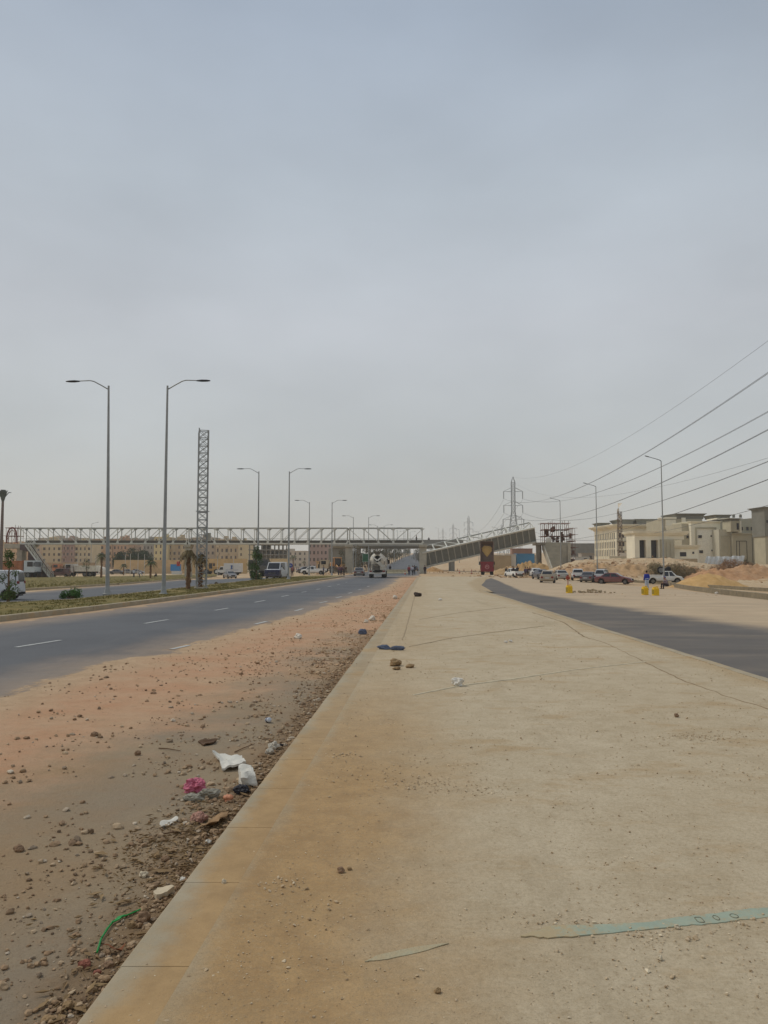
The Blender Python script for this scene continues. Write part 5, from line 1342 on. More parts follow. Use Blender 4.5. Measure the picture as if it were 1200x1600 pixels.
# left groups
def mb_(label, u, v, rz, rgb, L=5.2, W=1.95): return car(label, put(u, v), rz, rgb, L=L, W=W, belt=1.2, base=.36, prof=minib(L/2), k=.12, wr=.36, name='minibus', cat='minibus', group=None)
m1 = mb_('navy and white minibus facing the camera on the far carriageway', 433, 905.5, -AW-.12, (206,208,210), W=2.0)
m1['label'] = 'white roofed minibus with a dark navy front facing the camera on the far carriageway'
for s in (1,):
    MB().cbox(1.75, 2.7, -1.01, 1.01, .42, 1.3, .08).build('navy_front', paint((30,38,74), dusty=.05), m1); MB().cbox(2.62, 2.7, -.5, .5, .75, .95, .02).build('front_grille', RIM(), m1)
mb_('white minibus cut off by the left edge of the view', -20, 938, AW+.0+R(98), (204,208,212), L=4.9).scale = (.78, .78, .76)
car('purple maroon van parked at the foot of the bridge stair', put(94, 901.5), R(188), (92,58,66), L=4.3, W=1.7, belt=1.1, base=.32, prof=van(2.15), k=.15, name='parked_van', cat='van', group=None)
for u, v, rz, c, lb, kw in [(183,897.5,.1,(66,70,76),'dark grey car left in the row behind the bending people',{}), (200,897,.2,(110,112,116),'grey car second in the row beside the near palm',{}), (214,897,.1,(134,138,142),'silver grey car in the row beyond the near lamp pole',{}), (222,894,2.9,(44,56,88),'dark navy car just behind the standing people',{}), (252,893,R(180),(178,182,184),'silver car alone right of the bending people',{}), (359,904,-AW+.5,(108,110,114),'dusty grey saloon driving in front of the white box van',{}), (479,896,.4,(58,62,68),'dark car behind the white pickup by the lamp posts',{}), (648,892,AW,(40,42,48),'small black car between the standing people under the bridge',{})]:
    car(lb, put(u, v), rz, c, L=4.3, **kw)
pick('white pickup facing left beside the third lamp post', 490, 898, R(172)); pick('white pickup behind the group of men near the yellow bus', 514, 893, R(175))

def axle_frame(t, L, W=2.4, z=.95): MB().box(-L/2, L/2, -.42, .42, z-.35, z).build('chassis', UNDER(), t, smooth=False)
def truck_cab(t, x0, x1, W, z0, z1, P_, slope=.25):
    b = MB(); w = W/2
    b.loft([[(x0,-w,z),(x1-(slope*max(0, (z-z0-(z1-z0)*.45))/(z1-z0)),-w,z),(x1-(slope*max(0, (z-z0-(z1-z0)*.45))/(z1-z0)),w,z),(x0,w,z)] for z in np.linspace(z0, z1, 8)]); b.build('cab', P_, t, ang=25)
    zm = z0+(z1-z0)*.48; MB().hexa([(x1-.02,-w+.15,zm),(x1+.02,-w+.15,zm),(x1+.02,w-.15,zm),(x1-.02,w-.15,zm),(x1-slope*.45-.02,-w+.2,z1-.2),(x1-slope*.45+.03,-w+.2,z1-.2),(x1-slope*.45+.03,w-.2,z1-.2),(x1-slope*.45-.02,w-.2,z1-.2)]).build('windscreen', GLASS(), t, smooth=False)
    for s in (-1, 1):
        MB().box(x0+(x1-x0)*.3, x1-slope-.1, s*w-.02, s*w+.02, zm, z1-.22).build('side_window', GLASS(), t, smooth=False)
        MB().cbox(x1-.03, x1+.05, s*(w-.3)-.2, s*(w-.3)+.2, z0+.12, z0+.34, .03).build('headlight', HEADL(), t)
        b = MB(); b.bar((x1-.2, s*w, z1-.3), (x1+.05, s*(w+.22), z1-.4), .05); b.cbox(x1-.03, x1+.08, s*(w+.26)-.12, s*(w+.26)+.12, z1-1.0, z1-.35, .03); b.build('mirror', UNDER(), t)
    MB().cbox(x1-.1, x1+.12, -w, w, z0-.28, z0+.06, .05).build('front_bumper', UNDER(), t)
def box_van(label, u, v, rz, rgb=W_):
    t = thing('box_van', label, 'van', put(u, v), rz); P_ = paint(rgb); axle_frame(t, 5.6, z=.75)
    b = MB(); b.cbox(-3.0, 1.0, -1.05, 1.05, .75, 2.9, .04); b.build('cargo_box', paint((212,214,214), 'box_panel'), t)
    h = [(1.02,.6),(1.02,2.1),(1.8,2.12),(2.35,1.35),(3.0,1.15),(3.1,.6)]; MB().poly([(x, -.9, z) for x, z in h], 1.8, (0,1,0)).build('cab', P_, t)
    MB().hexa([(2.31,-.75,1.42),(2.35,-.75,1.42),(2.35,.75,1.42),(2.31,.75,1.42),(1.86,-.7,2.03),(1.9,-.7,2.03),(1.9,.7,2.03),(1.86,.7,2.03)]).build('windscreen', GLASS(), t, smooth=False)
    for s in (-1, 1):
        MB().hexa([(1.2,s*.9-.015,1.35),(2.2,s*.9-.015,1.35),(2.2,s*.9+.015,1.35),(1.2,s*.9+.015,1.35),(1.2,s*.9-.015,1.95),(1.8,s*.9-.015,1.95),(1.8,s*.9+.015,1.95),(1.2,s*.9+.015,1.95)]).build('side_window', GLASS(), t, smooth=False)
        for x in (-1.8, 2.2): wheel(t, x, s*.98, .38, .22)
        # blue emblem on the side of the box: a ring with wings
        b = MB(); yy = s*1.055; b.path([(-.9+.42*math.cos(a), yy, 1.95+.42*math.sin(a)) for a in np.linspace(.9, 5.4, 18)], .07, 4)
        b.poly([(-1.05,yy-.01,1.55),(-.75,yy-.01,1.55),(-.7,yy-.01,2.25),(-.9,yy-.01,2.5),(-1.1,yy-.01,2.25)], .02, (0,1,0)); b.poly([(-2.6,yy-.01,1.25),(.5,yy-.01,1.25),(.5,yy-.01,1.32),(-2.6,yy-.01,1.32)], .02, (0,1,0)); b.build('emblem', mat('emblem_blue', lin(56,84,140), .6), t, smooth=False)
    MB().cbox(3.05, 3.2, -.85, .85, .5, .75, .03).build('front_bumper', UNDER(), t)
box_van('white box van with a blue emblem on its side, parked past the lattice mast', 358, 899, R(174))
bpy.data.objects['box_van'].scale = (1.12, 1.1, 1.08)
def tipper(label, u, v, rz, cabc, bodyc, name='dump_truck', raise_=0.0, L=8.6, loc=None, group=None, mud=False, sides=1.5):
    t = thing(name, label, 'truck', loc or put(u, v), rz, group); axle_frame(t, L, z=1.15); P_ = paint(cabc)
    truck_cab(t, L/2-2.1, L/2, 2.4, .95, 2.95, P_)
    Bm = mat('tipper_%d_%d_%d' % bodyc, lin(*bodyc), .85, .1, .3, 1.2); x0, x1 = -L/2, L/2-2.3; piv = Vector((x0+.3, 0, 1.2)); M = Matrix.Translation(piv) @ Matrix.Rotation(-raise_, 4, 'Y') @ Matrix.Translation(-piv)
    b = MB(); b.box(x0, x1, -1.2, 1.2, 1.2, 1.32, M); b.build('bed_floor', Bm, t, smooth=False)
    for s in (-1, 1):
        b = MB(); b.box(x0, x1, s*1.2-.04, s*1.2+.04, 1.2, 1.3+sides, M)
        for k in range(7): xx = x0+.2+k*(x1-x0-.4)/6; b.box(xx-.06, xx+.06, s*1.28-.06, s*1.28+.05, 1.22, 1.3+sides, M)
        b.box(x0, x1, s*1.26-.06, s*1.26+.06, 1.3+sides, 1.4+sides, M); b.build('bed_side', Bm, t, smooth=False)
    MB().box(x1-.08, x1, -1.16, 1.16, 1.325, 1.5+sides, M).build('headboard', Bm, t, smooth=False)
    if raise_ == 0: MB().box(x0-.05, x0+.03, -1.15, 1.15, 1.25, 1.25+sides).build('tailgate', Bm, t, smooth=False)
    for x in (-L/2+1.3, -L/2+2.6, L/2-1.3):
        for s in (-1, 1): wheel(t, x, s*1.2, .52, .28, dual=x < 0)
    for s in (-1, 1): MB().cbox(x0-.12, x0-.02, s*.95-.15, s*.95+.15, .8, .98, .02).build('tail_light', REDL(), t)
    return t, M
tipper('white cab dump truck with an orange brown body by the left bridge leg', 25, 903, R(-6), (204,212,216), (176,116,82))[0].scale = (1.12, 1.12, 1.22)
tipper('cream white dropside truck parked left of the near palm', 128, 901, R(178), (206,202,194), (232,224,210), L=7.4, sides=1.15, name='flatbed_truck')
tipper('dark green lorry standing behind the bushy median tree', 404, 901.5, -AW+.3, (54,62,66), (76,76,74), L=7.0, name='lorry')
tipper('faded orange truck half hidden behind the purple van', 101, 897.5, R(184), (184,108,66), (150,112,84), L=6.2, sides=.8, name='flatbed_truck')
tipper('pale flatbed truck behind the white pickups near the third lamp', 520, 894.5, R(178), (190,176,150), (150,128,96), L=6.0, sides=.6, name='flatbed_truck')
def red_dumper():
    Y = 158; p = A(761, 880, Y); t, M = tipper('red dump truck seen from behind with its rusty bed raised against the fallen span', 0, 0, AW-.13, (140,36,44), (104,84,72), raise_=R(56), L=8.0, loc=(p.x, Y, H(p.x, Y)-.05), sides=1.0)
    x0 = -4.0; rd = mat('truck_red', lin(128,42,50), .6, 0, .15, 1.5)
    b = MB(); b.box(x0-.5, x0-.4, -1.28, 1.28, .75, 2.55); b.box(x0-.62, x0-.5, -1.28, 1.28, 2.3, 2.55); b.box(x0-.56, x0-.5, -1.28, 1.28, .75, .95); b.build('tailgate', rd, t, smooth=False)
    b = MB(); b.path([(x0-.53, .36*math.cos(a), 1.6+.36*math.sin(a)) for a in np.linspace(0, 2*math.pi, 25)], .045, 5); b.bar((x0-.53, -.22, 1.45), (x0-.53, .05, 1.78), .08); b.bar((x0-.53, .05, 1.78), (x0-.53, .22, 1.48), .08); b.build('round_emblem', mat('emblem_pale', lin(200,150,150), .6), t)
    t.scale = (1, 1.03, 1.08)
    # sand still clinging to the raised bed floor
    q = M; rings = []
    for i in range(9):
        f = i/8; xx = x0+3.0+2.5*f; hw = [.12,.3,.55,.7,.98,.92,1.05,.8,.55][i]; rings.append([q @ Vector((xx, y, 1.325+.16*math.sin(math.pi*min(1, f*.9+.1))*(1-abs(y/hw if hw else 0)**2*.8)+.04*nz3(xx*3, y*3))) for y in np.linspace(-hw, hw, 9)]+[q @ Vector((xx, hw, 1.30)), q @ Vector((xx, -hw, 1.30))])
    MB().loft(rings).build('stuck_sand', mat('yellow_sand', lin(196,156,92), .95, 0, .15, 3), t)
    b = MB(); b.box(x0-.35, x0+.2, -1.1, 1.1, .55, .7); b.box(x0-.3, x0-.2, -1.0, -.5, .2, .7); b.box(x0-.3, x0-.2, .5, 1.0, .2, .7); b.build('rear_bumper', UNDER(), t, smooth=False)
red_dumper()
def mixer():
    t = thing('concrete_mixer_truck', 'concrete mixer truck driving away with a dirty white drum', 'mixer truck', put(591, 902.5), AW-.03); L = 8.2; axle_frame(t, L, z=1.15); truck_cab(t, 2.2, 4.1, 2.4, .95, 3.0, paint((196,196,190)))
    dm = mat('drum_dirty_white', lin(214,208,194), .7, 0, .2, 1.1, .2, 6, col2=lin(176,168,152)); gm = mat('mixer_grey', lin(120,114,104), .8, .2, .25, 2)
    M = Matrix.Translation((-2.9, 0, 2.72)) @ Matrix.Rotation(R(101), 4, 'Y')    # axis runs forward and slightly down
    prof = [(.6,-.1),(.78,.1),(1.1,.8),(1.22,1.7),(1.24,2.6),(1.18,3.3),(.95,4.2),(.55,4.7),(.1,4.8)]
    MB().rev(prof, 28, M, cap=True).build('drum', dm, t)
    b = MB(); 
    for k in range(2):
        pts = []
        for i in range(30):
            z = .2+i/29*3.6; r = float(np.interp(z, [p[1] for p in prof], [p[0] for p in prof]))+.02; a = i*.34+k*math.pi; pts.append(M @ Vector((r*math.cos(a), r*math.sin(a), z)))
        b.path(pts, .04, 4)
    b.build('drum_spiral', dm, t)
    MB().rev([(.42,-.16),(.5,-.14),(.5,-.05),(.4,-.05)], 20, M).build('drum_mouth', UNDER(), t)
    b = MB(); b.loft([[(-3.9,-.55,3.75),(-2.9,-.55,3.75),(-2.9,.55,3.75),(-3.9,.55,3.75)],[(-3.6,-.3,3.35),(-3.0,-.3,3.35),(-3.0,.3,3.35),(-3.6,.3,3.35)]]); b.build('hopper', gm, t, smooth=False)
    b = MB()
    for s in (-1, 1):
        b.bar((-3.5, s*1.02, 1.1), (-3.5, s*1.02, 2.4), .12); b.bar((-3.5, s*.75, 1.1), (-3.5, s*.6, 2.0), .1)
    b.bar((-3.5, -.8, 1.9), (-3.5, .8, 1.9), .12); b.bar((-3.55, -.7, 1.3), (-3.5, .7, 1.8), .09); b.bar((-3.55, .7, 1.3), (-3.5, -.6, 1.85), .09); b.box(-3.5, -3.3, -.7, .6, 1.15, 1.7)
    b.build('rear_frame', gm, t, smooth=False)
    b = MB()
    for s in (-1, 1): b.bar((-3.62, s*.72, 3.1), (-3.68, s*.03, 2.5), .2)
    b.build('discharge_lip', paint((232,228,216), 'lip_white', dusty=.1), t, smooth=False)
    b = MB(); rings = []
    for i in range(8):
        f = i/7; c = Vector((-3.75-.2*f, .05-.85*f, 2.3-.7*f)); rings.append([c+Vector((0, -.26, .16)), c+Vector((0,-.2,-.05)), c+Vector((0,.0,-.12)), c+Vector((0,.2,-.05)), c+Vector((0,.26,.16)), c+Vector((.0,.2,.0)), c+Vector((0,0,-.07)), c+Vector((0,-.2,.0))])
    b.loft(rings); b.build('chute', dm, t)
    for s in (-1, 1):
        b = MB(); pts = [(-2.6+.78*math.cos(a), .65+.72*math.sin(a)) for a in np.linspace(.1, math.pi, 9)]
        b.loft([[(x, s*1.22-.02-s*.5, z), (x, s*1.22+.02, z), (x*1.0, s*1.22+.02, z+.04), (x, s*1.22-.02-s*.5, z+.04)] for x, z in pts]); b.build('mudguard', mat('mixer_white', lin(200,196,186), .6), t)
        MB().cbox(-3.9, -3.8, s*.95-.18, s*.95+.18, .85, 1.05, .02).build('tail_light', REDL(), t)
    for k in range(1): MB().cbox(-3.95, -3.75, -1.2, 1.2, .55, .8, .03).build('rear_bumper', mat('mixer_white', None), t)
    b = MB(); b.bar((-3.6, .9, 1.0), (-3.6, .9, 2.6), .06); b.bar((-3.6, 1.15, 1.0), (-3.6, 1.15, 2.6), .06)
    for i in range(6): b.bar((-3.6, .9, 1.1+i*.28), (-3.6, 1.15, 1.1+i*.28), .04)
    b.build('ladder', gm, t, smooth=False)
    MB().cbox(-3.7, -3.3, -1.15, -.4, 1.15, 1.9, .06).build('water_tank', dm, t)
    for x in (-2.9, -1.6, 3.0):
        for s in (-1, 1): wheel(t, x, s*1.2, .52, .28, dual=x < 0)
mixer()
def loader(u, v, rz, label, yel=(188,142,70)):
    t = thing('wheel_loader', label, 'loader', put(u, v), rz); Yl = paint(yel, dusty=.35)
    MB().cbox(-3.0, -.6, -1.0, 1.0, 1.0, 2.3, .15).build('engine_cover', Yl, t); MB().cbox(-.7, 1.1, -.8, .8, .9, 1.5, .08).build('front_frame', Yl, t)
    b = MB(); 
    for x, y in ((-.6,-.75),(.7,-.75),(.7,.75),(-.6,.75)): b.bar((x, y, 1.5), (x*.9, y*.95, 3.2), .12)
    b.cbox(-.75, .8, -.85, .85, 3.15, 3.32, .05); b.build('cab_frame', Yl, t); MB().cbox(-.52, .6, -.68, .68, 1.6, 3.1, .03).build('cab_glass', GLASS(), t)
    for s in (-1, 1):
        MB().path([(1.0, s*.45, 1.7), (2.2, s*.45, 1.5), (3.2, s*.45, .6)], .12, 6).build('lift_arm', Yl, t)
        for x in (-1.9, 1.2): wheel(t, x, s*1.2, .75, .5)
    prof = [(3.0,.25),(3.9,.15),(4.1,.2),(3.4,.5),(3.2,.9),(3.5,1.3),(3.3,1.35),(2.9,.9)]; MB().poly([(x, -1.35, z) for x, z in prof], 2.7, (0,1,0)).build('bucket', mat('bucket_steel', lin(110,96,78), .8, .3), t, smooth=False)
loader(331, 897.5, R(165), 'yellow wheel loader standing left of the white box van'); loader(527, 896, R(-75), 'orange yellow loader at the left foot of the middle bridge pier', (196,132,60))

# ------------------------------------------------------------------ roadside odds and ends
def barrier(u, v, label):
    p = put(u, v); b = MB(); pr = [(-.3,0),(.3,0),(.28,.18),(.12,.38),(.09,.85),(-.09,.85),(-.12,.38),(-.28,.18)]
    b.loft([[(x, y, z) for y, z in pr] for x in (-.78, .78)]); o = b.build('concrete_barrier', mat('barrier_concrete', lin(190,176,144), .9, 0, .15, 2), smooth=False); o.location = p; tag(o, label, 'barrier', 'pale barriers across the road under the bridge')
for i, u in enumerate((608.5, 614.5, 620.5, 626.5, 632)): barrier(u, 896.5, ['first pale barrier right of the mixer truck', 'second pale barrier counting from the mixer truck', 'middle one of the five pale barriers under the bridge', 'fourth pale barrier from the mixer truck', 'pale barrier nearest the standing people under the bridge'][i])
def drum_box(u, v, label, w=.4, h=.52):
    p = put(u, v); t = thing('yellow_container', label, 'container', p, .2, 'yellow containers marking the dusty side road'); Ym = mat('bright_yellow_plastic', lin(222,180,30), .5, 0, .15, 4)
    w /= 2; b = MB(); b.cbox(-w, w, -w*.8, w*.8, 0, h, .04); b.build('body', Ym, t); b = MB(); b.cbox(-w*.92, -w*.2, -w*.3, w*.3, h-.002, h+.07, .02); b.bar((w*.1, 0, h), (w*.1, 0, h+.09), .05); b.bar((w*.7, 0, h), (w*.7, 0, h+.09), .05); b.bar((w*.05, 0, h+.09), (w*.75, 0, h+.09), .05); b.build('handle', Ym, t)
    MB().box(-w-.008, -w+.1, -w*.8+.03, w*.8-.03, .1, h-.1).build('shaded_side_panel', mat('shaded_side_yellow', lin(150,130,44), .7), t, smooth=False)  # left side shading painted on as a panel of darker yellow
    return t
c1 = drum_box(889.5, 927.5, 'yellow container with a red staff standing behind it, left of the stone heap')
drum_box(1008, 930.5, 'yellow container at the feet of the man in the blue jacket'); drum_box(1024.5, 931.5, 'yellow container right of the man in the blue jacket')
o = thing('red_staff', 'rusty red sign staff stuck up behind the left yellow container', 'staff', Vector(c1.location)+Vector((.0, .35, 0))); MB().tube((0,0,-.05), (0,0,1.15), .03).build('pole', mat('rust_red', lin(150,66,48), .8), o); MB().cbox(-.14, .14, -.03, .03, .98, 1.2, .02).build('plate', mat('rust_red', None), o)
for i, (u, v) in enumerate([(715,892),(725,892.5),(737,893),(718,896),(736.5,897),(633,898),(781,897)]):
    t = thing('traffic_cone', ['small red cone left in the row before the fallen deck','red cone second in the row before the fallen deck','red cone just left of the dump truck','low red cone in the front row on the sand','low red cone in front of the dump truck gap','red cone beside the pale barriers','red cone right of the dump truck'][i], 'cone', put(u, v), 0, 'red cones around the fallen span')
    MB().box(-.2, .2, -.2, .2, 0, .04).build('base', UNDER(), t, smooth=False); MB().rev([(.15,.04),(.03,.75),(.02,.77)], 12).build('cone_body', mat('cone_red', lin(190,80,56), .6), t); MB().rev([(.117,.31),(.083,.47)], 12).build('white_band', PLATE(), t)
def green_sign():
    Y = 205; p = A(571.5, 880, Y); g = H(p.x, Y); t = thing('green_road_sign', 'green road sign board on two posts behind the mixer truck', 'sign', (p.x, Y, g)); z0 = EYE+(880-878)/1200*Y-g; z1 = EYE+(880-865)/1200*Y-g
    MB().cbox(-.95, .95, -.05, .03, z0, z1, .02).build('board', mat('sign_green', lin(38,92,62), .6), t)
    b = MB(); 
    for q in ((-.9,.9,z0+.06,z0+.11),(-.9,.9,z1-.11,z1-.06),(-.9,-.85,z0+.11,z1-.11),(.85,.9,z0+.11,z1-.11)): b.box(q[0], q[1], -.065, -.052, q[2], q[3])
    b.build('board_border', mat('sign_white', lin(200,204,200), .6), t, smooth=False)
    for x in (-.6, .6): MB().tube((x, .06, 0), (x, .06, z1-.1), .05).build('post', GALV(), t)
    Y = 104; p = A(454, 880, Y); t = thing('round_traffic_sign', 'small round blue sign fixed low on the lamp post by the minibus', 'sign', (p.x, Y, H(p.x, Y)+.05)); z = EYE+(880-884)/1200*Y-H(p.x, Y)
    MB().tube((0,0,-.2), (0,0,z+.3), .035).build('post', GALV(), t); MB().rev([(.02,-.02),(.3,-.02),(.3,.02),(.02,.02)], 20, Matrix.Translation((0,-.05,z)) @ Matrix.Rotation(R(90), 4, 'X')).build('sign_disc', mat('sign_blue', lin(70,80,150), .5), t)
    b = MB(); b.bar((-.18,-.085,z), (.12,-.085,z), .05); b.bar((.12,-.085,z), (.02,-.085,z+.1), .05); b.bar((.12,-.085,z), (.02,-.085,z-.1), .05); b.build('arrow', mat('sign_white', None), t, smooth=False)
green_sign()
def kerb_pile():
    # new kerbs still standing proud of the sand on the right
    for k, (px, h, lb) in enumerate((([(1042,914),(1100,924),(1150,931),(1210,938),(1300,947)], .38, 'long low line of grey kerb blocks nearest on the right'), ([(985,909),(1040,912),(1100,917),(1150,920.5),(1210,924),(1300,929)], .3, 'second thin line of kerb blocks behind the first, in front of the golden sand'))):
        b = MB(); P = [GT(u, v, .02) for u, v in px]; pts = []
        for a, c in zip(P[:-1], P[1:]):
            n = max(1, int((c-a).length/.9)); pts += [a.lerp(c, i/n) for i in range(n)]
        o0 = pts[0].copy()
        for i in range(len(pts)-1):
            a, c = pts[i], pts[i+1]; d = (c-a); d.z = 0; d.normalize(); n = Vector((-d.y, d.x, 0))*.28
            if n.y < 0: n = -n
            c = c-d*.03; za, zc = H(a.x, a.y)-.1, H(c.x, c.y)-.1; j = .03*nz3(i*1.3, k*4.0); zt = max(za, zc)+.1+h+j
            b.hexa([Vector((a.x,a.y,za))-o0, Vector((c.x,c.y,zc))-o0, Vector((c.x+n.x,c.y+n.y,zc))-o0, Vector((a.x+n.x,a.y+n.y,za))-o0, Vector((a.x,a.y,zt))-o0, Vector((c.x,c.y,zt))-o0, Vector((c.x+n.x,c.y+n.y,zt))-o0, Vector((a.x+n.x,a.y+n.y,zt))-o0])
        o = b.build('kerb_wall', mat('weathered_kerb', lin(132,120,98), .95, 0, .25, 1.5, .3), smooth=False); o.location = o0; tag(o, lb, 'kerb wall')
kerb_pile()
def mound(name, label, u, v, rx, ry, h, rgb, seed=0, rough=.2, cat='sand pile'):
    p = put(u, v); rings = []; n = 44; V = []; Fc = []; m = 20; b = MB()
    for i in range(m+1):
        f = i/m; r = f; rr = []
        for k in range(n):
            a = 2*math.pi*k/n; q = 1+.18*nz3(math.cos(a)*1.3+seed, math.sin(a)*1.3, seed)
            x, y = rx*r*q*math.cos(a), ry*r*q*math.sin(a); z = h*(1-f**1.25)*(1+rough*nz3(x*1.3+seed, y*1.3, 1))+rough*.25*h*nz3(x*3, y*3, seed)*(1-f); rr.append((x, y, z-.12*f-.03+(H(p[0]+x, p[1]+y)-H(p[0], p[1]))*1.0))
        rings.append(rr)
    b.loft(rings[::-1], cap=False); b.f.append(tuple(range(m*n, m*n+n))); b.m.append(0)
    o = b.build(name, mat('pile_%d_%d_%d' % rgb, lin(*rgb), .95, 0, .16, 1.6, .5, 9, col2=lin(*[max(0, c-26) for c in rgb])), ang=80); o.location = p; return tag(o, label, cat)
mound('sand_pile', 'golden sand heap in front of the brown brush on the right', 1108, 917, 4.6, 3, 1.55, (204,166,112), 1)
mound('sand_pile', 'small orange sand heap at the foot of the middle right pier', 676, 893, 3.2, 2, 1.25, (184,144,96), 2, .35)
mound('sand_pile', 'low pale dirt heap at the foot of the middle left pier', 548, 893.5, 3.4, 2, .8, (186,156,116), 3, .4)
for i, (u, v, rx, ry, h, c, lb) in enumerate([(930,896,7,4,1.5,(194,162,124),'orange dirt heap right behind the parked estate'), (985,895,6,4,1.3,(190,158,120),'rough dirt heap between the estate and the right pickup'), (800,898,7,4,1.7,(190,160,120),'orange rubble bank behind the first white pickup'), (824,898,6,3.5,2.6,(188,154,108),'orange rubble heap beside the dark columns'), (1120,903,7,4,1.3,(192,150,112),'reddish sand heap behind the golden one'), (1170,899,8,4,1.5,(190,152,116),'sand bank at the right edge behind the kerb lines'), (905,900,5,3,1.5,(196,160,122),'pale dirt heap behind the white pickup on the right'), (1075,900,5,3,1.2,(196,156,118),'pale sand heap right of the large desert bush')]):
    mound('dirt_heap', lb, u, v, rx, ry, h, c, 5+i, .55, 'dirt heap')
def stone_heap():
    V0 = T2; p0 = put(925, 927)
    for i in range(34):
        x = random.gauss(0, .9); y = random.gauss(0, .35); s = random.uniform(.05, .16); V, Fc = V0[i % 5]
        b = MB(); b.add([(v[0]*s*1.3, v[1]*s, v[2]*s*.7+s*.4) for v in V], [tuple(f) for f in Fc]); o = b.build('stone', mat('heap_stone', lin(158,140,112), .95, 0, .2, 4), ang=180); o.location = (p0[0]+x, p0[1]+y, p0[2]+max(0, .16-abs(x)*.12)*(i % 2)); tag(o, 'brown broken stone in the small heap right of the left yellow container', 'stone', 'stones in the small heap beside the side road')
stone_heap()
# ------------------------------------------------------------------ plants
LEAF_N = 0
def leaf_mat(name, a, b):
    n = NT(name); t = n.attr('tint'); return n.fin(n.mix(t, lin(*a), lin(*b)), .7)
def leaves_mesh(name, cl, per, size, m, parent, droop=.3, seed=0):
    """cl: clumps (x,y,z,r); leaves scattered through each clump"""
    g = np.random.default_rng(seed+3); V, Fc, T = [], [], []; n = 0
    for (x, y, z, r) in cl:
        tn = g.uniform(0, .6)
        for _ in range(per):
            d = g.normal(size=3); d /= np.linalg.norm(d); q = np.array([x, y, z])+d*r*g.uniform(.35, 1)**.6
            a = g.normal(size=3)+d*.6+np.array([0, 0, -droop]); a /= np.linalg.norm(a); b = np.cross(a, g.normal(size=3)); b /= np.linalg.norm(b)+1e-6
            l = size*g.uniform(.6, 1.3); w = l*.42
            V += [q, q+a*l*.5+b*w*.5, q+a*l, q+a*l*.5-b*w*.5]; Fc.append((n, n+1, n+2, n+3)); T += [min(1, tn+g.uniform(0, .4))]*4; n += 4
    return np_mesh(name, np.array(V), np.array(Fc), m, {'tint': T}, smooth=False, parent=parent)
BARK = mat('bark', lin(112,92,72), .95, 0, .25, 8, .5)
def tree(label, u, v, h, w, lo=.3, seed=0, name='tree', a=(44,58,28), b=(96,112,58), per=60, loc=None, size=.13, group=None, nc=26, cat='tree'):
    p = loc or put(u, v); t = thing(name, label, cat, p, 0, group); g = random.Random(seed); tr = MB(); cl = []
    tr.path([(0,0,-.2),(.04*h*.3,0,h*.3),(g.uniform(-.05,.05)*h,g.uniform(-.04,.04)*h,h*.6),(g.uniform(-.06,.06)*h,0,h*.92)], [h*.022+.02,h*.018+.012,h*.012+.01,.008], 8)
    for i in range(9):
        z = h*(lo*.7+.55*i/9); an = i*2.4; r = w*.42*g.uniform(.6, 1); tr.path([(0,0,z),(r*.5*math.cos(an),r*.5*math.sin(an),z+h*.07),(r*math.cos(an),r*math.sin(an),z+h*.16)], [h*.009+.006,.012,.006], 5)
    tr.build('trunk', BARK, t)
    for i in range(nc):
        f = g.random(); z = h*(lo+(1-lo)*f); rr = w/2*math.sin(math.pi*min(1, .18+.8*f))*g.uniform(.2, .95); an = g.uniform(0, 6.28); cl.append((rr*math.cos(an), rr*math.sin(an), z-.03*h, w*g.uniform(.12, .24)))
    leaves_mesh('crown', cl, per, size, leaf_mat('leaf_'+name+str(seed), a, b), t, seed=seed); return t
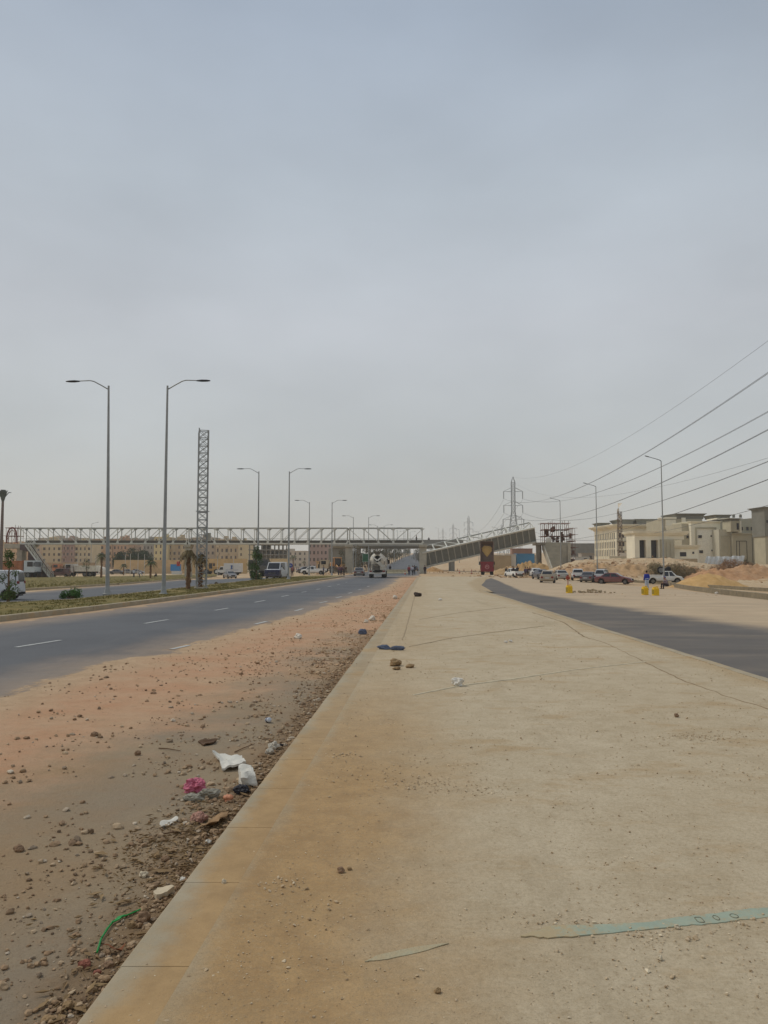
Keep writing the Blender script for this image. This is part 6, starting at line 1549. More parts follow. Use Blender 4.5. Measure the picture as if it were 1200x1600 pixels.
def palm(label, u, v, h, seed=0, wrapped=True, fr=1.6, nf=22, loc=None, brown=False, tr=.2, group='date palms beside the carriageways', droopy=1.0):
    p = loc or put(u, v); t = thing('palm_tree', label, 'palm tree', p, 0, group); g = random.Random(seed)
    b = MB(); n = 26; rings = []
    for i in range(n+1):
        z = -.2+(h+.2)*i/n; r = tr*(1.15-.3*i/n)*(1.12 if i % 2 else .92); rings.append([(r*math.cos(a)*(1+.12*g.uniform(-1,1)), r*math.sin(a)*(1+.12*g.uniform(-1,1)), z) for a in (2*math.pi*k/10+(.3 if i % 2 else 0) for k in range(10))])
    b.loft(rings)
    for i in range(70):        # cut frond stubs
        z = h*g.uniform(.03, 1); an = g.uniform(0, 6.28); r = tr; b.path([(r*.8*math.cos(an), r*.8*math.sin(an), z), (r*1.55*math.cos(an), r*1.55*math.sin(an), z+.16)], [.05,.02], 4)
    b.build('trunk', mat('palm_trunk', lin(120,92,66), .95, 0, .35, 6, .6), t)
    m = leaf_mat('palm_frond_'+('dry' if brown else 'green'), (74,62,38) if brown else (50,58,34), (128,110,72) if brown else (92,102,60)); V, Fc, T = [], [], []; k0 = 0
    for i in range(nf):
        an = i*2.399; el = g.uniform(.25, 1.35) if i % 3 else g.uniform(-.3, .3); L_ = fr*g.uniform(.75, 1.1); pts = []; tn = g.random()*.6
        for s in range(11):
            f = s/10; r = L_*f; dz = math.sin(el)*r-droopy*.75*L_*f*f; pts.append(Vector((math.cos(an)*math.cos(el)*r, math.sin(an)*math.cos(el)*r, h+dz)))
        for s in range(10):
            a, c = pts[s], pts[s+1]; d = (c-a).normalized(); sd = d.cross(Vector((0,0,1))); sd = sd.normalized() if sd.length > .01 else Vector((1,0,0))
            V += [a+sd*.02, a-sd*.02, c-sd*.015, c+sd*.015]; Fc.append((k0,k0+1,k0+2,k0+3)); T += [tn+.3]*4; k0 += 4
            if s > 1:
                for sg in (-1, 1):
                    for q in (.0, .5):
                        o = a.lerp(c, q); l = fr*.27*math.sin(math.pi*min(1, s/11+.12)); tip = o+sd*sg*l*.8+d*l*.55-Vector((0,0,l*.35)); w = d*.035
                        V += [o-w, o+w, tip+w*.3, tip-w*.3]; Fc.append((k0,k0+1,k0+2,k0+3)); T += [min(1, tn+g.random()*.4)]*4; k0 += 4
    np_mesh('fronds', np.array([tuple(q) for q in V]), np.array(Fc), m, {'tint': T}, smooth=False, parent=t); return t
def bush(label, u, v, w, h, seed, a, b, name='bush', n=40, per=70, size=.07, loc=None, group=None, d=None, twig=True):
    p = loc or put(u, v); t = thing(name, label, 'bush', p, 0, group); g = random.Random(seed); s = MB(); cl = []
    for i in range(n):
        an = g.uniform(0, 6.28); r = g.random()**.6; z = h*(.15+.7*g.random())*(1-.5*r*r); cl.append((w/2*r*math.cos(an), (d or w*.6)/2*r*math.sin(an), z, min(w, h)*g.uniform(.12, .22)))
        if i < 26: s.path([(0,0,-.1), (w/5*r*math.cos(an), w/5*r*math.sin(an), z*.5), (w/2*r*math.cos(an), w*.3*r*math.sin(an), z)], [.03,.02,.008], 4)
    s.build('stems', BARK, t); leaves_mesh('foliage', cl, per, size, leaf_mat('leaf_%s_%d' % (name, seed), a, b), t, seed=seed, droop=0); return t
palm('bare palm wrapped in its own dry fronds, left of the lattice mast', 294, 925, 3.0, 1, fr=.95, nf=24, brown=True, droopy=1.6, tr=.15, group=None)
pl = G(313, 919.5, PT); palm('dry palm growing inside the foot of the lattice mast', 0, 0, 2.5, 2, fr=.8, nf=24, brown=True, droopy=1.5, tr=.14, loc=(pl.x, pl.y, PT), group=None)
palm('green headed date palm on the verge left of the nearest lamp', 158, 904, 4.3, 3, fr=1.7, tr=.17)
palm('small date palm on the verge beside the bending people', 235, 905, 2.9, 4, fr=1.4, tr=.13)
palm('date palm beyond the carriageway right of the second lamp pair', 458, 893, 5.6, 5, fr=2.2, tr=.2); palm('shorter palm beside the round blue sign', 448, 891, 4.2, 6, fr=1.6, tr=.16); palm('small palm left of the unfinished cream house', 412, 891, 4.6, 7, fr=1.6, tr=.15); palm('far little palm before the pale buildings', 475, 890, 3.8, 8, fr=1.5, tr=.13)
palm('small palm at the left behind the street tree', 193, 899, 2.6, 9, fr=1.3, tr=.12)
tree('slender leafy street tree at the left edge of the median', 12, 946, 2.75, 1.05, .12, 11, a=(46,62,28), b=(92,112,50), per=75, size=.11, nc=24)
tree('round bushy green tree on the median before the dark green lorry', 400, 909, 4.1, 1.7, .1, 12, a=(40,62,26), b=(92,120,48), per=130, size=.15, nc=34)
bush('bright green shrub on the median left of the nearest lamp post', 112, 936, 1.35, .75, 13, (38,74,28), (92,132,56), n=34, per=60, size=.11, name='green_shrub')
tree('thin young tree on the verge left of the date palm', 135, 902, 4.0, 2.0, .55, 14, per=40, size=.16, nc=16); 
for i, (u, v, h, w, lb) in enumerate([(205,897,6.2,9,'broad dark green tree behind the long boundary wall, left one'), (222,897,5.6,7,'broad dark green tree behind the long boundary wall, right one'), (188,897,5.0,5,'grey green tree left end of the boundary wall')]):
    Y = 245; p = A(u, 880, Y); tree(lb, 0, 0, h+1.4, w, .25, 20+i, name='ficus_tree', a=(50,62,42), b=(82,94,66), per=150, size=.45, loc=(p.x, Y, H(p.x, Y)), nc=36, group='broad trees behind the wall')
gfar = random.Random(5)
for i, (u, h, Y) in enumerate([(533,5,185),(541,6,215),(556,6,230),(563,5,250),(577,6.5,240),(586,6,260),(597,5.5,270),(605,6.5,290),(612,7,300),(618,6,320),(624,6,350),(631,6,390)]):
    p = A(u, 880, Y); tree('small dusty roadside tree number %d from the left beyond the bridge' % (i+1) if False else ['dusty tree left of the middle bridge pier','dusty tree just behind the middle bridge pier','dusty tree left of the green road sign','slim tree touching the green road sign','dusty tree right of the green road sign','dusty tree above the mixer drum','dusty tree right behind the mixer drum','taller dusty tree left of the far road','dusty tree beside the far road, lower one','dusty tree halfway up the far road','dusty tree higher on the far road edge','last dusty tree near the crest of the far road'][i], 0, 0, h, 3.4, .3, 40+i, name='roadside_tree', a=(66,66,50), b=(112,108,84), per=55, size=.34, loc=(p.x, Y, H(p.x, Y)), nc=14, group='dusty trees lining the far road')
for i, (u, h, Y) in enumerate([(552,5.5,205),(560,7,215),(566,5,235),(573,7,225),(582,6,245),(589,7,250),(593,6,265),(600,7,275),(602,5.5,300),(609,7,305),(615,6,330),(621,7,340),(627,6,370),(634,6,410),(636,5,440),(639,5,480),(650,5,330),(655,6,300),(657,5,380),(578,8,280),(586,8,300),(595,8,320),(603,8,350)]):
    p = A(u, 880, Y); tree('dusty little tree in the row along the far uphill road', 0, 0, h, 3.8, .25, 70+i, name='roadside_tree', a=(70,70,56), b=(116,112,90), per=45, size=.38, loc=(p.x, Y, H(p.x, Y)), nc=14, group='little trees along the uphill road')
for i, (u, vt, Y) in enumerate([(556,851,190),(583,848,240),(593,843,260),(608,846,290),(619,850,320),(640,846,350),(646,848,400)]):
    p = A(u, vt, Y); g = H(p.x, Y); o = MB().tube((0,0,-.2), (0,0,p.z-g), .09, .06).build('utility_pole', GALV()); o.location = (p.x, Y, g); tag(o, 'thin hazy pole among the trees along the far uphill road', 'pole', 'thin poles along the uphill road')
for i, (u, vt, Y) in enumerate([(196,866,205),(204,865,205),(216,864,205),(226,866,205),(150,868,190),(122,866,190),(340,866,200),(365,868,200),(306,868,190)]):
    p = A(u, vt, Y); g = H(p.x, Y); o = MB().tube((0,0,-.2), (0,0,p.z-g), .08, .06).build('yard_pole', mat('pale_pole', lin(190,186,176), .6)); o.location = (p.x, Y, g); tag(o, 'thin pale pole standing before the apartment yards on the left', 'pole', 'pale poles before the apartment yards')
DB_A, DB_B = (104,94,68), (150,136,104)
bush('large olive brown desert bush behind the right pickup', 1060, 905, 4.6, 2.9, 61, DB_A, DB_B, 'desert_bush', n=90, per=130, size=.13, d=2.6); bush('smaller olive desert bush left of the right pickup', 1025, 900, 3.4, 2.3, 62, (112,102,74), (156,142,108), 'desert_bush', n=60, per=110, size=.12)
bush('low desert bush right of the largest one', 1083, 901, 3.0, 1.7, 63, DB_A, DB_B, 'desert_bush', n=44, per=110, size=.12)
bush('wide reddish brown dry brush pile on the sand at right', 1140, 896, 6.4, 2.6, 64, (132,98,68), (172,138,104), 'dry_brush', n=90, per=120, size=.13, d=2.5); bush('right end tumble of dark dry brush', 1178, 897, 3.2, 1.9, 65, (120,92,66), (160,128,96), 'dry_brush', n=44, per=110, size=.12)
bush('small dark shrub by the grey hall wall', 1165, 884, 2.0, 1.4, 66, (70,66,44), (112,100,70), 'desert_bush', n=24, per=80, size=.13)
bush('dry uprooted brush heap on the median right of the lattice mast', 338, 915.5, 1.5, .35, 67, (92,80,60), (140,124,96), 'dry_brush', n=20, per=60, size=.08)

# ------------------------------------------------------------------ people
_body = {}
def limb(b, pts, rs): b.path(pts, rs, 10)
def pose_joints(pose):
    J = dict(pel=(0,0,.95), chest=(0,0,1.3), neck=(0,0,1.48), head=(.02,0,1.63))
    if pose == 'stand': J.update(kL=(.02,.1,.5), aL=(0,.11,.08), kR=(.02,-.1,.5), aR=(0,-.12,.08), eL=(-.03,.24,1.14), hL=(.06,.23,.88), eR=(-.03,-.24,1.14), hR=(.08,-.2,.9))
    if pose == 'walk': J.update(kL=(.16,.09,.52), aL=(.2,.1,.09), kR=(-.06,-.09,.5), aR=(-.3,-.1,.14), eL=(-.12,.23,1.16), hL=(-.08,.24,.92), eR=(.06,-.23,1.15), hR=(.24,-.2,.98))
    if pose == 'bend': J.update(pel=(-.1,0,.88), chest=(.2,0,1.08), neck=(.38,0,1.08), head=(.52,0,1.03), kL=(.0,.1,.47), aL=(-.04,.12,.08), kR=(.06,-.1,.47), aR=(.1,-.12,.08), eL=(.38,.2,.82), hL=(.46,.14,.56), eR=(.36,-.2,.82), hR=(.5,-.12,.6))
    if pose == 'sit': J.update(pel=(-.1,0,.38), chest=(.0,0,.7), neck=(.08,0,.88), head=(.14,0,1.02), kL=(.36,.14,.5), aL=(.34,.13,.08), kR=(.38,-.12,.46), aR=(.42,-.1,.08), eL=(.1,.24,.56), hL=(.34,.16,.56), eR=(.1,-.24,.56), hR=(.36,-.1,.54))
    return {k: Vector(v) for k, v in J.items()}
def remeshed(b, vox, nm):
    me = bpy.data.meshes.new(nm); me.from_pydata(b.v, [], b.f); bm = bmesh.new(); bm.from_mesh(me); bmesh.ops.recalc_face_normals(bm, faces=bm.faces[:]); bm.to_mesh(me); bm.free()
    o = bpy.data.objects.new(nm, me); COL.objects.link(o); md = o.modifiers.new('r', 'REMESH'); md.mode = 'VOXEL'; md.voxel_size = vox; md2 = o.modifiers.new('s', 'SMOOTH'); md2.iterations = 3; md2.factor = .5
    dg = bpy.context.evaluated_depsgraph_get(); r = bpy.data.meshes.new_from_object(o.evaluated_get(dg)); bpy.data.objects.remove(o); r.polygons.foreach_set('use_smooth', [True]*len(r.polygons)); r.name = nm; return r
def bodies(pose):
    if pose in _body: return _body[pose]
    J = pose_joints(pose); up = (J['neck']-J['pel']).normalized(); side = Vector((0,1,0)); fwd = side.cross(up).normalized()
    def tor(b, g=0.0, z1=1.0, low=0.0):
        pr = [(-.1+low, .12, .095), (.0, .165, .12), (.18, .15, .105), (.45, .155, .11), (.75, .185, .12), (.92, .17, .1), (1.0, .08, .07)]; Lt = (J['neck']-J['pel']).length; rings = []
        for f, w, d in pr:
            if f > z1: break
            if f <= .45: c = J['pel'].lerp(J['chest'], f/.55 if f > 0 else 0)
            c = J['pel']+(J['neck']-J['pel'])*f; rings.append([c+side*math.cos(a)*(w+g)+fwd*math.sin(a)*(d+g) for a in (2*math.pi*k/14 for k in range(14))])
        b.loft(rings)
    sh = {s: J['neck']-up*.09+side*y for s, y in (('L', .175), ('R', -.175))}; hp = {s: J['pel']+side*y-up*.02 for s, y in (('L', .09), ('R', -.09))}
    b = MB(); tor(b)
    hd = J['head']; b.ell(hd, (.095,.078,.12), 16, 12); b.tube(J['neck']-up*.06, hd-Vector((0,0,.03)), .058, .052, 10)
    b.ell(hd+Vector((.1,0,-.01)), (.02,.014,.025), 8, 6); b.ell(hd+Vector((.075,0,-.075)), (.028,.035,.03), 8, 6)
    for y in (-1, 1): b.ell(hd+Vector((-.005,y*.08,-.005)), (.018,.012,.032), 8, 6)
    for s, y in (('L', 1), ('R', -1)):
        b.path([sh[s], sh[s].lerp(J['e'+s], .5), J['e'+s], J['e'+s].lerp(J['h'+s], .4), J['h'+s]], [.055,.05,.041,.04,.027], 10)
        b.path([hp[s], hp[s].lerp(J['k'+s], .5), J['k'+s], J['k'+s].lerp(J['a'+s], .35), J['a'+s]], [.09,.078,.056,.056,.038], 10)
        d = (J['h'+s]-J['e'+s]).normalized(); w = Vector((1,0,0)) if abs(d.x) < .7 else Vector((0,0,1)); w = (w-d*w.dot(d)).normalized(); n = d.cross(w)
        pc = J['h'+s]+d*.05; b.path([J['h'+s], pc, pc+d*.04], [.027,.036,.03], 8)
        for i, (o, l) in enumerate(((-.027,.065),(-.009,.078),(.009,.073),(.027,.055))):
            q = pc+d*.035+w*o; b.path([q, q+d*l*.5+n*.004*y, q+d*l*.85+n*.018*y], [.0095,.009,.008], 6)
        q = pc+w*.03-d*.01; b.path([q, q+w*.028+d*.028, q+w*.03+d*.055], [.012,.011,.009], 6)
        b.path([J['a'+s]+Vector((-.05,0,-.045)), J['a'+s]+Vector((.04,0,-.045)), J['a'+s]+Vector((.15,y*.01,-.06))], [.036,.04,.03], 8)
    body = remeshed(b, .011, 'person_body')
    b = MB(); tor(b, .024, .93, -.08)
    for s in 'LR': b.path([sh[s], sh[s].lerp(J['e'+s], .5), J['e'+s], J['e'+s].lerp(J['h'+s], .92)], [.078,.066,.056,.044], 10)
    b.tube(J['neck']-up*.09, J['neck']+up*.0, .085, .072, 12); top = remeshed(b, .016, 'jacket')
    b = MB(); rings = []
    for f, w, d in ((-.12,.15,.12),(0,.185,.14),(.12,.178,.132)): c = J['pel']+up*f; rings.append([c+side*math.cos(a)*w+fwd*math.sin(a)*d for a in (2*math.pi*k/14 for k in range(14))])
    b.loft(rings)
    for s in 'LR': b.path([hp[s], hp[s].lerp(J['k'+s], .5), J['k'+s], J['k'+s].lerp(J['a'+s], .5), J['k'+s].lerp(J['a'+s], .96)], [.105,.095,.076,.07,.06], 10)
    leg = remeshed(b, .016, 'trousers')
    b = MB()
    for s in 'LR': b.path([J['a'+s]+Vector((-.06,0,-.04)), J['a'+s]+Vector((.0,0,-.03)), J['a'+s]+Vector((.09,0,-.045)), J['a'+s]+Vector((.17,0,-.055))], [.045,.05,.044,.026], 10)
    shoe = remeshed(b, .012, 'shoes')
    b = MB(); c = hd+Vector((-.018,0,.028)); b.ell(c, (.1,.088,.112), 14, 10); hair = remeshed(b, .012, 'hair')
    _body[pose] = (body, top, leg, shoe, hair); return _body[pose]
SKIN = mat('skin_brown', lin(146,104,80), .6, 0, .08, 6)
def person(label, u, v, pose, topc, legc, rz, s=1.0, hairc=(28,24,22), scarf=None, loc=None, group=None):
    body, top, leg, shoe, hair = bodies(pose); p = loc if loc is not None else put(u, v)
    t = bpy.data.objects.new('person', body); COL.objects.link(t)
    if not body.materials: body.materials.append(SKIN)
    t.location = p; t.rotation_euler = (0,0,rz); t.scale = (s, s, s); tag(t, label, 'person', group)
    for me, nm, c in ((top, 'jacket', topc), (leg, 'trousers', legc), (shoe, 'shoes', (44,38,34)), (hair, 'headscarf' if scarf else 'hair', scarf or hairc)):
        if not me.materials: me.materials.append(SKIN)
        o = bpy.data.objects.new(nm, me); COL.objects.link(o); o.parent = t; o.material_slots[0].link = 'OBJECT'; o.material_slots[0].material = mat('cloth_%d_%d_%d' % tuple(c), lin(*c), .9, 0, .2, 6)
    return t
person('man in a bright blue jacket and pale trousers standing between yellow containers', 1011, 922.5, 'stand', (34,54,150), (172,182,196), R(100), 1.0)
person('person with a blue headscarf sitting on the kerb right of the yellow containers', 1041, 921, 'sit', (120,104,108), (52,44,52), R(190), 1.1, scarf=(42,60,130))
for a in [('man in a white shirt and dark trousers standing on the verge by the small palm', 209, 903, 'stand', (206,208,214), (44,44,60), R(-20), 1.05),
 ('person in pale clothes bending down on the verge', 218, 904, 'bend', (196,196,204), (48,46,56), R(0), 1.05),
 ('crouching dark figure on the verge right of the small palm', 244, 902.5, 'sit', (70,62,56), (60,54,50), R(160), .95),
 ('person in a red top in the group under the bridge', 639, 899, 'stand', (140,52,60), (60,56,70), R(80)),
 ('man in white and black walking in the group under the bridge', 644.5, 899, 'walk', (178,178,188), (38,36,44), R(60)),
 ('man in black right of the walking one under the bridge', 647.5, 898, 'stand', (40,42,58), (34,34,40), R(120)),
 ('lone dark figure just right of the right bridge pier', 664, 897.5, 'stand', (50,40,48), (40,34,40), R(90)),
 ('dark figure standing right beside the mixer truck', 609.5, 894.5, 'stand', (44,44,58), (40,40,48), R(90)),
 ('dark figure leftmost in the line behind the moving car', 552.5, 890, 'stand', (52,50,54), (40,40,44), R(90)), ('dark figure second in the line behind the moving car', 558.5, 891, 'stand', (38,38,44), (34,34,38), R(70)),
 ('dark figure third in the line, above the roof of the moving car', 563.5, 890.5, 'stand', (44,44,48), (36,36,40), R(110)), ('dark figure left of the mixer truck in the line', 570.5, 891, 'stand', (36,34,40), (32,32,36), R(80)), ('dark figure at the left flank of the mixer truck', 575.5, 891, 'walk', (48,44,44), (36,34,36), R(100)),
 ('person in slate blue standing beside the second white pickup near the loader', 505.5, 899, 'stand', (78,80,96), (60,58,66), R(200)), ('person in mauve, leftmost of the trio before the orange loader', 529, 899, 'stand', (104,78,88), (62,54,62), R(40)), ('person in plum, middle of the trio before the orange loader', 533, 899.5, 'stand', (88,58,78), (52,46,54), R(90)), ('person in brown, rightmost of the trio before the orange loader', 537.5, 899, 'stand', (96,78,72), (58,52,50), R(150)),
 ('person in dark blue by the minibus, left of its group', 459.5, 894.5, 'stand', (56,58,84), (44,44,56), R(90)), ('person in purple in the group by the round sign', 463, 895, 'walk', (96,66,92), (50,46,56), R(90)), ('person in black right in the group by the round sign', 466, 894.5, 'stand', (44,42,50), (38,38,44), R(90)), ('person in rusty brown standing right of the minibus', 456.5, 901, 'stand', (134,92,84), (70,60,64), R(90)),
 ('person in violet leaning by the tail of the first white pickup', 821, 902, 'stand', (88,72,96), (54,48,60), R(90)), ('person in dark brown in front of the white hatchback', 824.5, 901.5, 'stand', (70,52,52), (44,40,44), R(60)), ('person in maroon between the pickup and the white hatchback', 828, 901, 'stand', (96,56,64), (50,44,50), R(120)), ('dark figure standing left of the first white pickup', 791, 899, 'stand', (70,60,52), (52,48,46), R(90))]:
    person(*a)
pq = put(803, 903); person('dark figure sitting in the bed of the first white pickup', 0, 0, 'sit', (44,40,46), (40,38,44), R(90), .95, loc=(pq[0]+.45, pq[1]-1.0, pq[2]+.95)); person('second seated figure in the bed of the first white pickup', 0, 0, 'sit', (84,68,64), (50,46,50), R(200), .95, loc=(pq[0]-.1, pq[1]-.4, pq[2]+.95))
Yo = 225; xo = A(671, 845, Yo); person('tiny figure standing on the overpass right of the bridge end', 0, 0, 'stand', (60,56,60), (50,48,50), R(90), 1.05, loc=(xo.x, Yo+3, EYE+(880-848.5)/1200*Yo))
xo = A(716, 845, Yo); person('tiny figure standing at the broken end of the overpass', 0, 0, 'stand', (74,66,62), (52,48,46), R(90), 1.05, loc=(xo.x, Yo+3, EYE+(880-848.5)/1200*Yo))
xo = A(651, 845, YB); person('figure standing on the footbridge at its broken right end', 0, 0, 'walk', (66,64,66), (50,48,52), R(0), 1.0, loc=(xo.x, YB+1.2, EYE+29.3/1200*YB+.24))

# ------------------------------------------------------------------ litter and single stones close by
PB = lambda nm, c, r=.5: mat(nm, lin(*c), r, 0, .15, 14, .5, 30)
def sheetlet(name, label, cat, px, z, th, m, curl=.03, seed=0, sub=14, lift=.01, group=None):
    """a torn flat piece with thickness, outline given by its corners on the ground"""
    P = [G(u, v, z) for u, v in px]; c = sum(P, Vector())/len(P); Q = []
    for i, a in enumerate(P):
        d = P[(i+1) % len(P)]; s = 5
        for k in range(s): q = a.lerp(d, k/s)-c; q += q.normalized()*.012*nz3(q.x*40+seed, q.y*40) if q.length > 0 else q*0; Q.append(q)
    rings = []
    for f in (1.0, .75, .5, .25, .02): rings.append([Vector((q.x*f, q.y*f, lift+curl*nz3(q.x*f*12+seed, q.y*f*12, seed)+curl*.6*(q.x*f*8)**2*.3)) for q in Q])
    top = [[Vector((p.x, p.y, max(.003, p.z)+th)) for p in r] for r in rings]; bot = [[Vector((p.x, p.y, max(.003, p.z))) for p in r] for r in rings]
    o = MB().loft(bot[::-1]+top).build(name, m, ang=50); o.location = (c.x, c.y, z); return tag(o, label, cat, group)
FOAM = mat('white_foam', lin(206,202,190), .8, 0, .1, 10, .4, 60)
sheetlet('foam_sheet', 'torn flat white foam sheet left of the foam block', 'foam', [(331,1186),(345,1184),(376,1187),(384,1197),(368,1204),(347,1206),(342,1192)], .003, .022, FOAM, .05, 1, lift=.02)
def foam_block():
    c = G(386, 1225, 0); b = MB(); pts = []
    bm = bmesh.new(); bmesh.ops.create_cube(bm, size=1); bmesh.ops.subdivide_edges(bm, edges=bm.edges[:], cuts=7, use_grid_fill=True)
    for v in bm.verts:
        p = v.co; q = Vector((p.x*.15*(1-.15*p.y), p.y*.27, (p.z+.5)*.125*(1+.2*p.y))); e = max(0, abs(p.x)+abs(p.z)-.72)*.22; q.x *= 1-e*1.6; q.z *= 1-e*(p.z > 0); q += Vector((.03*noise.noise(q*9), .04*noise.noise(q*8+Vector((4,0,0))), .028*noise.noise(q*11+Vector((0,7,0))))); q.z += .014*math.sin(q.y*62+q.x*10)*(p.z > .3); v.co = q
    me = bpy.data.meshes.new('foam_block'); bm.to_mesh(me); bm.free(); me.materials.append(FOAM); me.polygons.foreach_set('use_smooth', [True]*len(me.polygons)); me.set_sharp_from_angle(angle=R(50))
    o = bpy.data.objects.new('foam_block', me); COL.objects.link(o); o.location = (c.x+.0, c.y+.02, .01); o.rotation_euler = (R(4), R(-5), R(16)); tag(o, 'thick white foam packing block lying against the kerb', 'foam')
foam_block()
def cr(name, label, u, v, pxw, pxh, m, seed, z=0.0, hz=None, rz=0.0, cat='litter', **kw):
    p = G(u, v, z); k = p.y/1200; w = pxw*k/2; d = max(.012, min(w*1.2, pxh*k*.9)); return crumple(name, label, cat, (p.x, p.y, z-.004), (w*.8, d*.75, hz or min(w, d)*.7), m, seed, rz=rz, **kw)
cr('plastic_bag', 'crumpled pink plastic bag in the gutter litter', 305, 1236, 32, 20, PB('pink_plastic', (188,98,118)), 3, sub=4, amp=.6)
cr('plastic_bag', 'crumpled black bag wedged under the foam block', 379, 1240, 28, 12, PB('black_plastic', (38,36,42)), 4, sub=4)
cr('plastic_bag', 'dusty grey plastic bag beside the pink one', 325, 1246, 40, 12, PB('grey_plastic', (148,142,126)), 5, sub=4); cr('plastic_bag', 'flattened clear grey bag just left of the pink one', 303, 1252, 34, 10, mat('grey_plastic', None), 15, sub=4)
cr('paper_scrap', 'peach coloured crumpled scrap by the kerb below the black bag', 357, 1252, 18, 10, PB('peach_paper', (194,132,98)), 6); cr('cloth_rag', 'dusty pink rag above the cardboard strip', 312, 1284, 26, 14, PB('dusty_pink_cloth', (168,128,112), .9), 7, sub=4)
cr('plastic_bag', 'grey white bag against the kerb above the foam block', 428, 1171, 20, 10, PB('pale_plastic', (184,176,160)), 8, sub=4); cr('plastic_bag', 'clear crumpled bag in the gutter near the dark scrap', 421, 1178, 14, 8, mat('pale_plastic', None), 28, sub=4); cr('plastic_scrap', 'small black scrap beside the kerb above the foam', 438, 1166, 12, 4, mat('black_plastic', None), 9)
sheetlet('cardboard_strip', 'long brown cardboard strip resting on the leaf litter', 'cardboard', [(311,1298),(330,1284),(357,1272),(355,1282),(338,1293),(318,1300)], .01, .006, mat('brown_cardboard', lin(150,120,86), .9, 0, .15, 10), .05, 4, lift=.03)
sheetlet('white_plastic_spoon', 'bone shaped white plastic scrap left of the cardboard', 'litter', [(249,1291),(252,1287),(262,1285),(275,1281),(279,1283),(265,1290),(253,1296)], .004, .008, PB('white_scrap', (204,198,184)), .02, 5)
cr('foam_scrap', 'white foam lump at the kerb below the cardboard', 326, 1318, 12, 9, FOAM, 10); cr('foam_scrap', 'small white scrap at the kerb among brown stones', 286, 1376, 10, 8, FOAM, 11)
sheetlet('plaster_piece', 'long pale plaster piece lying against the kerb', 'litter', [(240,1402),(246,1396),(268,1393),(272,1396),(262,1403),(244,1407)], .002, .03, mat('pale_plaster', lin(196,180,152), .9, 0, .1, 20), .01, 6)
def strap():
    m = PB('green_plastic_strap', (26,140,62)); P = [(152,1488),(158,1468),(168,1452),(176,1441),(190,1434),(206,1427),(224,1419)]; pts = [G(u, v, .012) for u, v in P]; c = pts[0].copy(); b = MB()
    for k in range(5):
        q = [Vector((p.x+.006*nz3(i*.9+k*5, k), p.y+.012*nz3(i*.7, k*3.3), .012+.012*abs(nz3(i*.8, k*2.1))))-c for i, p in enumerate(pts)]; b.path(q[:4+(k % 4)] if k else q, [.0045]*(len(q[:4+(k % 4)]) if k else len(q)), 6)
    o = b.build('green_strap', m); o.location = c; tag(o, 'bent bright green plastic strap in the gutter', 'strap')
    P = [(176,1445),(184,1436),(196,1431),(186,1440)]; sheetlet('green_strap_knot', 'frayed flat knot of green plastic on the strap', 'strap', P, .008, .006, m, .02, 3)
strap()
cr('red_rag', 'dusty red rag near the bottom of the gutter', 132, 1511, 22, 10, PB('dull_red_cloth', (140,88,72), .9), 12, sub=4); cr('red_rag', 'smaller dull red scrap right of the red rag', 152, 1523, 14, 8, mat('dull_red_cloth', None), 13); sheetlet('dry_leaf', 'curled rusty dead leaf beside the green strap', 'leaf', [(158,1486),(170,1490),(184,1494),(196,1480),(184,1486),(172,1486)], .006, .003, mat('rusty_leaf', lin(128,78,48), .8), .05, 7, lift=.02)
sheetlet('bark_flake', 'dark brown bark flake above the foam sheet', 'bark', [(310,1161),(322,1157),(339,1158),(334,1163),(318,1166)], .004, .014, mat('dark_bark', lin(90,68,48), .9), .03, 8)
t = thing('drink_can', 'small white can lying on the gravel by the kerb', 'can', G(419, 1129, .0), .5); MB().rev([(.02,-.06),(.03,-.055),(.033,-.045),(.033,.045),(.03,.055),(.02,.06)], 16, Matrix.Translation((0,0,.034)) @ Matrix.Rotation(R(78), 4, 'X')).build('can_body', mat('can_white', lin(196,200,206), .35, .4, .1, 20), t); MB().rev([(.0335,-.02),(.0335,.02)], 16, Matrix.Translation((0,0,.034)) @ Matrix.Rotation(R(78), 4, 'X'), cap=False).build('printed_band', mat('can_band', lin(60,64,90), .4), t)
for i, (a, c, lb) in enumerate([((248,1169),(282,1173),'thin straight brown stick lying left of the foam sheet'), ((367,1175),(398,1162),'thin twig slanting beside the foam sheet'), ((243,1305),(300,1298),'long thin twig below the white scrap'), ((500,1031),(522,1033),'short stick in the orange gravel by the kerb')]):
    p, q = G(*a, .012), G(*c, .014); m_ = (p+q)/2; o = MB().path([p-m_, (p*.6+q*.4)-m_+Vector((0,.01,.004)), q-m_], [.007,.006,.004], 6).build('stick', mat('stick_brown', lin(104,80,56), .9)); o.location = m_; tag(o, lb, 'stick')
BLUE = PB('blue_rag_cloth', (96,104,122), .9)
cr('blue_bag', 'crumpled blue plastic bag on the gravel left of the kerb', 567, 991, 15, 7, BLUE, 16, sub=4); cr('plastic_bag', 'white crumpled bag farther up the gravel near the kerb', 582, 970, 12, 9, PB('white_plastic_bag', (206,196,178)), 17); cr('plastic_bag', 'white bag alone on the orange sand', 466, 998, 13, 9, mat('white_plastic_bag', None), 18); cr('plastic_bag', 'tiny white bag far up the gravel', 617, 936, 9, 5, mat('white_plastic_bag', None), 19); cr('plastic_bag', 'small pale lump on the gravel beside the stick', 572, 973, 8, 5, mat('white_plastic_bag', None), 29)
cr('cloth_rag', 'dark blue rag twisted across the kerb side of the pavement, left lump', 600, 1014.5, 20, 6, BLUE, 20, z=PT, sub=4); cr('cloth_rag', 'dark blue rag twisted across the pavement, right lump', 622, 1015.5, 26, 6, BLUE, 21, z=PT, sub=4)
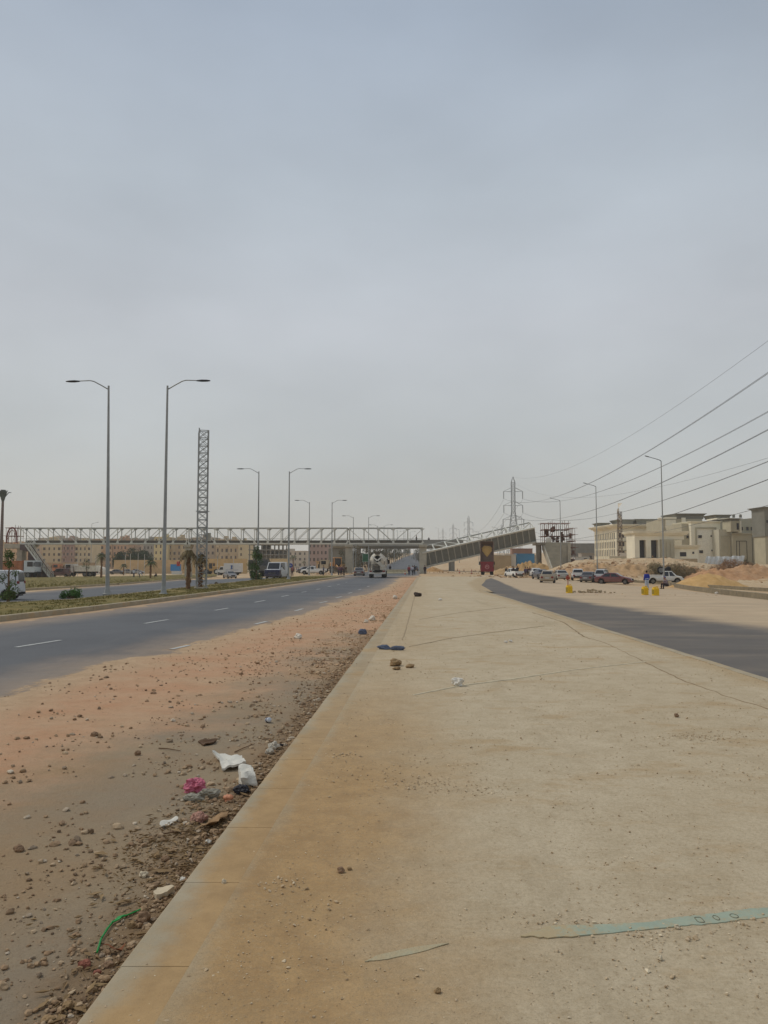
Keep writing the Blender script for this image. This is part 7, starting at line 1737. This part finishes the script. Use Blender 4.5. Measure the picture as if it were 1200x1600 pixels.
cr('dark_bag', 'dark brown sack lying far up the pavement', 652, 932, 13, 6, mat('dark_sack', lin(62,50,42), .9), 22, z=PT); cr('plastic_bag', 'white crumpled bag in the middle of the pavement', 715, 1071, 19, 10, PB('clean_white_bag', (214,208,196)), 23, z=PT, sub=4, amp=.7)
for i, (u, v) in enumerate([(790,1004),(798,1003),(688,938),(1120,928)]): cr('paper_scrap', ['small white scrap left of its twin on the pavement','small white scrap right of its twin on the pavement','pale scrap far up the pavement','white scrap on the dusty side road'][i], u, v, 7, 3, mat('clean_white_bag', None), 30+i, z=PT if i < 3 else -.2)
ROCK = mat('sandstone_rock', lin(160,134,98), .95, 0, .2, 12, .6, 40, col2=lin(126,100,70)); RK2 = mat('dark_rock', lin(136,110,86), .95, 0, .2, 14, .5, 40)
for u, v, w, h, m, z, lb in [(618,1040,21,13,ROCK,PT,'largest round sandstone rock on the pavement below the blue rag'),(620,1046,12,6,ROCK,PT,'small rock touching the largest one'),(641,1043,14,7,ROCK,PT,'flat pale rock right of the largest one'),(532,1362,12,9,RK2,PT,'brown stone alone in the lower middle of the pavement'),(1057,1120,8,6,RK2,PT,'round brown stone on the right of the pavement'),(546,1358,8,5,ROCK,PT,'small stone beside the brown one'),(684,1550,12,8,ROCK,PT,'pebble near the bottom middle of the pavement'),(350,1380,8,8,mat('pale_rock', lin(198,184,158), .9, 0, .1, 14, .4),PT,'pale pebble on the pavement close to the kerb'),(1031,1498,9,7,mat('pale_rock', None),PT,'pale pebble below the mint strip'),(1058,1450,9,7,mat('pale_rock', None),PT,'cream pebble on the edge of the mint strip'),
 (224,1370,15,10,mat('pale_rock', None),0,'cream stone on the dusty road left of the kerb'),(224,1442,22,20,RK2,0,'large brown cobble against the kerb near the green strap'),(205,1449,12,12,ROCK,0,'tan cobble left of the large brown one'),(108,1575,20,14,ROCK,0,'grey tan cobble near the bottom by the kerb'),(170,1510,16,10,RK2,0,'dark cobble below the green strap'),(148,1150,12,8,RK2,0,'dark stone alone on the orange dust'),(75,1595,22,9,ROCK,0,'broad cobble at the very bottom of the gutter'),(258,1345,14,10,RK2,0,'rounded brown cobble by the kerb below the white lump'),(244,1340,12,9,ROCK,0,'rounded tan cobble left of the brown one'),(215,1180,10,9,RK2,0,'brown stone left of the thin stick'),(30,1330,16,12,RK2,0,'brown stone near the left edge of the dust'),(240,1084,10,4,RK2,0,'dark clod in the middle of the orange dust')]:
    p = G(u, v, z); k = p.y/1200; o = crumple('rock', lb, 'rock', (p.x, p.y, z-.004), (w*k*.42, w*k*.36, h*k*.48), m, seed=u*.13, sub=3, amp=.5, smooth=False)
def mint():
    n = NT('mint_strip'); cc = n.mix(n.map(n.noise(6, 7, .7), .3, .7), lin(146,158,142), lin(162,170,150)); sx = n.N.new('ShaderNodeSeparateXYZ'); n.L.new(n.tc, sx.inputs[0]); en = n.map(sx.outputs['X'], -.15, -.7, 0, .22); cc = n.mix(n.map(n.math('ADD', n.noise(9, 8, .78), en), .47, .66, 0, .85), cc, lin(176,154,118)); m = n.fin(cc, .92, n.noise(40, 5), .4, .008)
    top = [(812,1457),(860,1446),(950,1444),(1010,1441),(1060,1433),(1110,1428),(1160,1421),(1215,1416)]; bot = [(815,1467),(860,1465),(950,1458),(1010,1452),(1060,1447),(1110,1443),(1160,1437),(1215,1431)]
    rings = []; c = G(1000, 1448, PT); N_ = 46
    for i in range(N_+1):
        f = i/N_*7; k = min(6, int(f)); q = f-k; a = G(top[k][0]+(top[k+1][0]-top[k][0])*q, top[k][1]+(top[k+1][1]-top[k][1])*q+2.2*nz3(i*.6, 1), PT)-c; b_ = G(bot[k][0]+(bot[k+1][0]-bot[k][0])*q, bot[k][1]+(bot[k+1][1]-bot[k][1])*q+2.2*nz3(i*.6, 4), PT)-c
        pn = max(0, 1-(i+1)/7); mm = a.lerp(b_, .5+.3*nz3(i*1.1, 7)); a = a.lerp(mm, pn); b_ = b_.lerp(mm, pn)
        rings.append([a+Vector((0,0,-.005)), a+Vector((0,0,.0008)), a.lerp(b_, .5)+Vector((0,0,.0022+.001*nz3(i*.9, 2))), b_+Vector((0,0,.0008)), b_+Vector((0,0,-.005))])
    b = MB().loft(rings); o = b.build('mint_strip', m); o.location = c; tag(o, 'long dusty mint green strip stuck across the near pavement', 'strip')
    t2 = [(570,1500),(590,1492),(640,1481),(700,1470)]; b2 = [(570,1504),(600,1499),(650,1489),(702,1476)]; rings = []; c2 = G(640, 1485, PT)
    for i in range(25):
        f = i/24*3; k = min(2, int(f)); q = f-k; a = G(t2[k][0]+(t2[k+1][0]-t2[k][0])*q, t2[k][1]+(t2[k+1][1]-t2[k][1])*q+1.2*nz3(i*.7, 1), PT)-c2; b_ = G(b2[k][0]+(b2[k+1][0]-b2[k][0])*q, b2[k][1]+(b2[k+1][1]-b2[k][1])*q+1.2*nz3(i*.6, 4), PT)-c2
        pn = max(0, 1-(i+1)/8, 1-(25-i)/7); mm = a.lerp(b_, .5); a = a.lerp(mm, pn); b_ = b_.lerp(mm, pn)
        rings.append([a+Vector((0,0,-.002)), a+Vector((0,0,.0004)), b_+Vector((0,0,.0004)), b_+Vector((0,0,-.003))])
    o2 = MB().loft(rings).build('mint_strip', mat('faded_mint_strip', lin(174,154,120), .9, 0, .12, 9, .4, 50, col2=lin(166,162,136))); o2.location = c2; tag(o2, 'faded short end of the mint strip half under sand', 'strip')
    for i, (u, v, w) in enumerate([(1093,1437,6.5),(1119,1434,6),(1147,1431,6)]):
        p = G(u, v, PT+.0025)-c; k = G(u, v, PT).y/1200; sq = 2.2 if i == 0 else 1.2; b = MB(); pts = []
        for j in range(17):
            a = 2*math.pi*j/16; e_ = .45 if i == 0 else 1.0; pts.append(p+Vector((w*(.8, .7, .95)[i]*k*math.copysign(abs(math.cos(a))**e_, math.cos(a)), w*(1.3, 1.25, 1.1)[i]*k*math.copysign(abs(math.sin(a))**e_, math.sin(a)), 0)))
        b.path(pts, .0022, 5); q = b.build('stamped_mark', mat('dark_mark', lin(108,106,88), .9), o)
mint()

# ------------------------------------------------------------------ haze: one closed box of dusty air round everything
def haze():
    o = MB().box(-3300, 3300, -3300, 3300, -4.5, 62).build('haze', bpy.data.materials.new('dusty_air'), smooth=False); o['kind'] = 'stuff'; o['label'] = 'pale dusty haze filling the air over the whole place'; o['category'] = 'haze'
    m = o.data.materials[0]; m.use_nodes = True; nt = m.node_tree; nt.nodes.remove(nt.nodes['Principled BSDF']); v = nt.nodes.new('ShaderNodeVolumePrincipled'); v.inputs['Color'].default_value = (.99, .985, .96, 1); v.inputs['Density'].default_value = HAZE; v.inputs['Anisotropy'].default_value = .2
    nt.links.new(v.outputs[0], nt.nodes['Material Output'].inputs['Volume']); m.cycles.homogeneous_volume = True
HAZE = .0003
haze()
